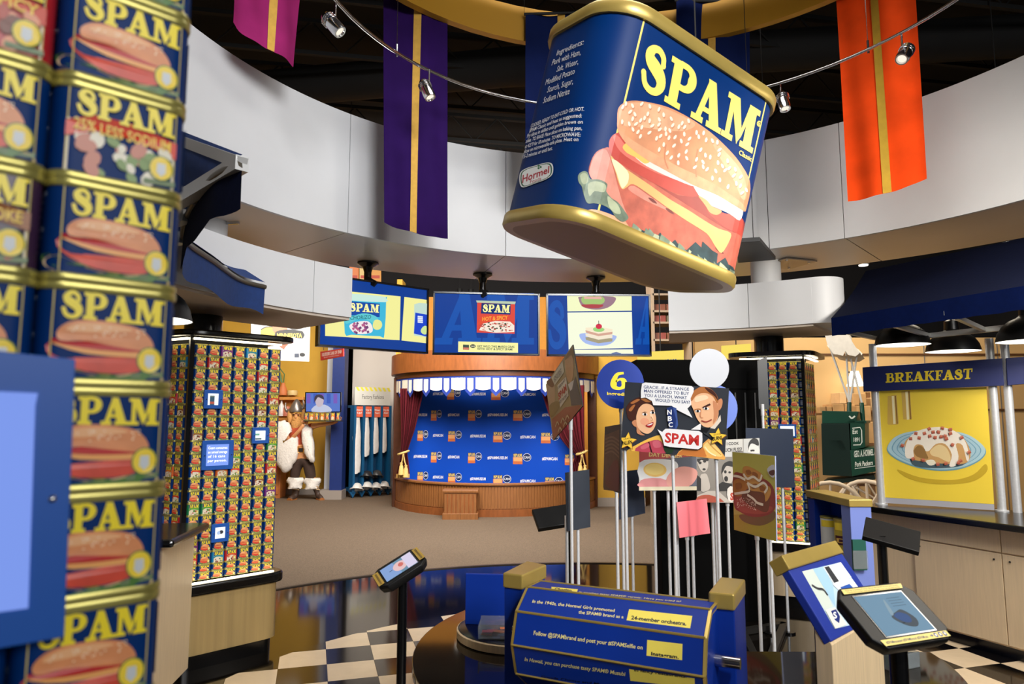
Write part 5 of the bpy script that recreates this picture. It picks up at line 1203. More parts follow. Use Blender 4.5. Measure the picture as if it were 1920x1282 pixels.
# egg poster
eg = vpl(1197, 4.78, 1310, 4.68)
def art_egg(s):
    P = lambda pts: s.p(km(pts))
    s.poly(P([(282, 850), (910, 900), (905, 960), (400, 950), (285, 975)]), pm((206, 96, 96))); s.sans('DAY DINNER', P([(388, 905), (760, 925), (760, 875), (390, 860)]), pm((250, 222, 150)), .03)
    s.poly(P([(500, 935), (910, 905), (912, 1235), (640, 1235), (560, 1100)]), pm((112, 116, 128))); s.poly(P([(285, 975), (420, 935), (640, 945), (705, 990), (700, 1040), (640, 1110), (520, 1180), (285, 1160)]), pm((240, 240, 240)), 2)
    s.ell(*P([(455, 1052)])[0], .078, .048, pm((246, 206, 120)), 24); s.ell(*P([(450, 1046)])[0], .064, .038, pm((250, 222, 140)), 24)
    s.poly(P([(285, 1190), (340, 1150), (520, 1145), (640, 1200), (640, 1240), (285, 1240)]), pm((236, 160, 160)), 2); s.poly(P([(600, 1110), (680, 1040), (780, 1015), (905, 1050), (910, 1140), (820, 1235), (620, 1238), (580, 1180)]), pm((240, 172, 160)), 3)
    s.poly(P([(282, 1238), (910, 1232), (910, 1275), (282, 1278)]), pm((236, 226, 196)))
sign('poster of a fried egg and pink meat slices below the comic poster', eg, km([(282, 845), (912, 890), (912, 1272), (280, 1280)]), [(1226, 915), (1252, 912), (1267, 916)], mat=pm((232, 228, 220)), print_=art_egg)
# brown photo poster and navy square
br_ = vpl(1131, 4.7, 1163, 4.35)
def art_br(s):
    k = crop(1000, 640, 2.67); P = lambda pts: s.p(k(pts))
    s.poly(P([(356, 470), (430, 440), (432, 752), (352, 742)]), M('print_brown', (112, 84, 70), .45, noise=.2, ns=20))
    for i in range(5): s.line(P([(360, 490+i*18), (395, 478+i*18), (430, 500+i*20)]), .006, pm((140, 108, 88)))
    s.poly(P([(360, 690), (395, 610), (425, 600), (428, 740), (380, 735)]), pm((120, 56, 48)), 3)
sign('narrow turned poster of brown grilled slices on dark ground', br_, [(1134, 800), (1163, 795), (1163, 925), (1131, 914)], [(1149, 914)], mat=pm((34, 42, 56)), print_=art_br)
sign('dark navy square sign with nothing printed, behind grilled slices poster', vpl(1160, 5.0, 1210, 5.0), [(1160, 885), (1205, 879), (1210, 962), (1161, 974)], [(1186, 964)], mat=pm((30, 40, 60)))
# pink card
pk = VPlane((0, 0), (1, 0)); pk = board_plane((1.223, 4.70, .925), (.879, .475, .032), (-.055, .036, .998))
sign('small plain pink square sign on two poles', pk, crop(1000, 640, 2.67)([(718, 805), (868, 787), (885, 960), (733, 983)]), [(1293, 1004), (1303, 998)], mat=pm((255, 128, 138)), edge=pm((220, 150, 150)))
# grey comic
gc = vpl(1306, 4.95, 1426, 4.95); kc = crop(1290, 800, 5.342)
def art_gc(s):
    P = lambda pts: s.p(kc(pts)); gd, gm, gl = pm((46, 44, 42)), pm((120, 112, 104)), pm((186, 178, 168))
    s.poly(P([(370, 130), (548, 122), (550, 240), (440, 250), (440, 300), (340, 300)]), pm((196, 194, 188))); s.sans('I I COOK', P([(370, 185), (510, 178), (510, 150), (370, 156)]), gd, .03); s.sans('UCH FUSS?', P([(370, 250), (540, 245), (540, 205), (370, 215)]), gd, .03)
    s.poly(P([(556, 122), (715, 112), (720, 270), (556, 258)]), pm((190, 190, 186))); s.poly(P([(600, 250), (605, 190), (640, 170), (700, 190), (710, 265)]), pm((214, 210, 204)), 2); s.poly(P([(600, 240), (608, 160), (650, 115), (700, 130), (706, 190), (640, 165), (612, 200)]), gd, 3)
    s.line(P([(625, 240), (650, 236), (665, 240)]), .006, gd)
    s.poly(P([(95, 330), (190, 320), (200, 400), (170, 450), (130, 440), (100, 380)]), gl, 3); s.poly(P([(90, 320), (200, 315), (195, 345), (130, 330), (105, 360)]), gd, 2); s.ell(*P([(120, 360)])[0], .012, .01, gd, 8); s.ell(*P([(165, 345)])[0], .012, .01, gd, 8); s.ell(*P([(160, 425)])[0], .012, .008, gd, 8)
    s.poly(P([(120, 500), (150, 470), (190, 480), (220, 600), (190, 640), (130, 640)]), gl, 3); s.poly(P([(92, 480), (130, 520), (130, 640), (90, 640)]), gd)
    s.poly(P([(345, 430), (380, 380), (440, 390), (445, 540), (390, 575), (350, 520)]), gl, 3); s.poly(P([(335, 470), (350, 380), (400, 345), (445, 350), (445, 400), (385, 390), (355, 440)]), gd, 3); s.ell(*P([(372, 450)])[0], .01, .012, gd, 8); s.ell(*P([(415, 455)])[0], .01, .008, gd, 8); s.ell(*P([(380, 520)])[0], .014, .02, gd, 10)
    s.poly(P([(300, 580), (340, 550), (440, 570), (440, 640), (320, 640)]), gd); s.poly(P([(88, 690), (200, 640), (300, 640), (400, 730), (460, 760), (90, 755)]), gl, 1); s.poly(P([(95, 700), (170, 680), (250, 690), (360, 750), (100, 752)]), pm((170, 80, 60)), 2)
    s.poly(P([(392, 620), (450, 598), (460, 740), (400, 735)]), pm((214, 208, 200)), 2); s.sans('S', P([(420, 730), (456, 730), (456, 660), (420, 660)]), pm((180, 60, 40)), .05)
sign('grey comic strip poster behind the waffle poster', gc, kc([(88, 300), (340, 300), (370, 128), (712, 112), (722, 280), (700, 760), (90, 752)]), [(1366, 941)], mat=M('grey_comic', (132, 126, 118), .5), print_=art_gc)
# waffle poster
wf = board_plane((1.518, 4.372, 1.118), (.296, -.955, -.013), (.016, -.008, 1.)); 
def art_wf(s):
    P = lambda pts: s.p(kc(pts))
    s.poly(P([(445, 252), (869, 294), (884, 1146), (462, 1028)]), M('print_olive', (196, 190, 90), .45, noise=.05, ns=3)); s.poly(P([(460, 880), (876, 850), (884, 1146), (462, 1028)]), pm((178, 164, 50)))
    s.poly(P([(520, 880), (700, 880), (860, 840), (860, 930), (720, 990), (560, 950)]), pm((120, 96, 56)), 4); s.poly(P([(455, 480), (560, 470), (760, 520), (850, 600), (876, 720), (866, 830), (780, 890), (640, 900), (520, 850), (462, 780)]), pm((150, 60, 52)), 4); s.poly(P([(470, 620), (620, 760), (840, 800), (800, 860), (640, 870), (500, 820)]), pm((176, 82, 66)), 4)
    s.poly(P([(460, 540), (540, 520), (600, 540), (620, 640), (540, 690), (465, 680)]), pm((186, 120, 50)), 3); s.poly(P([(540, 680), (640, 610), (800, 700), (820, 760), (790, 855), (690, 820), (580, 760)]), pm((120, 72, 50)), 3); s.poly(P([(548, 460), (560, 400), (620, 400), (740, 470), (745, 530), (660, 560), (570, 540)]), pm((206, 144, 70)), 3)
    s.poly(P([(590, 560), (700, 550), (820, 600), (830, 680), (780, 750), (760, 660), (640, 640), (600, 600)]), pm((214, 156, 76)), 3)
    for q in ([(580, 440), (620, 430), (640, 470), (600, 480)], [(650, 450), (700, 470), (700, 510), (655, 500)], [(640, 580), (690, 570), (700, 610), (650, 620)], [(720, 590), (770, 600), (775, 640), (730, 640)], [(480, 570), (530, 560), (540, 610), (490, 620)]): s.poly(P(q), pm((160, 96, 44)), 3)
    cr_ = pm((246, 236, 214))
    for q in ([(560, 470), (600, 520), (660, 500), (720, 540), (745, 480)], [(470, 670), (540, 660), (620, 640), (600, 560)], [(600, 560), (680, 600), (760, 560), (800, 610), (770, 660)], [(600, 680), (660, 720), (700, 760), (760, 780)], [(460, 490), (520, 500), (580, 530)]): s.line(P(q), .008, cr_)
    r = random.Random(5); s.many([(disc2(*P([(x, 700+abs(x-560)*.35+r.uniform(0, 90))])[0], .004, .003, 5), [tuple(range(5))]) for x in [r.uniform(500, 690) for i in range(70)]], cr_)
    s.poly(P([(800, 420), (868, 380), (872, 500), (830, 490)]), pm((206, 208, 220)), 3); s.poly(P([(815, 450), (870, 430), (871, 480), (835, 485)]), pm((90, 50, 50)), 3)
sign('tall poster of a syrupy waffle sandwich on a red plate', wf, kc([(445, 250), (870, 292), (885, 1150), (462, 1030)]), [(1413, 1003), (1437, 1004)], mat=pm((196, 190, 90)), edge=pm((150, 160, 196)), print_=art_wf)
# navy squares at the right end
sign('large blank dark navy sign beside the waffle poster', vpl(1425, 5.25, 1492, 5.3), [(1398, 802), (1487, 804), (1490, 914), (1400, 912)], [(1433, 772), (1470, 905)], mat=pm((26, 38, 60)))
sign('narrow black sign hanging high before the right can column', vpl(1421, 5.4, 1441, 5.4), [(1420, 676), (1438, 668), (1442, 768), (1423, 766)], [(1431, 760)], mat=pm((26, 30, 34)))
# steel base of the sign cluster
root = thing('sign_base_frame', 'black triangular steel floor frame under the poster signs', 'frame')
pts = [atZ(1471, 1177), atZ(1432, 1275), atZ(1392, 1190)]
m = MB()
for i in range(3): m.beam(pts[i]+Vector((0, 0, .025)), pts[(i+1) % 3]+Vector((0, 0, .025)), .05, .04, M('dark_steel', (52, 50, 48), .4, .6))
m.build('frame', root)
# black cabinet behind the signs
x0, x1 = ray(1232, 782).x*5.62, ray(1426, 782).x*5.62
root = thing('black_cabinet', 'tall plain black cabinet behind the poster signs', 'cabinet', ((x0+x1)/2, 5.73, 0))
MB().box(((x0+x1)/2, 5.73, .92), (x1-x0, .26, 1.84), M('cabinet_black', (4, 4, 4), .9, spec=.1)).build('body', root, 0, .004)
xa = ray(1192, 782).x*5.62
MB().box(((xa+x1)/2, 5.73, 1.95), (x1-xa, .28, .24), M('cabinet_black', (4, 4, 4))).build('head', root, 0, .004)
for i in range(9): MB().box((x0+.15+i*.08, 5.596, 1.55), (.012, .012, .5), M('dark_slat', (12, 12, 13), .6)).build('slat', root)
# ================================================================== market counter on the right
cA, cB = atZ(1634, 949, .9), atZ(1920, 986, .9); cd = Vector((cB.x-cA.x, cB.y-cA.y, 0)).normalized(); cbk = Vector((-cd.y, cd.x, 0))
c0 = Vector((cA.x, cA.y, 0))-cd*.12; CL_ = 3.0
MC = thing('market_counter', 'long cream panelled counter with black top on the right', 'counter', c0)
XC = basis(c0, cd, cbk, (0, 0, 1))
MB().box((CL_/2, .36, .878), (CL_, .78, .045), black, XC).build('worktop', MC, 0, .01)
MB().box((CL_/2, .40, .47), (CL_, .66, .77), cream, XC).build('carcass', MC)
MB().box((CL_/2, .42, .05), (CL_, .62, .1), black, XC).build('kick_board', MC)
plC = VPlane((c0.x, c0.y), (c0.x+cd.x, c0.y+cd.y)); w1 = plC.px(1873, 1100)[0]; dw = .62
for k in range(-2, 4):
    a = w1+dw*k
    if a < -.1 or a+dw > CL_: continue
    MB().box((a+dw/2, .065, .775), (dw-.006, .018, .155), cream, XC).build('drawer_front', MC, 0, .002)
    MB().box((a+dw/2, .065, .392), (dw-.006, .018, .59), cream, XC).build('door', MC, 0, .002)
    for s in (-1, 1):
        MB().cyl(.006, 0, .006, black_matt, XC @ Matrix.Translation((a+dw/2+s*(dw/2-.05), .056, .645)) @ Matrix.Rotation(math.pi/2, 4, 'X'), 10).build('lock', MC)
# breakfast board between two posts
pA, pB = atZ(1653, 946, .9), atZ(1879, 959, .9); bp = VPlane(pA, pB); fr = 2.2
BS = thing('breakfast_sign', 'navy breakfast sign over a yellow plate photo between aluminium posts', 'sign', (pA.x, pA.y, .9))
for p in (pA, pB):
    MB().cyl(.029, .9, fr, alu, turn((p.x, p.y, 0)), 24).build('post', BS, 40); MB().cyl(.045, .9, .912, alu, turn((p.x, p.y, 0)), 24).build('post_foot', BS, 40)
kb4 = crop(1600, 660, 4.006); bo = [bp.px(*q) for q in kb4([(190, 285), (1000, 262), (1058, 1142), (235, 1090)])]
slabboard(bp, bo, .012, M('print_yellow', (236, 206, 62), .45, noise=.04, ns=2), 'photo_board', BS)
slabboard(bp, [bp.px(*q) for q in kb4([(235, 1092), (1058, 1143), (1060, 1188), (237, 1132)])], .014, M('grey_strip', (168, 168, 178), .4), 'base_strip', BS)
s = Sheet(lambda x, y, o: bp.mp(x, y, o), .0003, px=bp.px); P = lambda pts: s.p(kb4(pts))
for q in ([(258, 330), (325, 320), (342, 535), (330, 545), (262, 545), (256, 535)], [(360, 298), (425, 290), (440, 498), (428, 505), (375, 505)]):
    s.poly(P(q), pm((214, 176, 84))); x0, y0 = q[0]; s.poly(P([(x0+30, y0), (x0+48, y0-2), (x0+60, y0+208), (x0+42, y0+210)]), pm((250, 238, 190))); s.poly(P([(x0+54, y0-2), (x0+62, y0-3), (x0+76, y0+208), (x0+68, y0+208)]), pm((140, 100, 40)))
s.poly(P([(330, 880), (500, 940), (740, 960), (900, 920), (990, 840), (1000, 900), (880, 975), (620, 990), (420, 950)]), pm((198, 166, 40)), 4)
plate = [(252, 720), (300, 650), (400, 608), (560, 590), (720, 595), (860, 625), (960, 690), (998, 750), (950, 815), (840, 868), (720, 890), (600, 888), (470, 865), (350, 820), (275, 770)]
pc = (625, 735); sc = lambda k, dy=0: [(pc[0]+(x-pc[0])*k, pc[1]+(y-pc[1])*k+dy) for x, y in plate]
s.poly(P(sc(1)), pm((110, 160, 176)), 4); s.poly(P(sc(.985, -8)), pm((170, 204, 214)), 4)
for k in (.9, .8, .7): s.poly(P(sc(k, -8)), pm((110, 158, 184)), 4); s.poly(P(sc(k-.02, -7)), pm((164, 198, 212)), 4)
s.poly(P([(440, 840), (600, 870), (820, 850), (860, 760), (700, 700), (460, 720)]), pm((70, 90, 100)), 4)
s.poly(P([(385, 690), (420, 640), (520, 580), (640, 572), (760, 590), (840, 660), (880, 760), (850, 830), (740, 840), (600, 830), (460, 810), (410, 780)]), pm((206, 160, 100)), 4)
s.poly(P([(390, 780), (395, 690), (450, 610), (560, 570), (680, 565), (790, 610), (850, 690), (868, 800), (850, 810), (820, 700), (770, 690), (790, 780), (770, 850), (720, 855), (740, 770), (690, 690), (620, 690), (570, 740), (540, 740), (520, 700), (470, 695), (450, 740), (455, 790), (420, 800)]), pm((244, 236, 222)), 3)
s.poly(P([(578, 740), (640, 695), (700, 720), (730, 790), (715, 825), (640, 790), (590, 775)]), pm((232, 206, 150)), 4); s.poly(P([(455, 740), (490, 700), (530, 720), (548, 760), (560, 800), (480, 785)]), pm((150, 112, 60)), 4)
s.poly(P([(545, 815), (600, 808), (620, 840), (570, 850)]), pm((240, 232, 210)), 3)
r = random.Random(12)
for x, y in [(430, 650), (470, 610), (495, 645), (535, 610), (570, 575), (600, 600), (575, 630), (640, 600), (670, 570), (615, 640), (660, 635), (690, 630), (700, 650), (730, 580), (730, 610), (745, 695), (815, 640), (370, 700), (450, 800), (525, 810), (635, 840), (695, 835), (790, 830), (805, 815), (870, 750)]:
    a = r.uniform(-.5, .5); w = 17; q = [(x+w*math.cos(a+k), y+w*math.sin(a+k)) for k in (.8, 2.4, 3.9, 5.5)]
    s.poly(P(q), pm((172, 84, 62))); s.poly(P([q[2], q[3], ((q[3][0]+q[0][0])/2, (q[3][1]+q[0][1])/2), ((q[2][0]+q[1][0])/2, (q[2][1]+q[1][1])/2)]), pm((208, 122, 94)))
s.build('photo_print', BS)
bq = VPlane((pA.x+bp.n.x*.06, pA.y+bp.n.y*.06), (pB.x+bp.n.x*.06, pB.y+bp.n.y*.06))
slabboard(bq, [bq.px(*q) for q in ((1617, 688.5), (1879, 671.5), (1883, 722.5), (1619, 734))], .05, M('sign_navy', (6, 26, 92), .45), 'name_board', BS, bevel=.003)
s = Sheet(lambda x, y, o: bq.mp(x, y, o), .0003, px=bq.px); s.slab('BREAKFAST', s.p(kb4([(243, 230), (893, 200), (897, 122), (243, 160)])), pm((244, 216, 40)), .03); s.build('lettering', BS)
pC = pB+bp.d*.32
BS2 = thing('aisle_sign', 'blank navy end of the next aisle sign at right edge', 'sign', (pC.x, pC.y, .9))
slabboard(bq, [bq.px(*q) for q in ((1886, 671), (2080, 658), (2084, 708), (1889, 722))], .05, M('sign_navy', (6, 26, 92)), 'name_board', BS2, bevel=.003)
p = bp.mp(*bp.px(1908, 960), 0); MB().cyl(.029, .9, fr, alu, turn((p.x, p.y+.0, 0)), 24).build('post', BS2, 40)
# awning
a0, a1 = atY(1560, 628, 5.25), atY(1920, 590, 3.95); ad = Vector((a1.x-a0.x, a1.y-a0.y, 0)); a1 = a0+ad*1.35; zb, zv = 2.225, 2.365
b0, b1 = atY(1623, 503, 5.85), atY(1920, 452, 4.75); bd2 = Vector((b1.x-b0.x, b1.y-b0.y, 0)); b1 = b0+bd2*1.35; zt = (b0.z+atY(1920, 452, 4.75).z)/2
AW = thing('market_awning', 'wide dark navy fabric awning over the market counter', 'awning', (a0.x, a0.y, zb))
n = 24; A_ = [a0+(a1-a0)*(i/n) for i in range(n+1)]; B_ = [b0+(b1-b0)*(i/n) for i in range(n+1)]
sl = [[(p.x, p.y, zv) for p in A_]]
for t in (.33, .66): sl.append([((p*(1-t)+q*t).x, (p*(1-t)+q*t).y, zv+(zt-zv)*t-.03*math.sin(t*3.14)) for p, q in zip(A_, B_)])
sl.append([(q.x, q.y, zt) for q in B_])
MB().loft(sl, navy_fab, closed=False).build('sloped_fabric', AW, 60)
MB().loft([[(p.x, p.y, zv) for p in A_], [(p.x+.004*math.sin(i*1.7), p.y, zb+.003*math.sin(i*2.3)) for i, p in enumerate(A_)]], M('navy_valance', (6, 22, 70), .9, noise=.1, ns=30, spec=.08), closed=False).build('valance', AW, 60)
MB().tube([(a0.x+.03, a0.y+.03, zb+.035), (a1.x+.03, a1.y+.03, zb+.035)], .012, steel_white).build('front_rail', AW, 60)
for t in (.02, .25, .5, .75):
    p, q = a0+(a1-a0)*t, b0+(b1-b0)*t; MB().beam((p.x, p.y+.02, zb+.05), (q.x+.1, q.y, zb+.03), .03, .03, steel_white).build('frame_bar', AW)
    MB().beam((p.x+.02, p.y+.03, zv-.07), (q.x, q.y, zt-.12), .03, .03, steel_white).build('rafter', AW)
q0, q1 = b0+Vector((.1, 0, 0)), b1+Vector((.1, 0, 0)); MB().beam((q0.x, q0.y, zb+.03), (q1.x, q1.y, zb+.03), .04, .04, steel_white).build('back_rail', AW)
# pendant lamps
def pendant(u, v, Y, r, label, ztop, power=14):
    c = atY(u, v, Y); root = thing('pendant_lamp', label, 'lamp', (c.x, c.y, c.z)); X = turn((c.x, c.y, c.z))
    MB().lathe([(r, 0), (r*.99, r*.06), (r*.93, r*.3), (r*.8, r*.52), (r*.58, r*.72), (r*.36, r*.82), (r*.28, r*.9), (r*.26, r*1.25), (r*.12, r*1.35), (0, r*1.36)], M('black_enamel', (16, 16, 17), .35), X, 40).build('shade', root, 40)
    MB().lathe([(r*.985, .002), (r*.9, r*.28), (r*.6, r*.6), (0, r*.7)], M('glowing_enamel', (240, 236, 226), .5, emit=1.6), X, 40).build('shade_lining', root, 40)  # lining emits by itself; the bulb's light is put into its colour
    MB().lathe([(0, r*.2), (r*.3, r*.3), (r*.3, r*.5), (0, r*.7)], lamp_glow, X, 16).build('bulb', root, 40)
    MB().cyl(.012, c.z+r*1.3, ztop, black_matt, turn((c.x, c.y, 0)), 10).build('stem', root, 40)
    l = lamp('SPOT', 'pendant_light', (c.x, c.y, c.z+.03), (c.x, c.y, 0), power, (1, .93, .82), .1, 130, .8); put(l, root)
pendant(1692, 647, 5.55, .205, 'black dome pendant lamp nearest the left end of navy awning', 2.62)
pendant(1787, 659, 5.75, .205, 'black dome pendant lamp over the middle of breakfast sign', 2.7)
pendant(1932, 640, 4.75, .205, 'black dome pendant lamp cut by the right photo edge', 2.6)
pendant(276, 600, 3.5, .215, 'black dome pendant lamp behind the near can stack', 2.9)
# display rack with gold top by the counter
r0 = atY(1613, 943, 4.75); zc = atY(1613, 936, 4.75).z; rd = Vector((-.04, .999, 0)); rw = Vector((.999, .04, 0))
RK = thing('gift_rack', 'navy gift rack with gold top and shelves beside the counter', 'rack', (r0.x, r0.y, 0))
XR = basis((r0.x, r0.y, 0), rw, rd, (0, 0, 1)); pale = M('lit_blue_post', (116, 134, 206), .45)  # blue post with the bright light on its face put into the colour
MB().box((0, .06, zc/2-.02), (.148, .12, zc-.06), pale, XR).build('end_post', RK, 0, .003)
MB().box((0, .31, zc-.025), (.165, .64, .05), gold, XR).build('gold_top', RK, 0, .006)
MB().box((0, .56, zc/2-.03), (.148, .1, zc-.06), navy_flat, XR).build('back_post', RK, 0, .003)
MB().box((.06, .34, zc/2-.03), (.012, .5, zc-.08), navy_flat, XR).build('back_panel', RK)
for z in (.35, .62): MB().box((0, .34, z), (.14, .5, .02), black, XR).build('shelf', RK)
def gift_can(y, z, h, col, label, word=None):
    p = XR @ Vector((-.012, y, z+.012)); root = thing('gift_can', label, 'can', p, 0, None); X = turn(p, -.5)
    MB().cyl(.06, .006, h-.008, M('gift_'+str(col[0]), col, .4), X, 24).build('body', root, 50); MB().cyl(.062, h-.012, h, rim_gold, X, 24).build('top_rim', root, 50); MB().cyl(.062, 0, .01, rim_gold, X, 24).build('bottom_rim', root, 50)
    s = Sheet(lambda x, y_, o: X @ Vector(((.0604+o)*math.sin(x/.06), -(.0604+o)*math.cos(x/.06), y_)), .0002, [i*.01-.06 for i in range(13)])
    s.rect(-.06, h*.7, .05, h*.9, pm((240, 214, 60)))
    if word: s.rect(-.06, h*.3, .06, h*.55, pm((70, 20, 40))); s.txt(word, 0, h*.36, h*.12, pm((230, 190, 90)), .02, 'c', .1)
    s.build('label_print', root)
gift_can(.22, .62, .25, (190, 170, 60), 'yellow gift can with letter D on upper rack shelf', 'D')
gift_can(.42, .62, .24, (214, 216, 214), 'white gift can on upper rack shelf')
gift_can(.20, .35, .22, (60, 34, 60), 'dark pepper gift can on lower rack shelf', 'BLACK PEPPER')
gift_can(.42, .35, .2, (150, 60, 50), 'red brown gift can on lower rack shelf')
# leaflet holder on the end post
q = XR @ Vector((-.02, -.012, .62)); root = thing('leaflet_rack', 'clear wall holder with green leaflets on brightly lit blue post', 'holder', q); X = basis(q, rw, rd, (0, 0, 1))
MB().box((-.02, -.012, .06), (.09, .02, .2), M('green_leaflet', (20, 84, 72), .5), X).build('leaflets', root); MB().box((-.02, -.026, .03), (.1, .004, .12), acr, X).build('holder', root)

# ------------------------------------------------------------------ green delivery wagon and parcels far right
green = M('wagon_green', (8, 62, 48), .4, noise=.08, ns=6); WY = 9.3
wp = VPlane((ray(1555, 782).x*WY, WY+.1), (ray(1640, 782).x*(WY-.2), WY-.2)); kw = crop(1520, 600, 3.5625)
WG = thing('delivery_wagon', 'dark green delivery wagon with white canopy and spoked wheels', 'wagon', (ray(1600, 782).x*WY, WY+.5, 0))
def wbox(q, th, name, mat=green): return slabboard(wp, [wp.px(*k) for k in kw(q)], th, mat, name, WG, bevel=.006)
wbox([(262, 870), (440, 850), (440, 1010), (275, 1045)], .9, 'side_body'); wbox([(262, 680), (362, 672), (365, 850), (270, 870)], .9, 'front_box'); wbox([(75, 605), (320, 610), (300, 680), (250, 690), (75, 690)], .8, 'seat_back')
wbox([(70, 690), (255, 690), (275, 1045), (80, 1035)], .7, 'dash_body', M('wagon_dark', (6, 34, 30), .4)); wbox([(240, 668), (372, 672), (372, 690), (240, 690)], .95, 'cap_board')
wbox([(120, 800), (210, 800), (245, 870), (130, 880)], .76, 'seat', M('wagon_dark', (6, 34, 30)))
s = Sheet(lambda x, y, o: wp.mp(x, y, o), .0006, px=wp.px); P = lambda pts: s.p(kw(pts)); wl = pm((214, 222, 214))
s.sans('Est', P([(280, 760), (315, 757), (315, 728), (280, 730)]), wl, .02); s.sans('1891', P([(286, 812), (328, 810), (328, 782), (286, 783)]), wl, .02)
s.line(P([(278, 722), (330, 716), (340, 735), (343, 815), (332, 832), (284, 834)]), .006, wl, False); s.sans('GEO. A. HORMEL & CO.', P([(290, 915), (470, 895), (470, 855), (290, 872)]), wl, .03); s.sans('Pork Packers', P([(296, 980), (415, 965), (415, 935), (296, 946)]), wl, .03); s.line(P([(295, 992), (440, 972)]), .004, wl, False)
s.line(P([(258, 640), (275, 655), (296, 640)]), .01, wl); s.build('lettering', WG)
wheel_m = M('wagon_wheel', (214, 196, 172), .6)
def wheel(c, r, yaw):
    X = turn(c, yaw); root = MB(); root.tube([(r*math.cos(k*.2618), 0, r*math.sin(k*.2618)) for k in range(24)], .028, wheel_m, X, 8, True); o = root.build('wheel', WG, 60)
    for k in range(12): MB().tube([(0, 0, 0), (r*math.cos(k*.5236), 0, r*math.sin(k*.5236))], .017, wheel_m, X, 6).build('spoke', o)
    MB().cyl(.06, -.07, .07, wheel_m, X @ Matrix.Rotation(math.pi/2, 4, 'X'), 16).build('hub', o, 60)
w0 = wp.mp(*wp.px(1624, 948), .08); wheel((w0.x, w0.y-.05, .39), .38, -.75)
w0 = wp.mp(*wp.px(1560, 950), .5); wheel((w0.x, w0.y-.1, .39), .38, -.35)
w0 = wp.mp(*wp.px(1600, 950), -.95); wheel((w0.x+.3, w0.y, .39), .38, -.75)
MB().beam(wp.mp(*wp.px(1545, 905), -.3), wp.mp(*wp.px(1640, 895), -.3), .5, .06, M('wagon_dark', (6, 34, 30))).build('chassis', WG)
f = lambda u, v, o: wp.mp(*wp.px(*kw([(u, v)])[0]), o)
for a, b in (((250, 545), (110, 150)), ((250, 545), (225, 150)), ((255, 545), (300, 235)), ((335, 550), (250, 215))): MB().tube([f(*a, -.2), f(*b, -.2)], .014, M('white_pole', (206, 206, 204), .4), n=8).build('canopy_pole', WG, 60)
MB().tube([f(250, 680, -.15), f(250, 548, -.2)], .03, green, n=8).build('canopy_socket', WG, 60); MB().tube([f(345, 680, -.15), f(333, 552, -.2)], .03, green, n=8).build('canopy_socket', WG, 60)
slabboard(wp, [wp.px(*k) for k in kw([(95, 100), (112, 165), (150, 222), (215, 238), (232, 205), (250, 232), (300, 242), (332, 216), (300, 180), (250, 100)])], .02, M('canvas', (226, 222, 214), .8, noise=.05), 'canopy_flap', WG)
m = MB(); cl = [[f(u, v+12*math.sin(o*9), -o) for o in (0, .25, .5, .75, 1.0)] for u, v in ((95, 150), (150, 225), (215, 238), (290, 240), (330, 216), (300, 185), (240, 150), (235, 60))]
m.loft(cl, M('canvas', (226, 222, 214), .8, noise=.05), closed=False); m.build('canopy', WG, 70)
kraft = M('kraft_paper', (204, 160, 106), .8, noise=.1, ns=6); kraft2 = M('kraft_paper_pale', (226, 190, 140), .8, noise=.08, ns=6)
boxes = [((1613, 1660, 862, 908), 10.2), ((1618, 1662, 832, 862), 10.3), ((1610, 1642, 790, 832), 10.25), ((1640, 1664, 795, 832), 10.4), ((1608, 1635, 760, 790), 10.3), ((1562, 1606, 757, 772), 10.6), ((1577, 1600, 735, 757), 10.8), ((1600, 1626, 737, 760), 10.75), ((1538, 1562, 762, 775), 10.6), ((1636, 1660, 745, 770), 10.75)]
names = ['lowest wide kraft parcel right of the wagon', 'kraft parcel resting on the lowest wide parcel', 'kraft parcel beside the wagon lettering', 'small kraft parcel nearest the breakfast post', 'kraft parcel level with the wagon seat', 'flat kraft parcel behind the wagon seat', 'small dark kraft parcel high behind the wagon left', 'small dark kraft parcel high behind the wagon right', 'pale flat parcel beside the right can column', 'pale rounded parcel under the breakfast sign corner']
rk = thing('parcel_shelf', 'wooden shelving that carries the kraft parcels behind the wagon', 'shelf', (5.0, 10.75, 0))
for (u0, u1, v0, v1), Y in boxes:
    p, q = atY(u0, v1, Y), atY(u1, v1, Y); MB().box(((p.x+q.x)/2, Y+.2, p.z-.0125), (q.x-p.x+.02, .42, .025), M('shelf_wood', (120, 84, 50), .6)).build('shelf_board', rk)
for x in (4.55, 5.75): MB().box((x, 11.06, 1.0), (.05, .05, 2.0), M('shelf_wood', (120, 84, 50))).build('upright', rk)
for k, ((u0, u1, v0, v1), Y) in enumerate(boxes):
    p, q = atY(u0, v1, Y), atY(u1, v0, Y); c = ((p.x+q.x)/2, Y+.2, p.z)
    root = thing('parcel', names[k], 'parcel', c); w, h = q.x-p.x, q.z-p.z
    MB().box((c[0], c[1], c[2]+h/2), (w*.96, .36, h*.98), kraft if k % 3 else kraft2).build('box', root, 0, .012); MB().box((c[0], c[1], c[2]+h/2), (.012, .366, h*.99), M('twine', (120, 86, 50), .8)).build('twine', root)
c = atY(1603, 712, 10.9); root = thing('wall_lamp', 'small glowing wall lamp behind the wagon poles', 'lamp', (c.x, c.y, c.z))
MB().lathe([(.06, .14), (.13, -.1)], em((255, 246, 224), 2.5), turn(c), 20).build('shade', root, 40); MB().tube([(c.x, c.y, c.z+.12), (c.x, 11.14, c.z+.14)], .012, black_matt).build('arm', root)
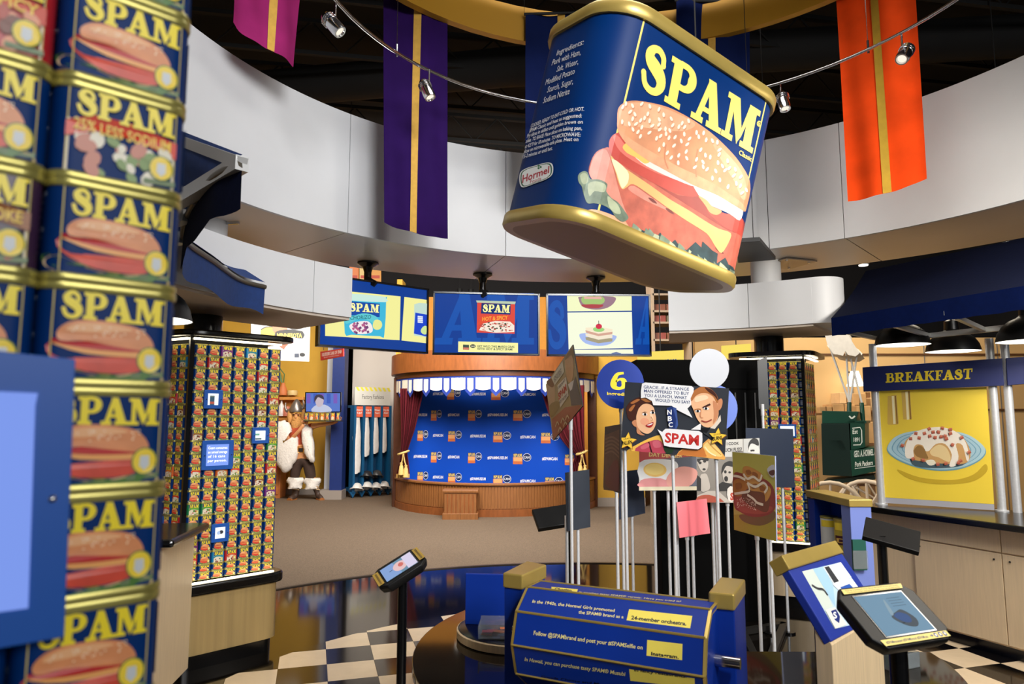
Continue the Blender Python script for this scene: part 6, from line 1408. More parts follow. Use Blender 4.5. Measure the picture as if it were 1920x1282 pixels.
# lit signs deep in the gallery
for (u0, v0, u1, v1, Y), t, lb in (((1196, 660, 1282, 683, 9.5), 'SPAM', 'lit yellow sign with blue letters above the black cabinet'), ((1354, 648, 1408, 672, 9.5), None, 'blank lit yellow sign panel left of the right column pillar')):
    pl = VPlane((ray(u0, 782).x*Y, Y), (ray(u1, 782).x*Y, Y)); root = thing('lit_sign', lb, 'sign', pl.mp(*pl.px(u0, v1)))
    slabboard(pl, [pl.px(*q) for q in ((u0, v1), (u1, v1-2), (u1, v0-4), (u0, v0))], .04, em((246, 220, 96), .9), 'panel', root)
    if t: s = Sheet(lambda x, y, o: pl.mp(x, y, o), .0005, px=pl.px); s.slab(t, s.p([(1244, 684), (1268, 683), (1268, 673), (1246, 674)]), em((30, 70, 170), .8)); s.build('lettering', root)
    pp = pl.mp(*pl.px((u0+u1)/2, v0)); MB().cyl(.008, pp.z, 6.65, black_matt, turn((pp.x, pp.y+.02, 0)), 8).build('hanger', root)
# dim shelving with cans at the back right
root = thing('back_shelving', 'dim metal shelving of dark packs behind the right television', 'shelf', (2.3, 10.4, 0)); px0, px1 = ray(1222, 782).x*10.4, ray(1290, 782).x*10.4
for v in (556, 587, 608, 640): z = atY(1240, v, 10.4).z; MB().box(((px0+px1)/2, 10.4, z), (px1-px0, .4, .03), M('shelf_metal', (150, 130, 110), .5)).build('shelf_board', root)
for x in (px0, px1): MB().box((x, 10.4, 1.9), (.04, .4, 3.8), M('shelf_metal', (150, 130, 110))).build('upright', root)
r = random.Random(2)
for v in (587, 608, 640):
    z = atY(1240, v, 10.4).z+.016
    for i in range(5): 
        o = MB().box((px0+.06+i*.1, 10.3, z+.05), (.085, .12, .1), pm(r.choice([(110, 60, 40), (90, 80, 60), (120, 50, 40)]))).build('dark_pack', None, 0, .006)
        tag(o, 'dark pack, %s from left on %s shelf behind right television' % ((['first']+ORD[1:5])[i], {587: 'upper', 608: 'middle', 640: 'lower'}[v]), 'box', 'packs on the dim shelving')
# hanging black slab by the right pillar
q = [atZ(u, v, 2.93) for u, v in ((1384, 493), (1454.5, 487), (1425, 452.5), (1380, 455))]
root = thing('flat_loudspeaker', 'flat black loudspeaker slab hanging beside the giant can', 'loudspeaker', sum(q, Vector())/4); MB().prism([(p.x, p.y) for p in q], 2.93, 2.965, M('panel_black', (34, 32, 32), .5)).build('casing', root, 0, .003)
for p in (q[2], q[1]): MB().cyl(.003, 2.96, 5.9, black_matt, turn((p.x-.05, p.y, 0)), 6).build('wire', root)

# ================================================================== banners, lighting rail, left awning
def banner(label, L0, L1, R0, R1, Yl, Yr, stripe, mat, smat, sag=6, rod=False, fold=.02):
    pl = vpl(L1[0], Yl, R1[0], Yr); ph = random.Random(label).uniform(0, 6); n, m_ = 20, 26
    def pt(a, t):
        b = sag*math.sin(math.pi*a)*t; u0, v0 = L0[0]+(L1[0]-L0[0])*t, L0[1]+(L1[1]-L0[1])*t; u1, v1 = R0[0]+(R1[0]-R0[0])*t, R0[1]+(R1[1]-R0[1])*t
        return pl.mp(*pl.px(u0+(u1-u0)*a, v0+(v1-v0)*a+b), fold*math.sin(a*7+ph+t*1.5)+fold*.5*math.sin(a*15-t*4))
    root = thing('hanging_banner', label, 'banner', pt(.5, 0))
    MB().loft([[pt(i/n, j/m_) for i in range(n+1)] for j in range(m_+1)], mat, closed=False).build('cloth', root, 80)
    (s0, s1, hw) = stripe
    if hw:
        def sp(k, t):
            a0_, a1_ = s0-hw+2*hw*k, s1-hw+2*hw*k; p = pt(a0_+(a1_-a0_)*t, t); return p+pl.n*.006
        MB().loft([[sp(k/3, j/m_) for k in range(4)] for j in range(m_+1)], smat, closed=False).build('stripe', root, 80)
    a, b = pt(-.02, 0), pt(1.02, 0); MB().tube([a, b], .012, black_matt).build('rod', root)
    for p in (a, b): MB().cyl(.002, p.z, 6.6, black_matt, turn((p.x, p.y, 0)), 5).build('cord', root)
st_gold = M('banner_gold', (206, 160, 66), .8, noise=.08, ns=30)
def cloth(n, c): return M('banner_'+n, c, .85, noise=.14, ns=4, bump=.1, spec=.08)
banner('magenta banner with gold stripe at top left', (447, -180), (434.6, 43), (572, -180), (553, 125), 4.05, 4.45, (.6, .6, .045), cloth('magenta', (150, 38, 100)), st_gold, 3)
banner('long purple banner with gold stripe before the white fascia', (719, -150), (721, 416), (838, -150), (842, 446), 4.95, 5.15, (.56, .43, .052), cloth('purple', (40, 16, 76)), st_gold, 8)
banner('orange banner with gold stripe at upper right', (1558, -150), (1589, 377), (1708, -150), (1737, 333), 4.9, 4.6, (.48, .51, .052), cloth('orange', (238, 74, 20)), M('banner_olive', (190, 150, 40), .8, noise=.08), 8)
banner('dark navy banner half hidden left of the giant can', (985, 29), (985, 330), (1120, 24), (1120, 330), 5.35, 5.4, (.5, .5, .05), cloth('navy', (14, 26, 70)), st_gold, 4)
banner('dark navy banner half hidden right of the giant can', (1268, 2), (1268, 330), (1404, 6), (1406, 330), 5.4, 5.3, (.49, .49, .05), cloth('navy', (14, 26, 70)), st_gold, 4)
RC, RRr, RZ = (.774, 3.253), 1.854, 4.0
rail = thing('lighting_rail', 'curved silver spotlight rail hung below the black ceiling', 'rail', (RC[0], RC[1], RZ))
MB().tube([(RC[0]+RRr*math.cos(math.radians(a)), RC[1]+RRr*math.sin(math.radians(a)), RZ) for a in range(8, 176, 4)], .011, chrome, n=8).build('rail', rail, 60)
for u, v in ((744, 102), (1628, 95)):
    q = atZ(u, v, RZ); MB().cyl(.0025, RZ, 6.6, chrome, turn((q.x, q.y, 0)), 6).build('cable', rail); MB().cyl(.008, RZ-.02, RZ+.07, chrome, turn((q.x, q.y, 0)), 8).build('cable_grip', rail)
def spot(u, v, hu, hv, tgt, label):
    q = atZ(u, v, RZ); d = ray(hu, hv); h = EYEV+d*(q.y/d.y); root = thing('rail_spotlight', label, 'spotlight', q)
    MB().tube([q, (q.x, q.y, h.z+.03), h], .006, chrome, n=8).build('stem', root, 60)
    X = Matrix.Translation(h) @ (Vector(tgt)-h).to_track_quat('Z', 'Y').to_matrix().to_4x4()
    MB().lathe([(0, -.07), (.03, -.07), (.038, -.055), (.04, -.02), (.042, .05), (.038, .072), (.03, .072), (.026, .06), (0, .06)], chrome, X, 20).build('housing', root, 40)
    for k in range(3): MB().lathe([(.041, -.05+k*.014), (.046, -.047+k*.014), (.041, -.044+k*.014)], chrome, X, 20).build('cooling_fin', root, 40)
    MB().lathe([(0, .061), (.026, .061)], em((255, 244, 224), .9), X, 16).build('lens', root)
spot(630, 5, 624, 45, (.4, 3.6, 2.2), 'silver spotlight on rail at upper left near magenta banner'); spot(805, 131, 800, 168, (.2, 4.2, 2.0), 'silver spotlight on rail in front of purple banner')
spot(1690, 62, 1697, 100, (1.4, 3.4, 2.4), 'silver spotlight on rail in front of orange banner'); spot(1463, 158, 1469, 190, (2.0, 4.4, 2.8), 'silver spotlight just right of the giant can top')
for i, (u, v) in enumerate(((1619, 498), (1893, 456), (858, 575), (862, 551), (883, 552))):
    q = atZ(u, v, 3.35 if i < 2 else 4.4); root = thing('ceiling_downlight', ['glowing downlight above awning left end', 'glowing downlight above awning right end', 'low tiny ceiling spot above middle television', 'tiny ceiling spot left of the middle pole', 'tiny ceiling spot right of the middle pole'][i], 'lamp', q)
    MB().cyl(.05, 0, .02, lamp_glow, turn(q), 16).build('lens', root); MB().cyl(.06, .012, .12, black_matt, turn(q), 16).build('can_housing', root); MB().cyl(.006, q.z+.1, 6.6, black_matt, turn((q.x, q.y, 0)), 6).build('stem', root)
# left awning with white steel frame
ra = [(454, 306, 2.34), (400, 335, 2.62), (362, 385, 3.0), (345, 430, 3.35), (352, 457, 3.65), (400, 490, 4.0), (450, 525, 4.3), (497, 538, 4.45)]
ZR = 2.44; rim = [atZ(u, v, ZR) for u, v, _ in ra]; rim = [Vector(p) for p in cat_rom([tuple(p) for p in rim], 5, False)]
LA = thing('left_awning', 'navy curved awning on white steel frame at upper left', 'awning', rim[0])
MB().tube(rim, .016, M('bronze_tube', (110, 104, 92), .35, .7), n=8).build('rim_tube', LA, 60)
k_ = len(rim)//2
MB().loft([[p+Vector((0, 0, .015)) for p in rim[:k_+1]], [p+Vector((.004*math.sin(i), .003*math.cos(i*2), -.155-.006*math.sin(i*.9))) for i, p in enumerate(rim[:k_+1])]], navy_fab, closed=False).build('near_valance', LA, 60)  # same cloth as the far half; its shade is put into a darker colour
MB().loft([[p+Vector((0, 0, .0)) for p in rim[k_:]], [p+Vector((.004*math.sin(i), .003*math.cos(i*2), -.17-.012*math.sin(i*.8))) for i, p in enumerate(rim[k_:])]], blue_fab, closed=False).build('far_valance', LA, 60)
up_ = [Vector((min(p.x-.75, -1.75)-.12*i/len(rim), p.y+.75*(1-i/len(rim))+.12, 3.0)) for i, p in enumerate(rim)]
MB().loft([[p+Vector((0, 0, .03)) for p in rim], [(p+q)/2+Vector((0, 0, .02)) for p, q in zip(rim, up_)], up_], blue_fab, closed=False).build('fabric', LA, 60)
for i in (0, len(rim)//4, len(rim)//2, 3*len(rim)//4): MB().beam(rim[i]+Vector((0, 0, .0)), up_[i]-Vector((0, 0, .04)), .035, .04, steel_white).build('rafter', LA)
for i in (0, len(rim)//3, len(rim)//2): MB().beam(rim[i], Vector((up_[i].x, up_[i].y, ZR+.02)), .045, .05, steel_white).build('strut', LA)
MB().beam(Vector((up_[0].x, up_[0].y, ZR+.02)), Vector((up_[k_].x, up_[k_].y, ZR+.02)), .045, .05, steel_white).build('back_beam', LA)
# counter end between the near stack and the left column
q = atZ(326, 1012, .95); root = thing('side_counter', 'cream counter end with black top behind near can stack', 'counter', (q.x-.5, q.y+.3, 0)); X = turn((q.x, q.y, 0), .12)
MB().box((-.6, .3, .93), (1.2, .62, .045), black, X).build('worktop', root, 0, .018); MB().box((-.66, .3, .505), (1.16, .56, .81), cream, X).build('body', root); MB().box((-.68, .32, .05), (1.1, .5, .1), black, X).build('kick_board', root); MB().box((-.66, .018, .8), (1.16, .004, .006), joint_mat, X).build('drawer_joint', root)
# ================================================================== left gallery: viking figure, lockers, signs
VY = 13.6; vp = VPlane((-6, VY), (-2, VY)); kv = crop(500, 640, 4.135)
def V(u, v, off=0.): return vp.mp(*vp.px(*kv([(u, v)])[0]), off)
def skin_mesh(name, chains, mat, parent, sub=2):
    """chains: lists of (point, radius); first point of later chains joins the nearest earlier one"""
    vs, es, rs = [], [], []
    for ch in chains:
        prev = None
        for p, r in ch:
            hit = next((i for i, q in enumerate(vs) if (q-p).length < 1e-4), None)
            if hit is None: vs.append(Vector(p)); rs.append(r); hit = len(vs)-1
            if prev is not None: es.append((prev, hit))
            prev = hit
    me = bpy.data.meshes.new(name); me.from_pydata(vs, es, []); me.materials.append(mat)
    o = bpy.data.objects.new(name, me); COL.objects.link(o)
    sk = o.modifiers.new('skin', 'SKIN'); sk.use_smooth_shade = True
    for i, d in enumerate(me.skin_vertices[0].data): d.radius = (rs[i], rs[i]*.85); d.use_root = i == 0
    ss = o.modifiers.new('smooth', 'SUBSURF'); ss.levels = sub; ss.render_levels = sub
    put(o, parent); return o
VK = thing('viking_figure', 'bearded viking figure in white fur vest holding up a screen', 'person', V(290, 1226))
fs = M('viking_skin', (226, 158, 106), .6, noise=.06, ns=20); fur = M('white_fur', (236, 230, 224), .9, noise=.1, ns=40, bump=.6); brown = M('brown_trousers', (58, 40, 32), .85, noise=.15, ns=30); shirt = M('rust_shirt', (170, 66, 36), .8, noise=.12, ns=20); leather = M('tan_leather', (150, 92, 44), .6, noise=.15, ns=20); beard = M('blond_beard', (206, 150, 84), .8, noise=.2, ns=40, bump=.5); steel = M('helmet_steel', (150, 142, 138), .35, .7)
pel, ch, nk, hd = V(280, 880), V(255, 740), V(238, 655), V(238, 590)
s1, e1, h1, hand1 = V(155, 690, .04), V(195, 775, .16), V(285, 690, .28), V(325, 640, .3)
s2, e2, h2, hand2 = V(320, 665, .04), V(430, 645, .18), V(540, 632, .25), V(578, 612, .26)
k1_, a1_, k2_, a2_ = V(225, 1020, .06), V(232, 1150, .02), V(345, 1030, .04), V(395, 1150, .02)
skin_mesh('body', [[(pel, .17), (ch, .19), (nk, .07), (V(238, 618), .085), (V(238, 575), .095), (V(238, 550), .07)], [(ch, .19), (s1, .085), (e1, .055), (h1, .04), (hand1, .045)], [(ch, .19), (s2, .085), (e2, .058), (h2, .04), (hand2, .045)],
    [(pel, .17), (V(245, 920), .12), (k1_, .085), (a1_, .06), (V(222, 1205, .02), .055), (V(205, 1215, .18), .05)], [(pel, .17), (V(315, 920), .12), (k2_, .085), (a2_, .06), (V(405, 1205, .02), .055), (V(445, 1213, .16), .05)]], fs, VK)
for hc, dr_ in ((hand1, Vector((.35, -.1, .5))), (hand2, Vector((.3, -.2, .5)))):
    d = dr_.normalized(); sd = d.cross(Vector((0, -1, 0))).normalized()
    for i in range(4): b = hc+sd*(.026*(i-1.5))+d*.02; MB().tube([b, b+d*.05, b+d*.08+Vector((0, -.02, 0))], [.012, .011, .008], fs, n=6).build('finger', VK, 60)
    b = hc-sd*.05; MB().tube([b, b+d*.03-sd*.02, b+d*.06], [.013, .012, .009], fs, n=6).build('thumb', VK, 60)
skin_mesh('shirt', [[(V(278, 870), .22), (ch+Vector((0, -.02, 0)), .25), (V(243, 680), .15)], [(ch+Vector((0, -.02, 0)), .25), (s1, .10), (s1.lerp(e1, .55), .075)], [(ch+Vector((0, -.02, 0)), .25), (s2, .10), (s2.lerp(e2, .6), .075)]], shirt, VK)
skin_mesh('trousers', [[(V(280, 868), .185), (V(280, 900), .19), (V(245, 930), .145), (k1_, .125), (V(225, 1070, .05), .11)], [(V(280, 900), .19), (V(318, 930), .145), (k2_, .125), (V(350, 1080, .04), .11)]], brown, VK)
for kk_, tg, ft in ((V(228, 1085, .05), a1_, [(V(222, 1200, .02), .075), (V(200, 1213, .2), .055)]), (V(358, 1090, .04), a2_, [(V(405, 1200, .02), .075), (V(450, 1212, .18), .055)])):
    skin_mesh('boot', [[(kk_, .10), (tg, .078)]+ft], leather if False else M('boot_leather', (64, 46, 36), .6, noise=.2), VK)
    MB().tube([ft[0][0]+Vector((0, 0, -.05)), ft[1][0]+Vector((0, 0, -.03))], .055, leather, n=10).build('boot_foot', VK, 60)
    m = MB(); rr = random.Random(3); loops = []
    for j in range(6): loops.append([kk_+Vector(((.145+.02*math.sin(j*1.2)+rr.uniform(-.015, .015))*math.cos(i*.3927), -(.13+rr.uniform(-.012, .012))*math.sin(i*.3927), .08-.04*j+rr.uniform(-.015, .015))) for i in range(16)])
    m.loft(loops, fur, caps=True); m.build('fur_cuff', VK, 80)
    for q in range(3): a, b = kk_.lerp(tg, .35+.22*q), kk_.lerp(tg, .5+.22*q); MB().tube([a+Vector((-.08, -.07, 0)), b+Vector((.08, -.07, 0))], .008, pm((200, 170, 130))).build('lace', VK)
# fur vest: two shaggy front panels
def fur_panel(out, o0, th, seed):
    pts = cat_rom([vp.px(*q) for q in kv(out)], 5); rr = random.Random(seed); cx = sum(p[0] for p in pts)/len(pts); cz = sum(p[1] for p in pts)/len(pts)
    pts = [(p[0]+rr.uniform(-.014, .014), p[1]+rr.uniform(-.022, .01)) for p in pts]
    L = []
    for k, o in ((1., o0-th), (1.02, o0-th*.4), (.97, o0+th*.25), (.8, o0+th*.6), (.5, o0+th*.75), (.15, o0+th*.8)): L.append([vp.mp(cx+(p[0]-cx)*k+rr.uniform(-.006, .006), cz+(p[1]-cz)*k+rr.uniform(-.008, .008), o) for p in pts])
    MB().loft(L, fur, caps=True).build('fur_panel', VK, 90)
fur_panel([(120, 620), (185, 625), (215, 690), (180, 690), (130, 660), (122, 720), (150, 800), (190, 800), (255, 730), (262, 850), (225, 950), (170, 1005), (110, 960), (90, 850), (90, 720)], .2, .09, 1)
fur_panel([(290, 655), (345, 650), (375, 720), (390, 880), (375, 935), (330, 890), (305, 800)], .2, .09, 2)
m = MB(); m.lathe([(.2, -.035), (.205, 0), (.2, .035)], M('black_belt', (30, 26, 24), .5), Matrix.Translation(V(280, 838)) @ Matrix.Diagonal((1, .85, 1, 1)), 24); m.build('belt', VK, 60)
c = V(287, 835, .19); MB().tube([c+Vector((x, 0, z)) for x, z in ((-.055, -.06), (.055, -.06), (.055, .06), (-.055, .06))], .014, M('brass', (206, 150, 60), .35, .6), n=6, closed=True).build('buckle', VK)
# head
def blob(name, c, rx, ry, rz, mat, seed=None, n=16, amp=0.):
    rr = random.Random(seed or 1); L = []
    for j in range(1, 9): 
        t = math.pi*j/9; L.append([Vector(c)+Vector((rx*math.sin(t)*math.cos(6.283*i/n)*(1+rr.uniform(-amp, amp)), ry*math.sin(t)*math.sin(6.283*i/n)*(1+rr.uniform(-amp, amp)), rz*math.cos(t)*(1+rr.uniform(-amp, amp)))) for i in range(n)])
    return MB().loft(L, mat, caps=True).build(name, VK, 80)
blob('beard', V(243, 640, .06), .125, .09, .17, beard, 4, amp=.12); blob('hair', V(185, 590, -.03), .07, .11, .2, beard, 5, amp=.12); blob('hair', V(286, 585, -.03), .05, .1, .16, beard, 6, amp=.12)
blob('nose', V(243, 585, .125), .022, .03, .035, fs); blob('moustache', V(243, 605, .12), .07, .025, .02, beard, 2, amp=.1)
for u in (222, 258): blob('eye', V(u, 570, .10), .014, .01, .01, pm((40, 36, 34)), n=8); MB().tube([V(u-9, 560, .1), V(u, 556, .115), V(u+9, 560, .1)], .009, beard, n=6).build('eyebrow', VK, 60)
hc = V(230, 540); MB().lathe([(.155, -.02), (.16, 0), (.15, .05), (.125, .11), (.08, .18), (.03, .235), (0, .24)], steel, Matrix.Translation(hc) @ Matrix.Diagonal((.85, .8, 1, 1)), 24).build('helmet', VK, 50)
for sg, pts in ((-1, [(190, 530), (160, 540), (145, 510), (148, 475)]), (1, [(262, 520), (282, 515), (288, 485), (280, 452)])): MB().tube(cat_rom([tuple(V(*q)) for q in pts], 4, False), [.045-.0029*i for i in range(13)], steel, n=10).build('horn', VK, 60)
# the screen on his arm with a row of cans below it
q = vpl(573, 13.2, 639, 13.2); root = thing('viking_screen', 'flat screen with blue-toned film held by the viking figure', 'television', q.mp(*q.px(573, 772)))
slabboard(q, [q.px(*k) for k in kv([(297, 392), (577, 393), (575, 548), (297, 550)])], .05, black, 'casing', root, bevel=.004)
q2 = VPlane((q.o+q.n*.004)[:2], (q.o+q.d+q.n*.004)[:2]); slabboard(q2, [q2.px(*k) for k in kv([(306, 400), (570, 401), (568, 542), (305, 543)])], .002, em((86, 120, 206), .8), 'screen', root)
s = Sheet(lambda x, y, o: q2.mp(x, y, o), .0005, px=q2.px); P = lambda p: s.p(kv(p))
for k in range(5): s.poly(P([(310+k*52, 405), (340+k*52, 405), (340+k*52, 480), (310+k*52, 480)]), em((56 if k % 2 else 120, 90, 190), .8))
s.poly(P([(350, 545), (365, 505), (400, 490), (450, 490), (490, 510), (500, 545)]), em((200, 206, 230), .8), 2); s.ell(*P([(410, 460)])[0], .08, .12, em((206, 190, 200), .8)); s.poly(P([(372, 470), (372, 430), (400, 410), (435, 420), (446, 450), (430, 445), (400, 432), (385, 450)]), em((60, 50, 70), .8), 3); s.build('picture', root)
for k in range(7):
    a, b = kv([(290+k*41, 612), (322+k*41, 552)]); p0, p1 = q.px(*a), q.px(*b); w, h = p1[0]-p0[0], p1[1]-p0[1]
    o = bpy.data.objects.new('meat_can', MESH['orange' if k % 2 else 'classic']); COL.objects.link(o); o.location = q.mp((p0[0]+p1[0])/2, p0[1], -.03); o.scale = (w/.085, w/.085*.8, h/.0798)
    tag(o, '%s small can in the row under the viking screen, %s from left' % ('orange' if k % 2 else 'blue', ['first']+ORD[1:7] if False else (['first']+ORD[1:7])[k]), 'can', 'cans under the viking screen')
MB().beam(q.mp(*q.px(*kv([(284, 616)])[0]), -.05), q.mp(*q.px(*kv([(580, 616)])[0]), -.05), .14, .02, black_matt).build('can_ledge', root)

# wall shelves with crockery
shelf_m = M('orange_shelf', (206, 140, 66), .5, noise=.1, ns=10)
wY = 14.2
for (u0, v0, u1), lb in (((498, 745, 570), 'upper'), ((498, 784, 572), 'lower')):
    p, r_ = atY(u0, v0, wY), atY(u1, v0, wY); root = thing('wall_shelf', '%s wooden wall shelf behind the viking helmet' % lb, 'shelf', ((p.x+r_.x)/2, wY+.05, p.z))
    MB().box(((p.x+r_.x)/2, wY+.1, p.z-.02), (r_.x-p.x, .28, .06), shelf_m).build('board', root, 0, .005); MB().box(((p.x+r_.x)/2, wY+.2, p.z-.12), (r_.x-p.x, .03, .2), shelf_m).build('back_rail', root)
def pot(u, v, prof, mat, label, name='vase', extra=None):
    c = atY(u, v, wY+.05); root = thing(name, label, name.replace('_', ' ').split()[-1], (c.x, c.y, c.z+.012)); MB().lathe(prof, mat, turn((c.x, c.y, c.z+.012)), 20).build('body', root, 50)
    if extra: extra(root, c)
def leaf(root, c):
    for k in range(7):
        a = .14*k; MB().add([c+Vector((0, 0, .22)), c+Vector((-.02-.1*math.sin(a), 0, .32+.05*k)), c+Vector((-.05-.14*math.sin(a), -.02, .30+.045*k))], [(0, 1, 2)], M('leaf', (70, 110, 60), .6)).build('leaf', root)
    MB().tube([c+Vector((0, 0, .2)), c+Vector((.02, 0, .45)), c+Vector((-.1, 0, .6))], .012, M('leaf', (70, 110, 60))).build('stalk', root)
pot(530, 742, [(0, 0), (.09, 0), (.1, .05), (.07, .16), (.04, .22), (.045, .26), (0, .26)], M('terracotta', (206, 120, 70), .6), 'terracotta vase with green leaf on upper wall shelf', 'vase', leaf)
pot(548, 742, [(0, 0), (.1, 0), (.11, .06), (.1, .1), (0, .1)], M('cream_crock', (220, 190, 130), .5), 'low cream bowl on upper wall shelf', 'bowl')
pot(519, 742, [(0, 0), (.06, 0), (.08, .1), (.06, .16), (0, .16)], M('blue_crock', (160, 180, 196), .4), 'pale blue jar on upper wall shelf', 'jar')
pot(527, 781, [(0, 0), (.06, 0), (.06, .2), (.02, .27), (.02, .36), (0, .36)], M('white_glass', (226, 222, 220), .3), 'white glass bottle on lower wall shelf', 'bottle')
pot(537, 781, [(0, 0), (.07, 0), (.07, .16), (.05, .2), (0, .2)], M('pink_crock', (214, 130, 110), .4), 'pink jar on lower wall shelf', 'jar')
p = atZ(500, 926); c = (-4.95, 13.95, 0); root = thing('wooden_cupboard', 'orange wooden cupboard behind the viking legs', 'cupboard', c)
MB().box((c[0], c[1], .5), (.7, .36, 1.0), M('orange_wood', (190, 112, 54), .5, noise=.12, ns=8)).build('body', root, 0, .01); MB().box((c[0], c[1], 1.02), (.76, .42, .04), shelf_m).build('top', root, 0, .006)
for x in (-.17, .17): MB().box((c[0]+x, c[1]-.19, .5), (.3, .02, .84), M('orange_wood', (190, 112, 54))).build('door', root, 0, .006)

# hanging signs
q = vpl(479, 10.3, 581, 10.8); root = thing('state_sign', 'white hanging sign with cartoon snack and state name', 'sign', q.mp(*q.px(530, 678))); kn = crop(480, 560, 3.2036)
slabboard(q, [q.px(*k) for k in kn([(-30, 130), (327, 120), (320, 377), (-30, 365)])], .03, M('sign_white', (240, 236, 232), .5), 'board', root)
s = Sheet(lambda x, y, o: q.mp(x, y, o), .0005, px=q.px); P = lambda p: s.p(kn(p))
s.poly(P([(30, 185), (80, 165), (130, 190), (125, 240), (60, 255), (35, 235)]), pm((236, 196, 70)), 3); s.poly(P([(100, 165), (160, 155), (190, 185), (170, 215), (110, 205)]), pm((222, 130, 90)), 3); s.poly(P([(125, 255), (165, 215), (215, 235), (225, 290), (185, 310), (140, 285)]), pm((190, 96, 66)), 3); s.poly(P([(170, 300), (215, 265), (245, 290), (235, 340), (195, 345)]), pm((238, 230, 224)), 3)
s.line(P([(150, 230), (180, 250), (205, 290)]), .012, pm((240, 236, 230))); s.line(P([(30, 185), (60, 170), (100, 168)]), .008, ink)
s.poly(P([(118, 198), (180, 185), (280, 195), (282, 238), (200, 228), (122, 235)]), ink, 2); s.sans('MINNESOTA', P([(126, 232), (276, 232), (276, 207), (126, 207)]), pm((240, 206, 90)), .03)
s.poly(P([(195, 165), (250, 160), (275, 180), (215, 185)]), pm((60, 60, 64)), 2); s.poly(P([(231, 330), (258, 328), (258, 352), (231, 352)]), pm((60, 70, 90))); s.ell(*P([(278, 336)])[0], .045, .03, ink); s.build('print', root)
for u in (492, 572): p = q.mp(*q.px(u, 600)); MB().cyl(.004, p.z, 6.66, black_matt, turn((p.x, p.y+.02, 0)), 6).build('wire', root)
q = vpl(601, 9.6, 651, 9.3); root = thing('red_sign', 'small red hanging sign with white lettering under left television', 'sign', q.mp(*q.px(626, 676)))
slabboard(q, [q.px(*k) for k in kn([(386, 318), (523, 298), (523, 345), (388, 370)])], .02, M('sign_red', (214, 62, 52), .5), 'board', root)
s = Sheet(lambda x, y, o: q.mp(x, y, o), .0005, px=q.px); s.sans('100,000,000 CANS OF SPAM', s.p(kn([(396, 346), (514, 327), (514, 306), (396, 325)])), pm((250, 226, 214)), .03); s.sans('EATEN BY SOLDIERS OVERSEAS', s.p(kn([(408, 357), (500, 342), (500, 335), (408, 350)])), pm((250, 226, 214)), 0); s.build('lettering', root)
for u in (606, 646): p = q.mp(*q.px(u, 656)); MB().cyl(.004, p.z, 6.66, black_matt, turn((p.x, p.y+.02, 0)), 6).build('wire', root)
# lit orange picture panels high on the back wall
for (u0, u1), lb, c in (((655, 672), 'lit orange picture panel left of the television pole', (240, 130, 60)), ((674, 686), 'narrow lit cream picture panel by the television pole', (240, 200, 120)), ((694, 714), 'plain lit orange panel right of the television pole', (240, 160, 70))):
    pl = vpl(u0, 12.2, u1, 12.2); root = thing('lit_picture', lb, 'picture', pl.mp(*pl.px(u0, 535))); slabboard(pl, [pl.px(*k) for k in ((u0, 560), (u1, 560), (u1, 500), (u0, 498))], .04, em(c, .8), 'panel', root); s = Sheet(lambda x, y, o: pl.mp(x, y, o), .0005, px=pl.px)
    s.rect(*pl.px(u0+2, 522), *pl.px(u1-2, 516), em((206, 70, 40), .8)); s.build('picture', root); p = pl.mp(*pl.px((u0+u1)/2, 500)); MB().cyl(.004, p.z-.02, 6.66, black_matt, turn((p.x, p.y+.02, 0)), 6).build('hanger', root)

# lockers with factory clothing
q = vpl(658, 13.75, 731, 14.35); root = thing('locker_rack', 'blue four-bay clothing rack with a factory fashions header', 'rack', q.mp(*q.px(695, 928))); lk = M('locker_blue', (16, 86, 132), .5, noise=.06)
z = lambda u, v: q.px(*kv([(u, v)])[0])
bt, tp = z(690, 1170)[1], z(690, 495)[1]; xs = [z(u, 800)[0] for u in (678, 748, 817, 886, 952)]
MB().box(((xs[0]+xs[-1])/2, .16, (bt+tp)/2), (xs[-1]-xs[0], .03, tp-bt), M('locker_back', (12, 66, 106), .6), q.X()).build('back', root)
for x in xs: MB().box((x, .06, (bt+tp)/2), (.05, .16, tp-bt), lk, q.X()).build('divider', root)
MB().box(((xs[0]+xs[-1])/2, .2, bt+.05), (xs[-1]-xs[0], .2, .08), lk, q.X()).build('shelf', root); MB().box(((xs[0]+xs[-1])/2, .2, tp-.02), (xs[-1]-xs[0], .2, .05), lk, q.X()).build('top', root)
for x in xs: 
    f_ = lambda o: [q.mp(x-.07, bt+.01, o), q.mp(x+.07, bt+.01, o), q.mp(x, .006, o)]
    m = MB(); m.loft([f_(0), f_(-.06)], lk, caps=True); m.build('foot', root)
hb = [z(u, v) for u, v in ((684, 352), (958, 360), (958, 495), (684, 492))]; slabboard(q, hb, .03, M('header_white', (222, 222, 216), .5), 'header', root)
s = Sheet(lambda x, y, o: q.mp(x, y, o), .0005, px=q.px); s.sans('Factory Fashions', s.p(kv([(742, 445), (908, 447), (908, 412), (742, 408)])), pm((70, 74, 70)), .0); s.build('header_lettering', root); s = Sheet(lambda x, y, o: q.mp(x, y, o), .0005, px=q.px); yh = pm((240, 226, 80))
for k in range(8): s.poly(s.p(kv([(690+k*34, 352+k), (708+k*34, 352+k), (725+k*34, 382+k), (707+k*34, 382+k)])), yh)
s.build('hazard_stripes', root)
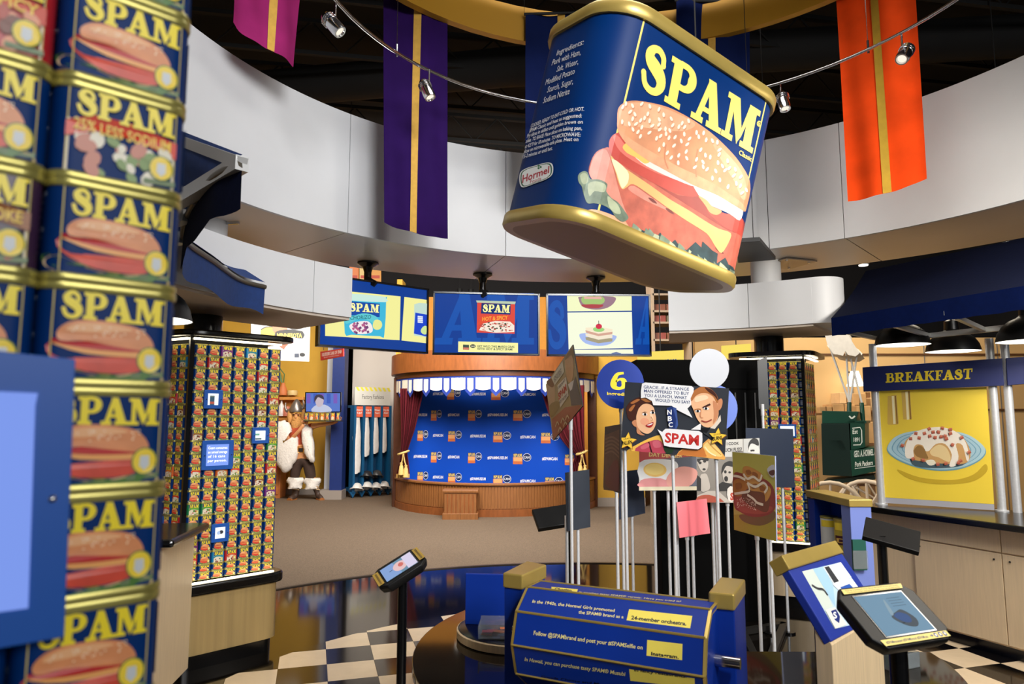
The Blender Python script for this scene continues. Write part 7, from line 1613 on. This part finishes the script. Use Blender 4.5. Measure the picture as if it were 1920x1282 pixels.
for k, (t1, t2) in enumerate((('Dress It', 'Up!'), ('Try It', 'On!'), ('Wear', 'Yours!'), ('Try It', 'Again!'))):
    x = (xs[k]+xs[k+1])/2; w = (xs[k+1]-xs[k])*.84; zt_ = tp-.02; slabboard(q, [(x-w/2, zt_-.62*w*2), (x+w/2, zt_-.62*w*2), (x+w/2, zt_), (x-w/2, zt_)], .012, M('card_orange', (232, 106, 74), .5), 'card', root)
    s = Sheet(lambda a, b, o: q.mp(a, b, o), .0005); s.txt(t1, x, zt_-.5*w, w*.2, paper, .03, 'c', w*.8); s.txt(t2, x, zt_-.85*w, w*.2, paper, .03, 'c', w*.6); s.build('card_print', root)
cotton = M('white_cotton', (232, 230, 228), .85, noise=.04); rr = random.Random(6)
for k, (lo, wd, lb) in enumerate(((1020, 1., 'longest white factory coat hanging in first locker bay'), (890, .9, 'white factory coat hanging in second locker bay'), (870, .95, 'white factory coat hanging in third locker bay'), (865, .8, 'white factory coat hanging in fourth locker bay'))):
    x = (xs[k]+xs[k+1])/2-.03; ztp = z(690, 590)[1]; zbt = z(690, lo)[1]; w = (xs[k+1]-xs[k])*.43*wd; root2 = thing('factory_coat', lb, 'coat', q.mp(x, zbt, -.04)); L = []
    for j in range(12):
        t = j/11; ww = w*(.45+.75*min(1, t*2.5)*(1-.35*t)); L.append([q.mp(x+ww*math.cos(i*.5236)*(1+.14*math.sin(i*2.1+j*.6)), ztp+(zbt-ztp)*t+.02*math.sin(i*1.3)*t, -.03+.06*math.sin(i*.5236)*(1+.2*math.sin(i*1.7))) for i in range(12)])
    MB().loft(L, cotton, caps=True).build('cloth', root2, 70); MB().tube([q.mp(x, ztp, -.04), q.mp(x, ztp+.06, -.04), q.mp(x+.02, ztp+.09, -.06)], .006, chrome).build('hook', root2)
hm = [((695, 1130), (226, 224, 220), 'white hard hat in first locker bay'), ((775, 1120), (226, 224, 220), 'large white hard hat in second locker bay'), ((842, 1125), (220, 218, 214), 'white hard hat at left of third locker bay'), ((905, 1115), (226, 226, 222), 'white hard hat in fourth locker bay'), ((775, 1035), (40, 40, 44), 'black hard hat hung in second locker bay'), ((850, 1030), (60, 60, 62), 'dark hard hat hung in third locker bay')]
for (u, v), c_, lb in hm:
    a = z(u, v); c = q.mp(a[0], a[1]-.04, .02); root2 = thing('hard_hat', lb, 'hat', c); m_ = M('hat_%d' % c_[0], c_, .35)
    MB().lathe([(.11, 0), (.105, .04), (.08, .1), (.04, .125), (0, .13)], m_, turn(c, 0, -.35), 20).build('crown', root2, 50); MB().lathe([(.105, -.004), (.14, -.01), (.14, .004), (.105, .012)], m_, turn(c, 0, -.35), 20).build('brim', root2, 50)
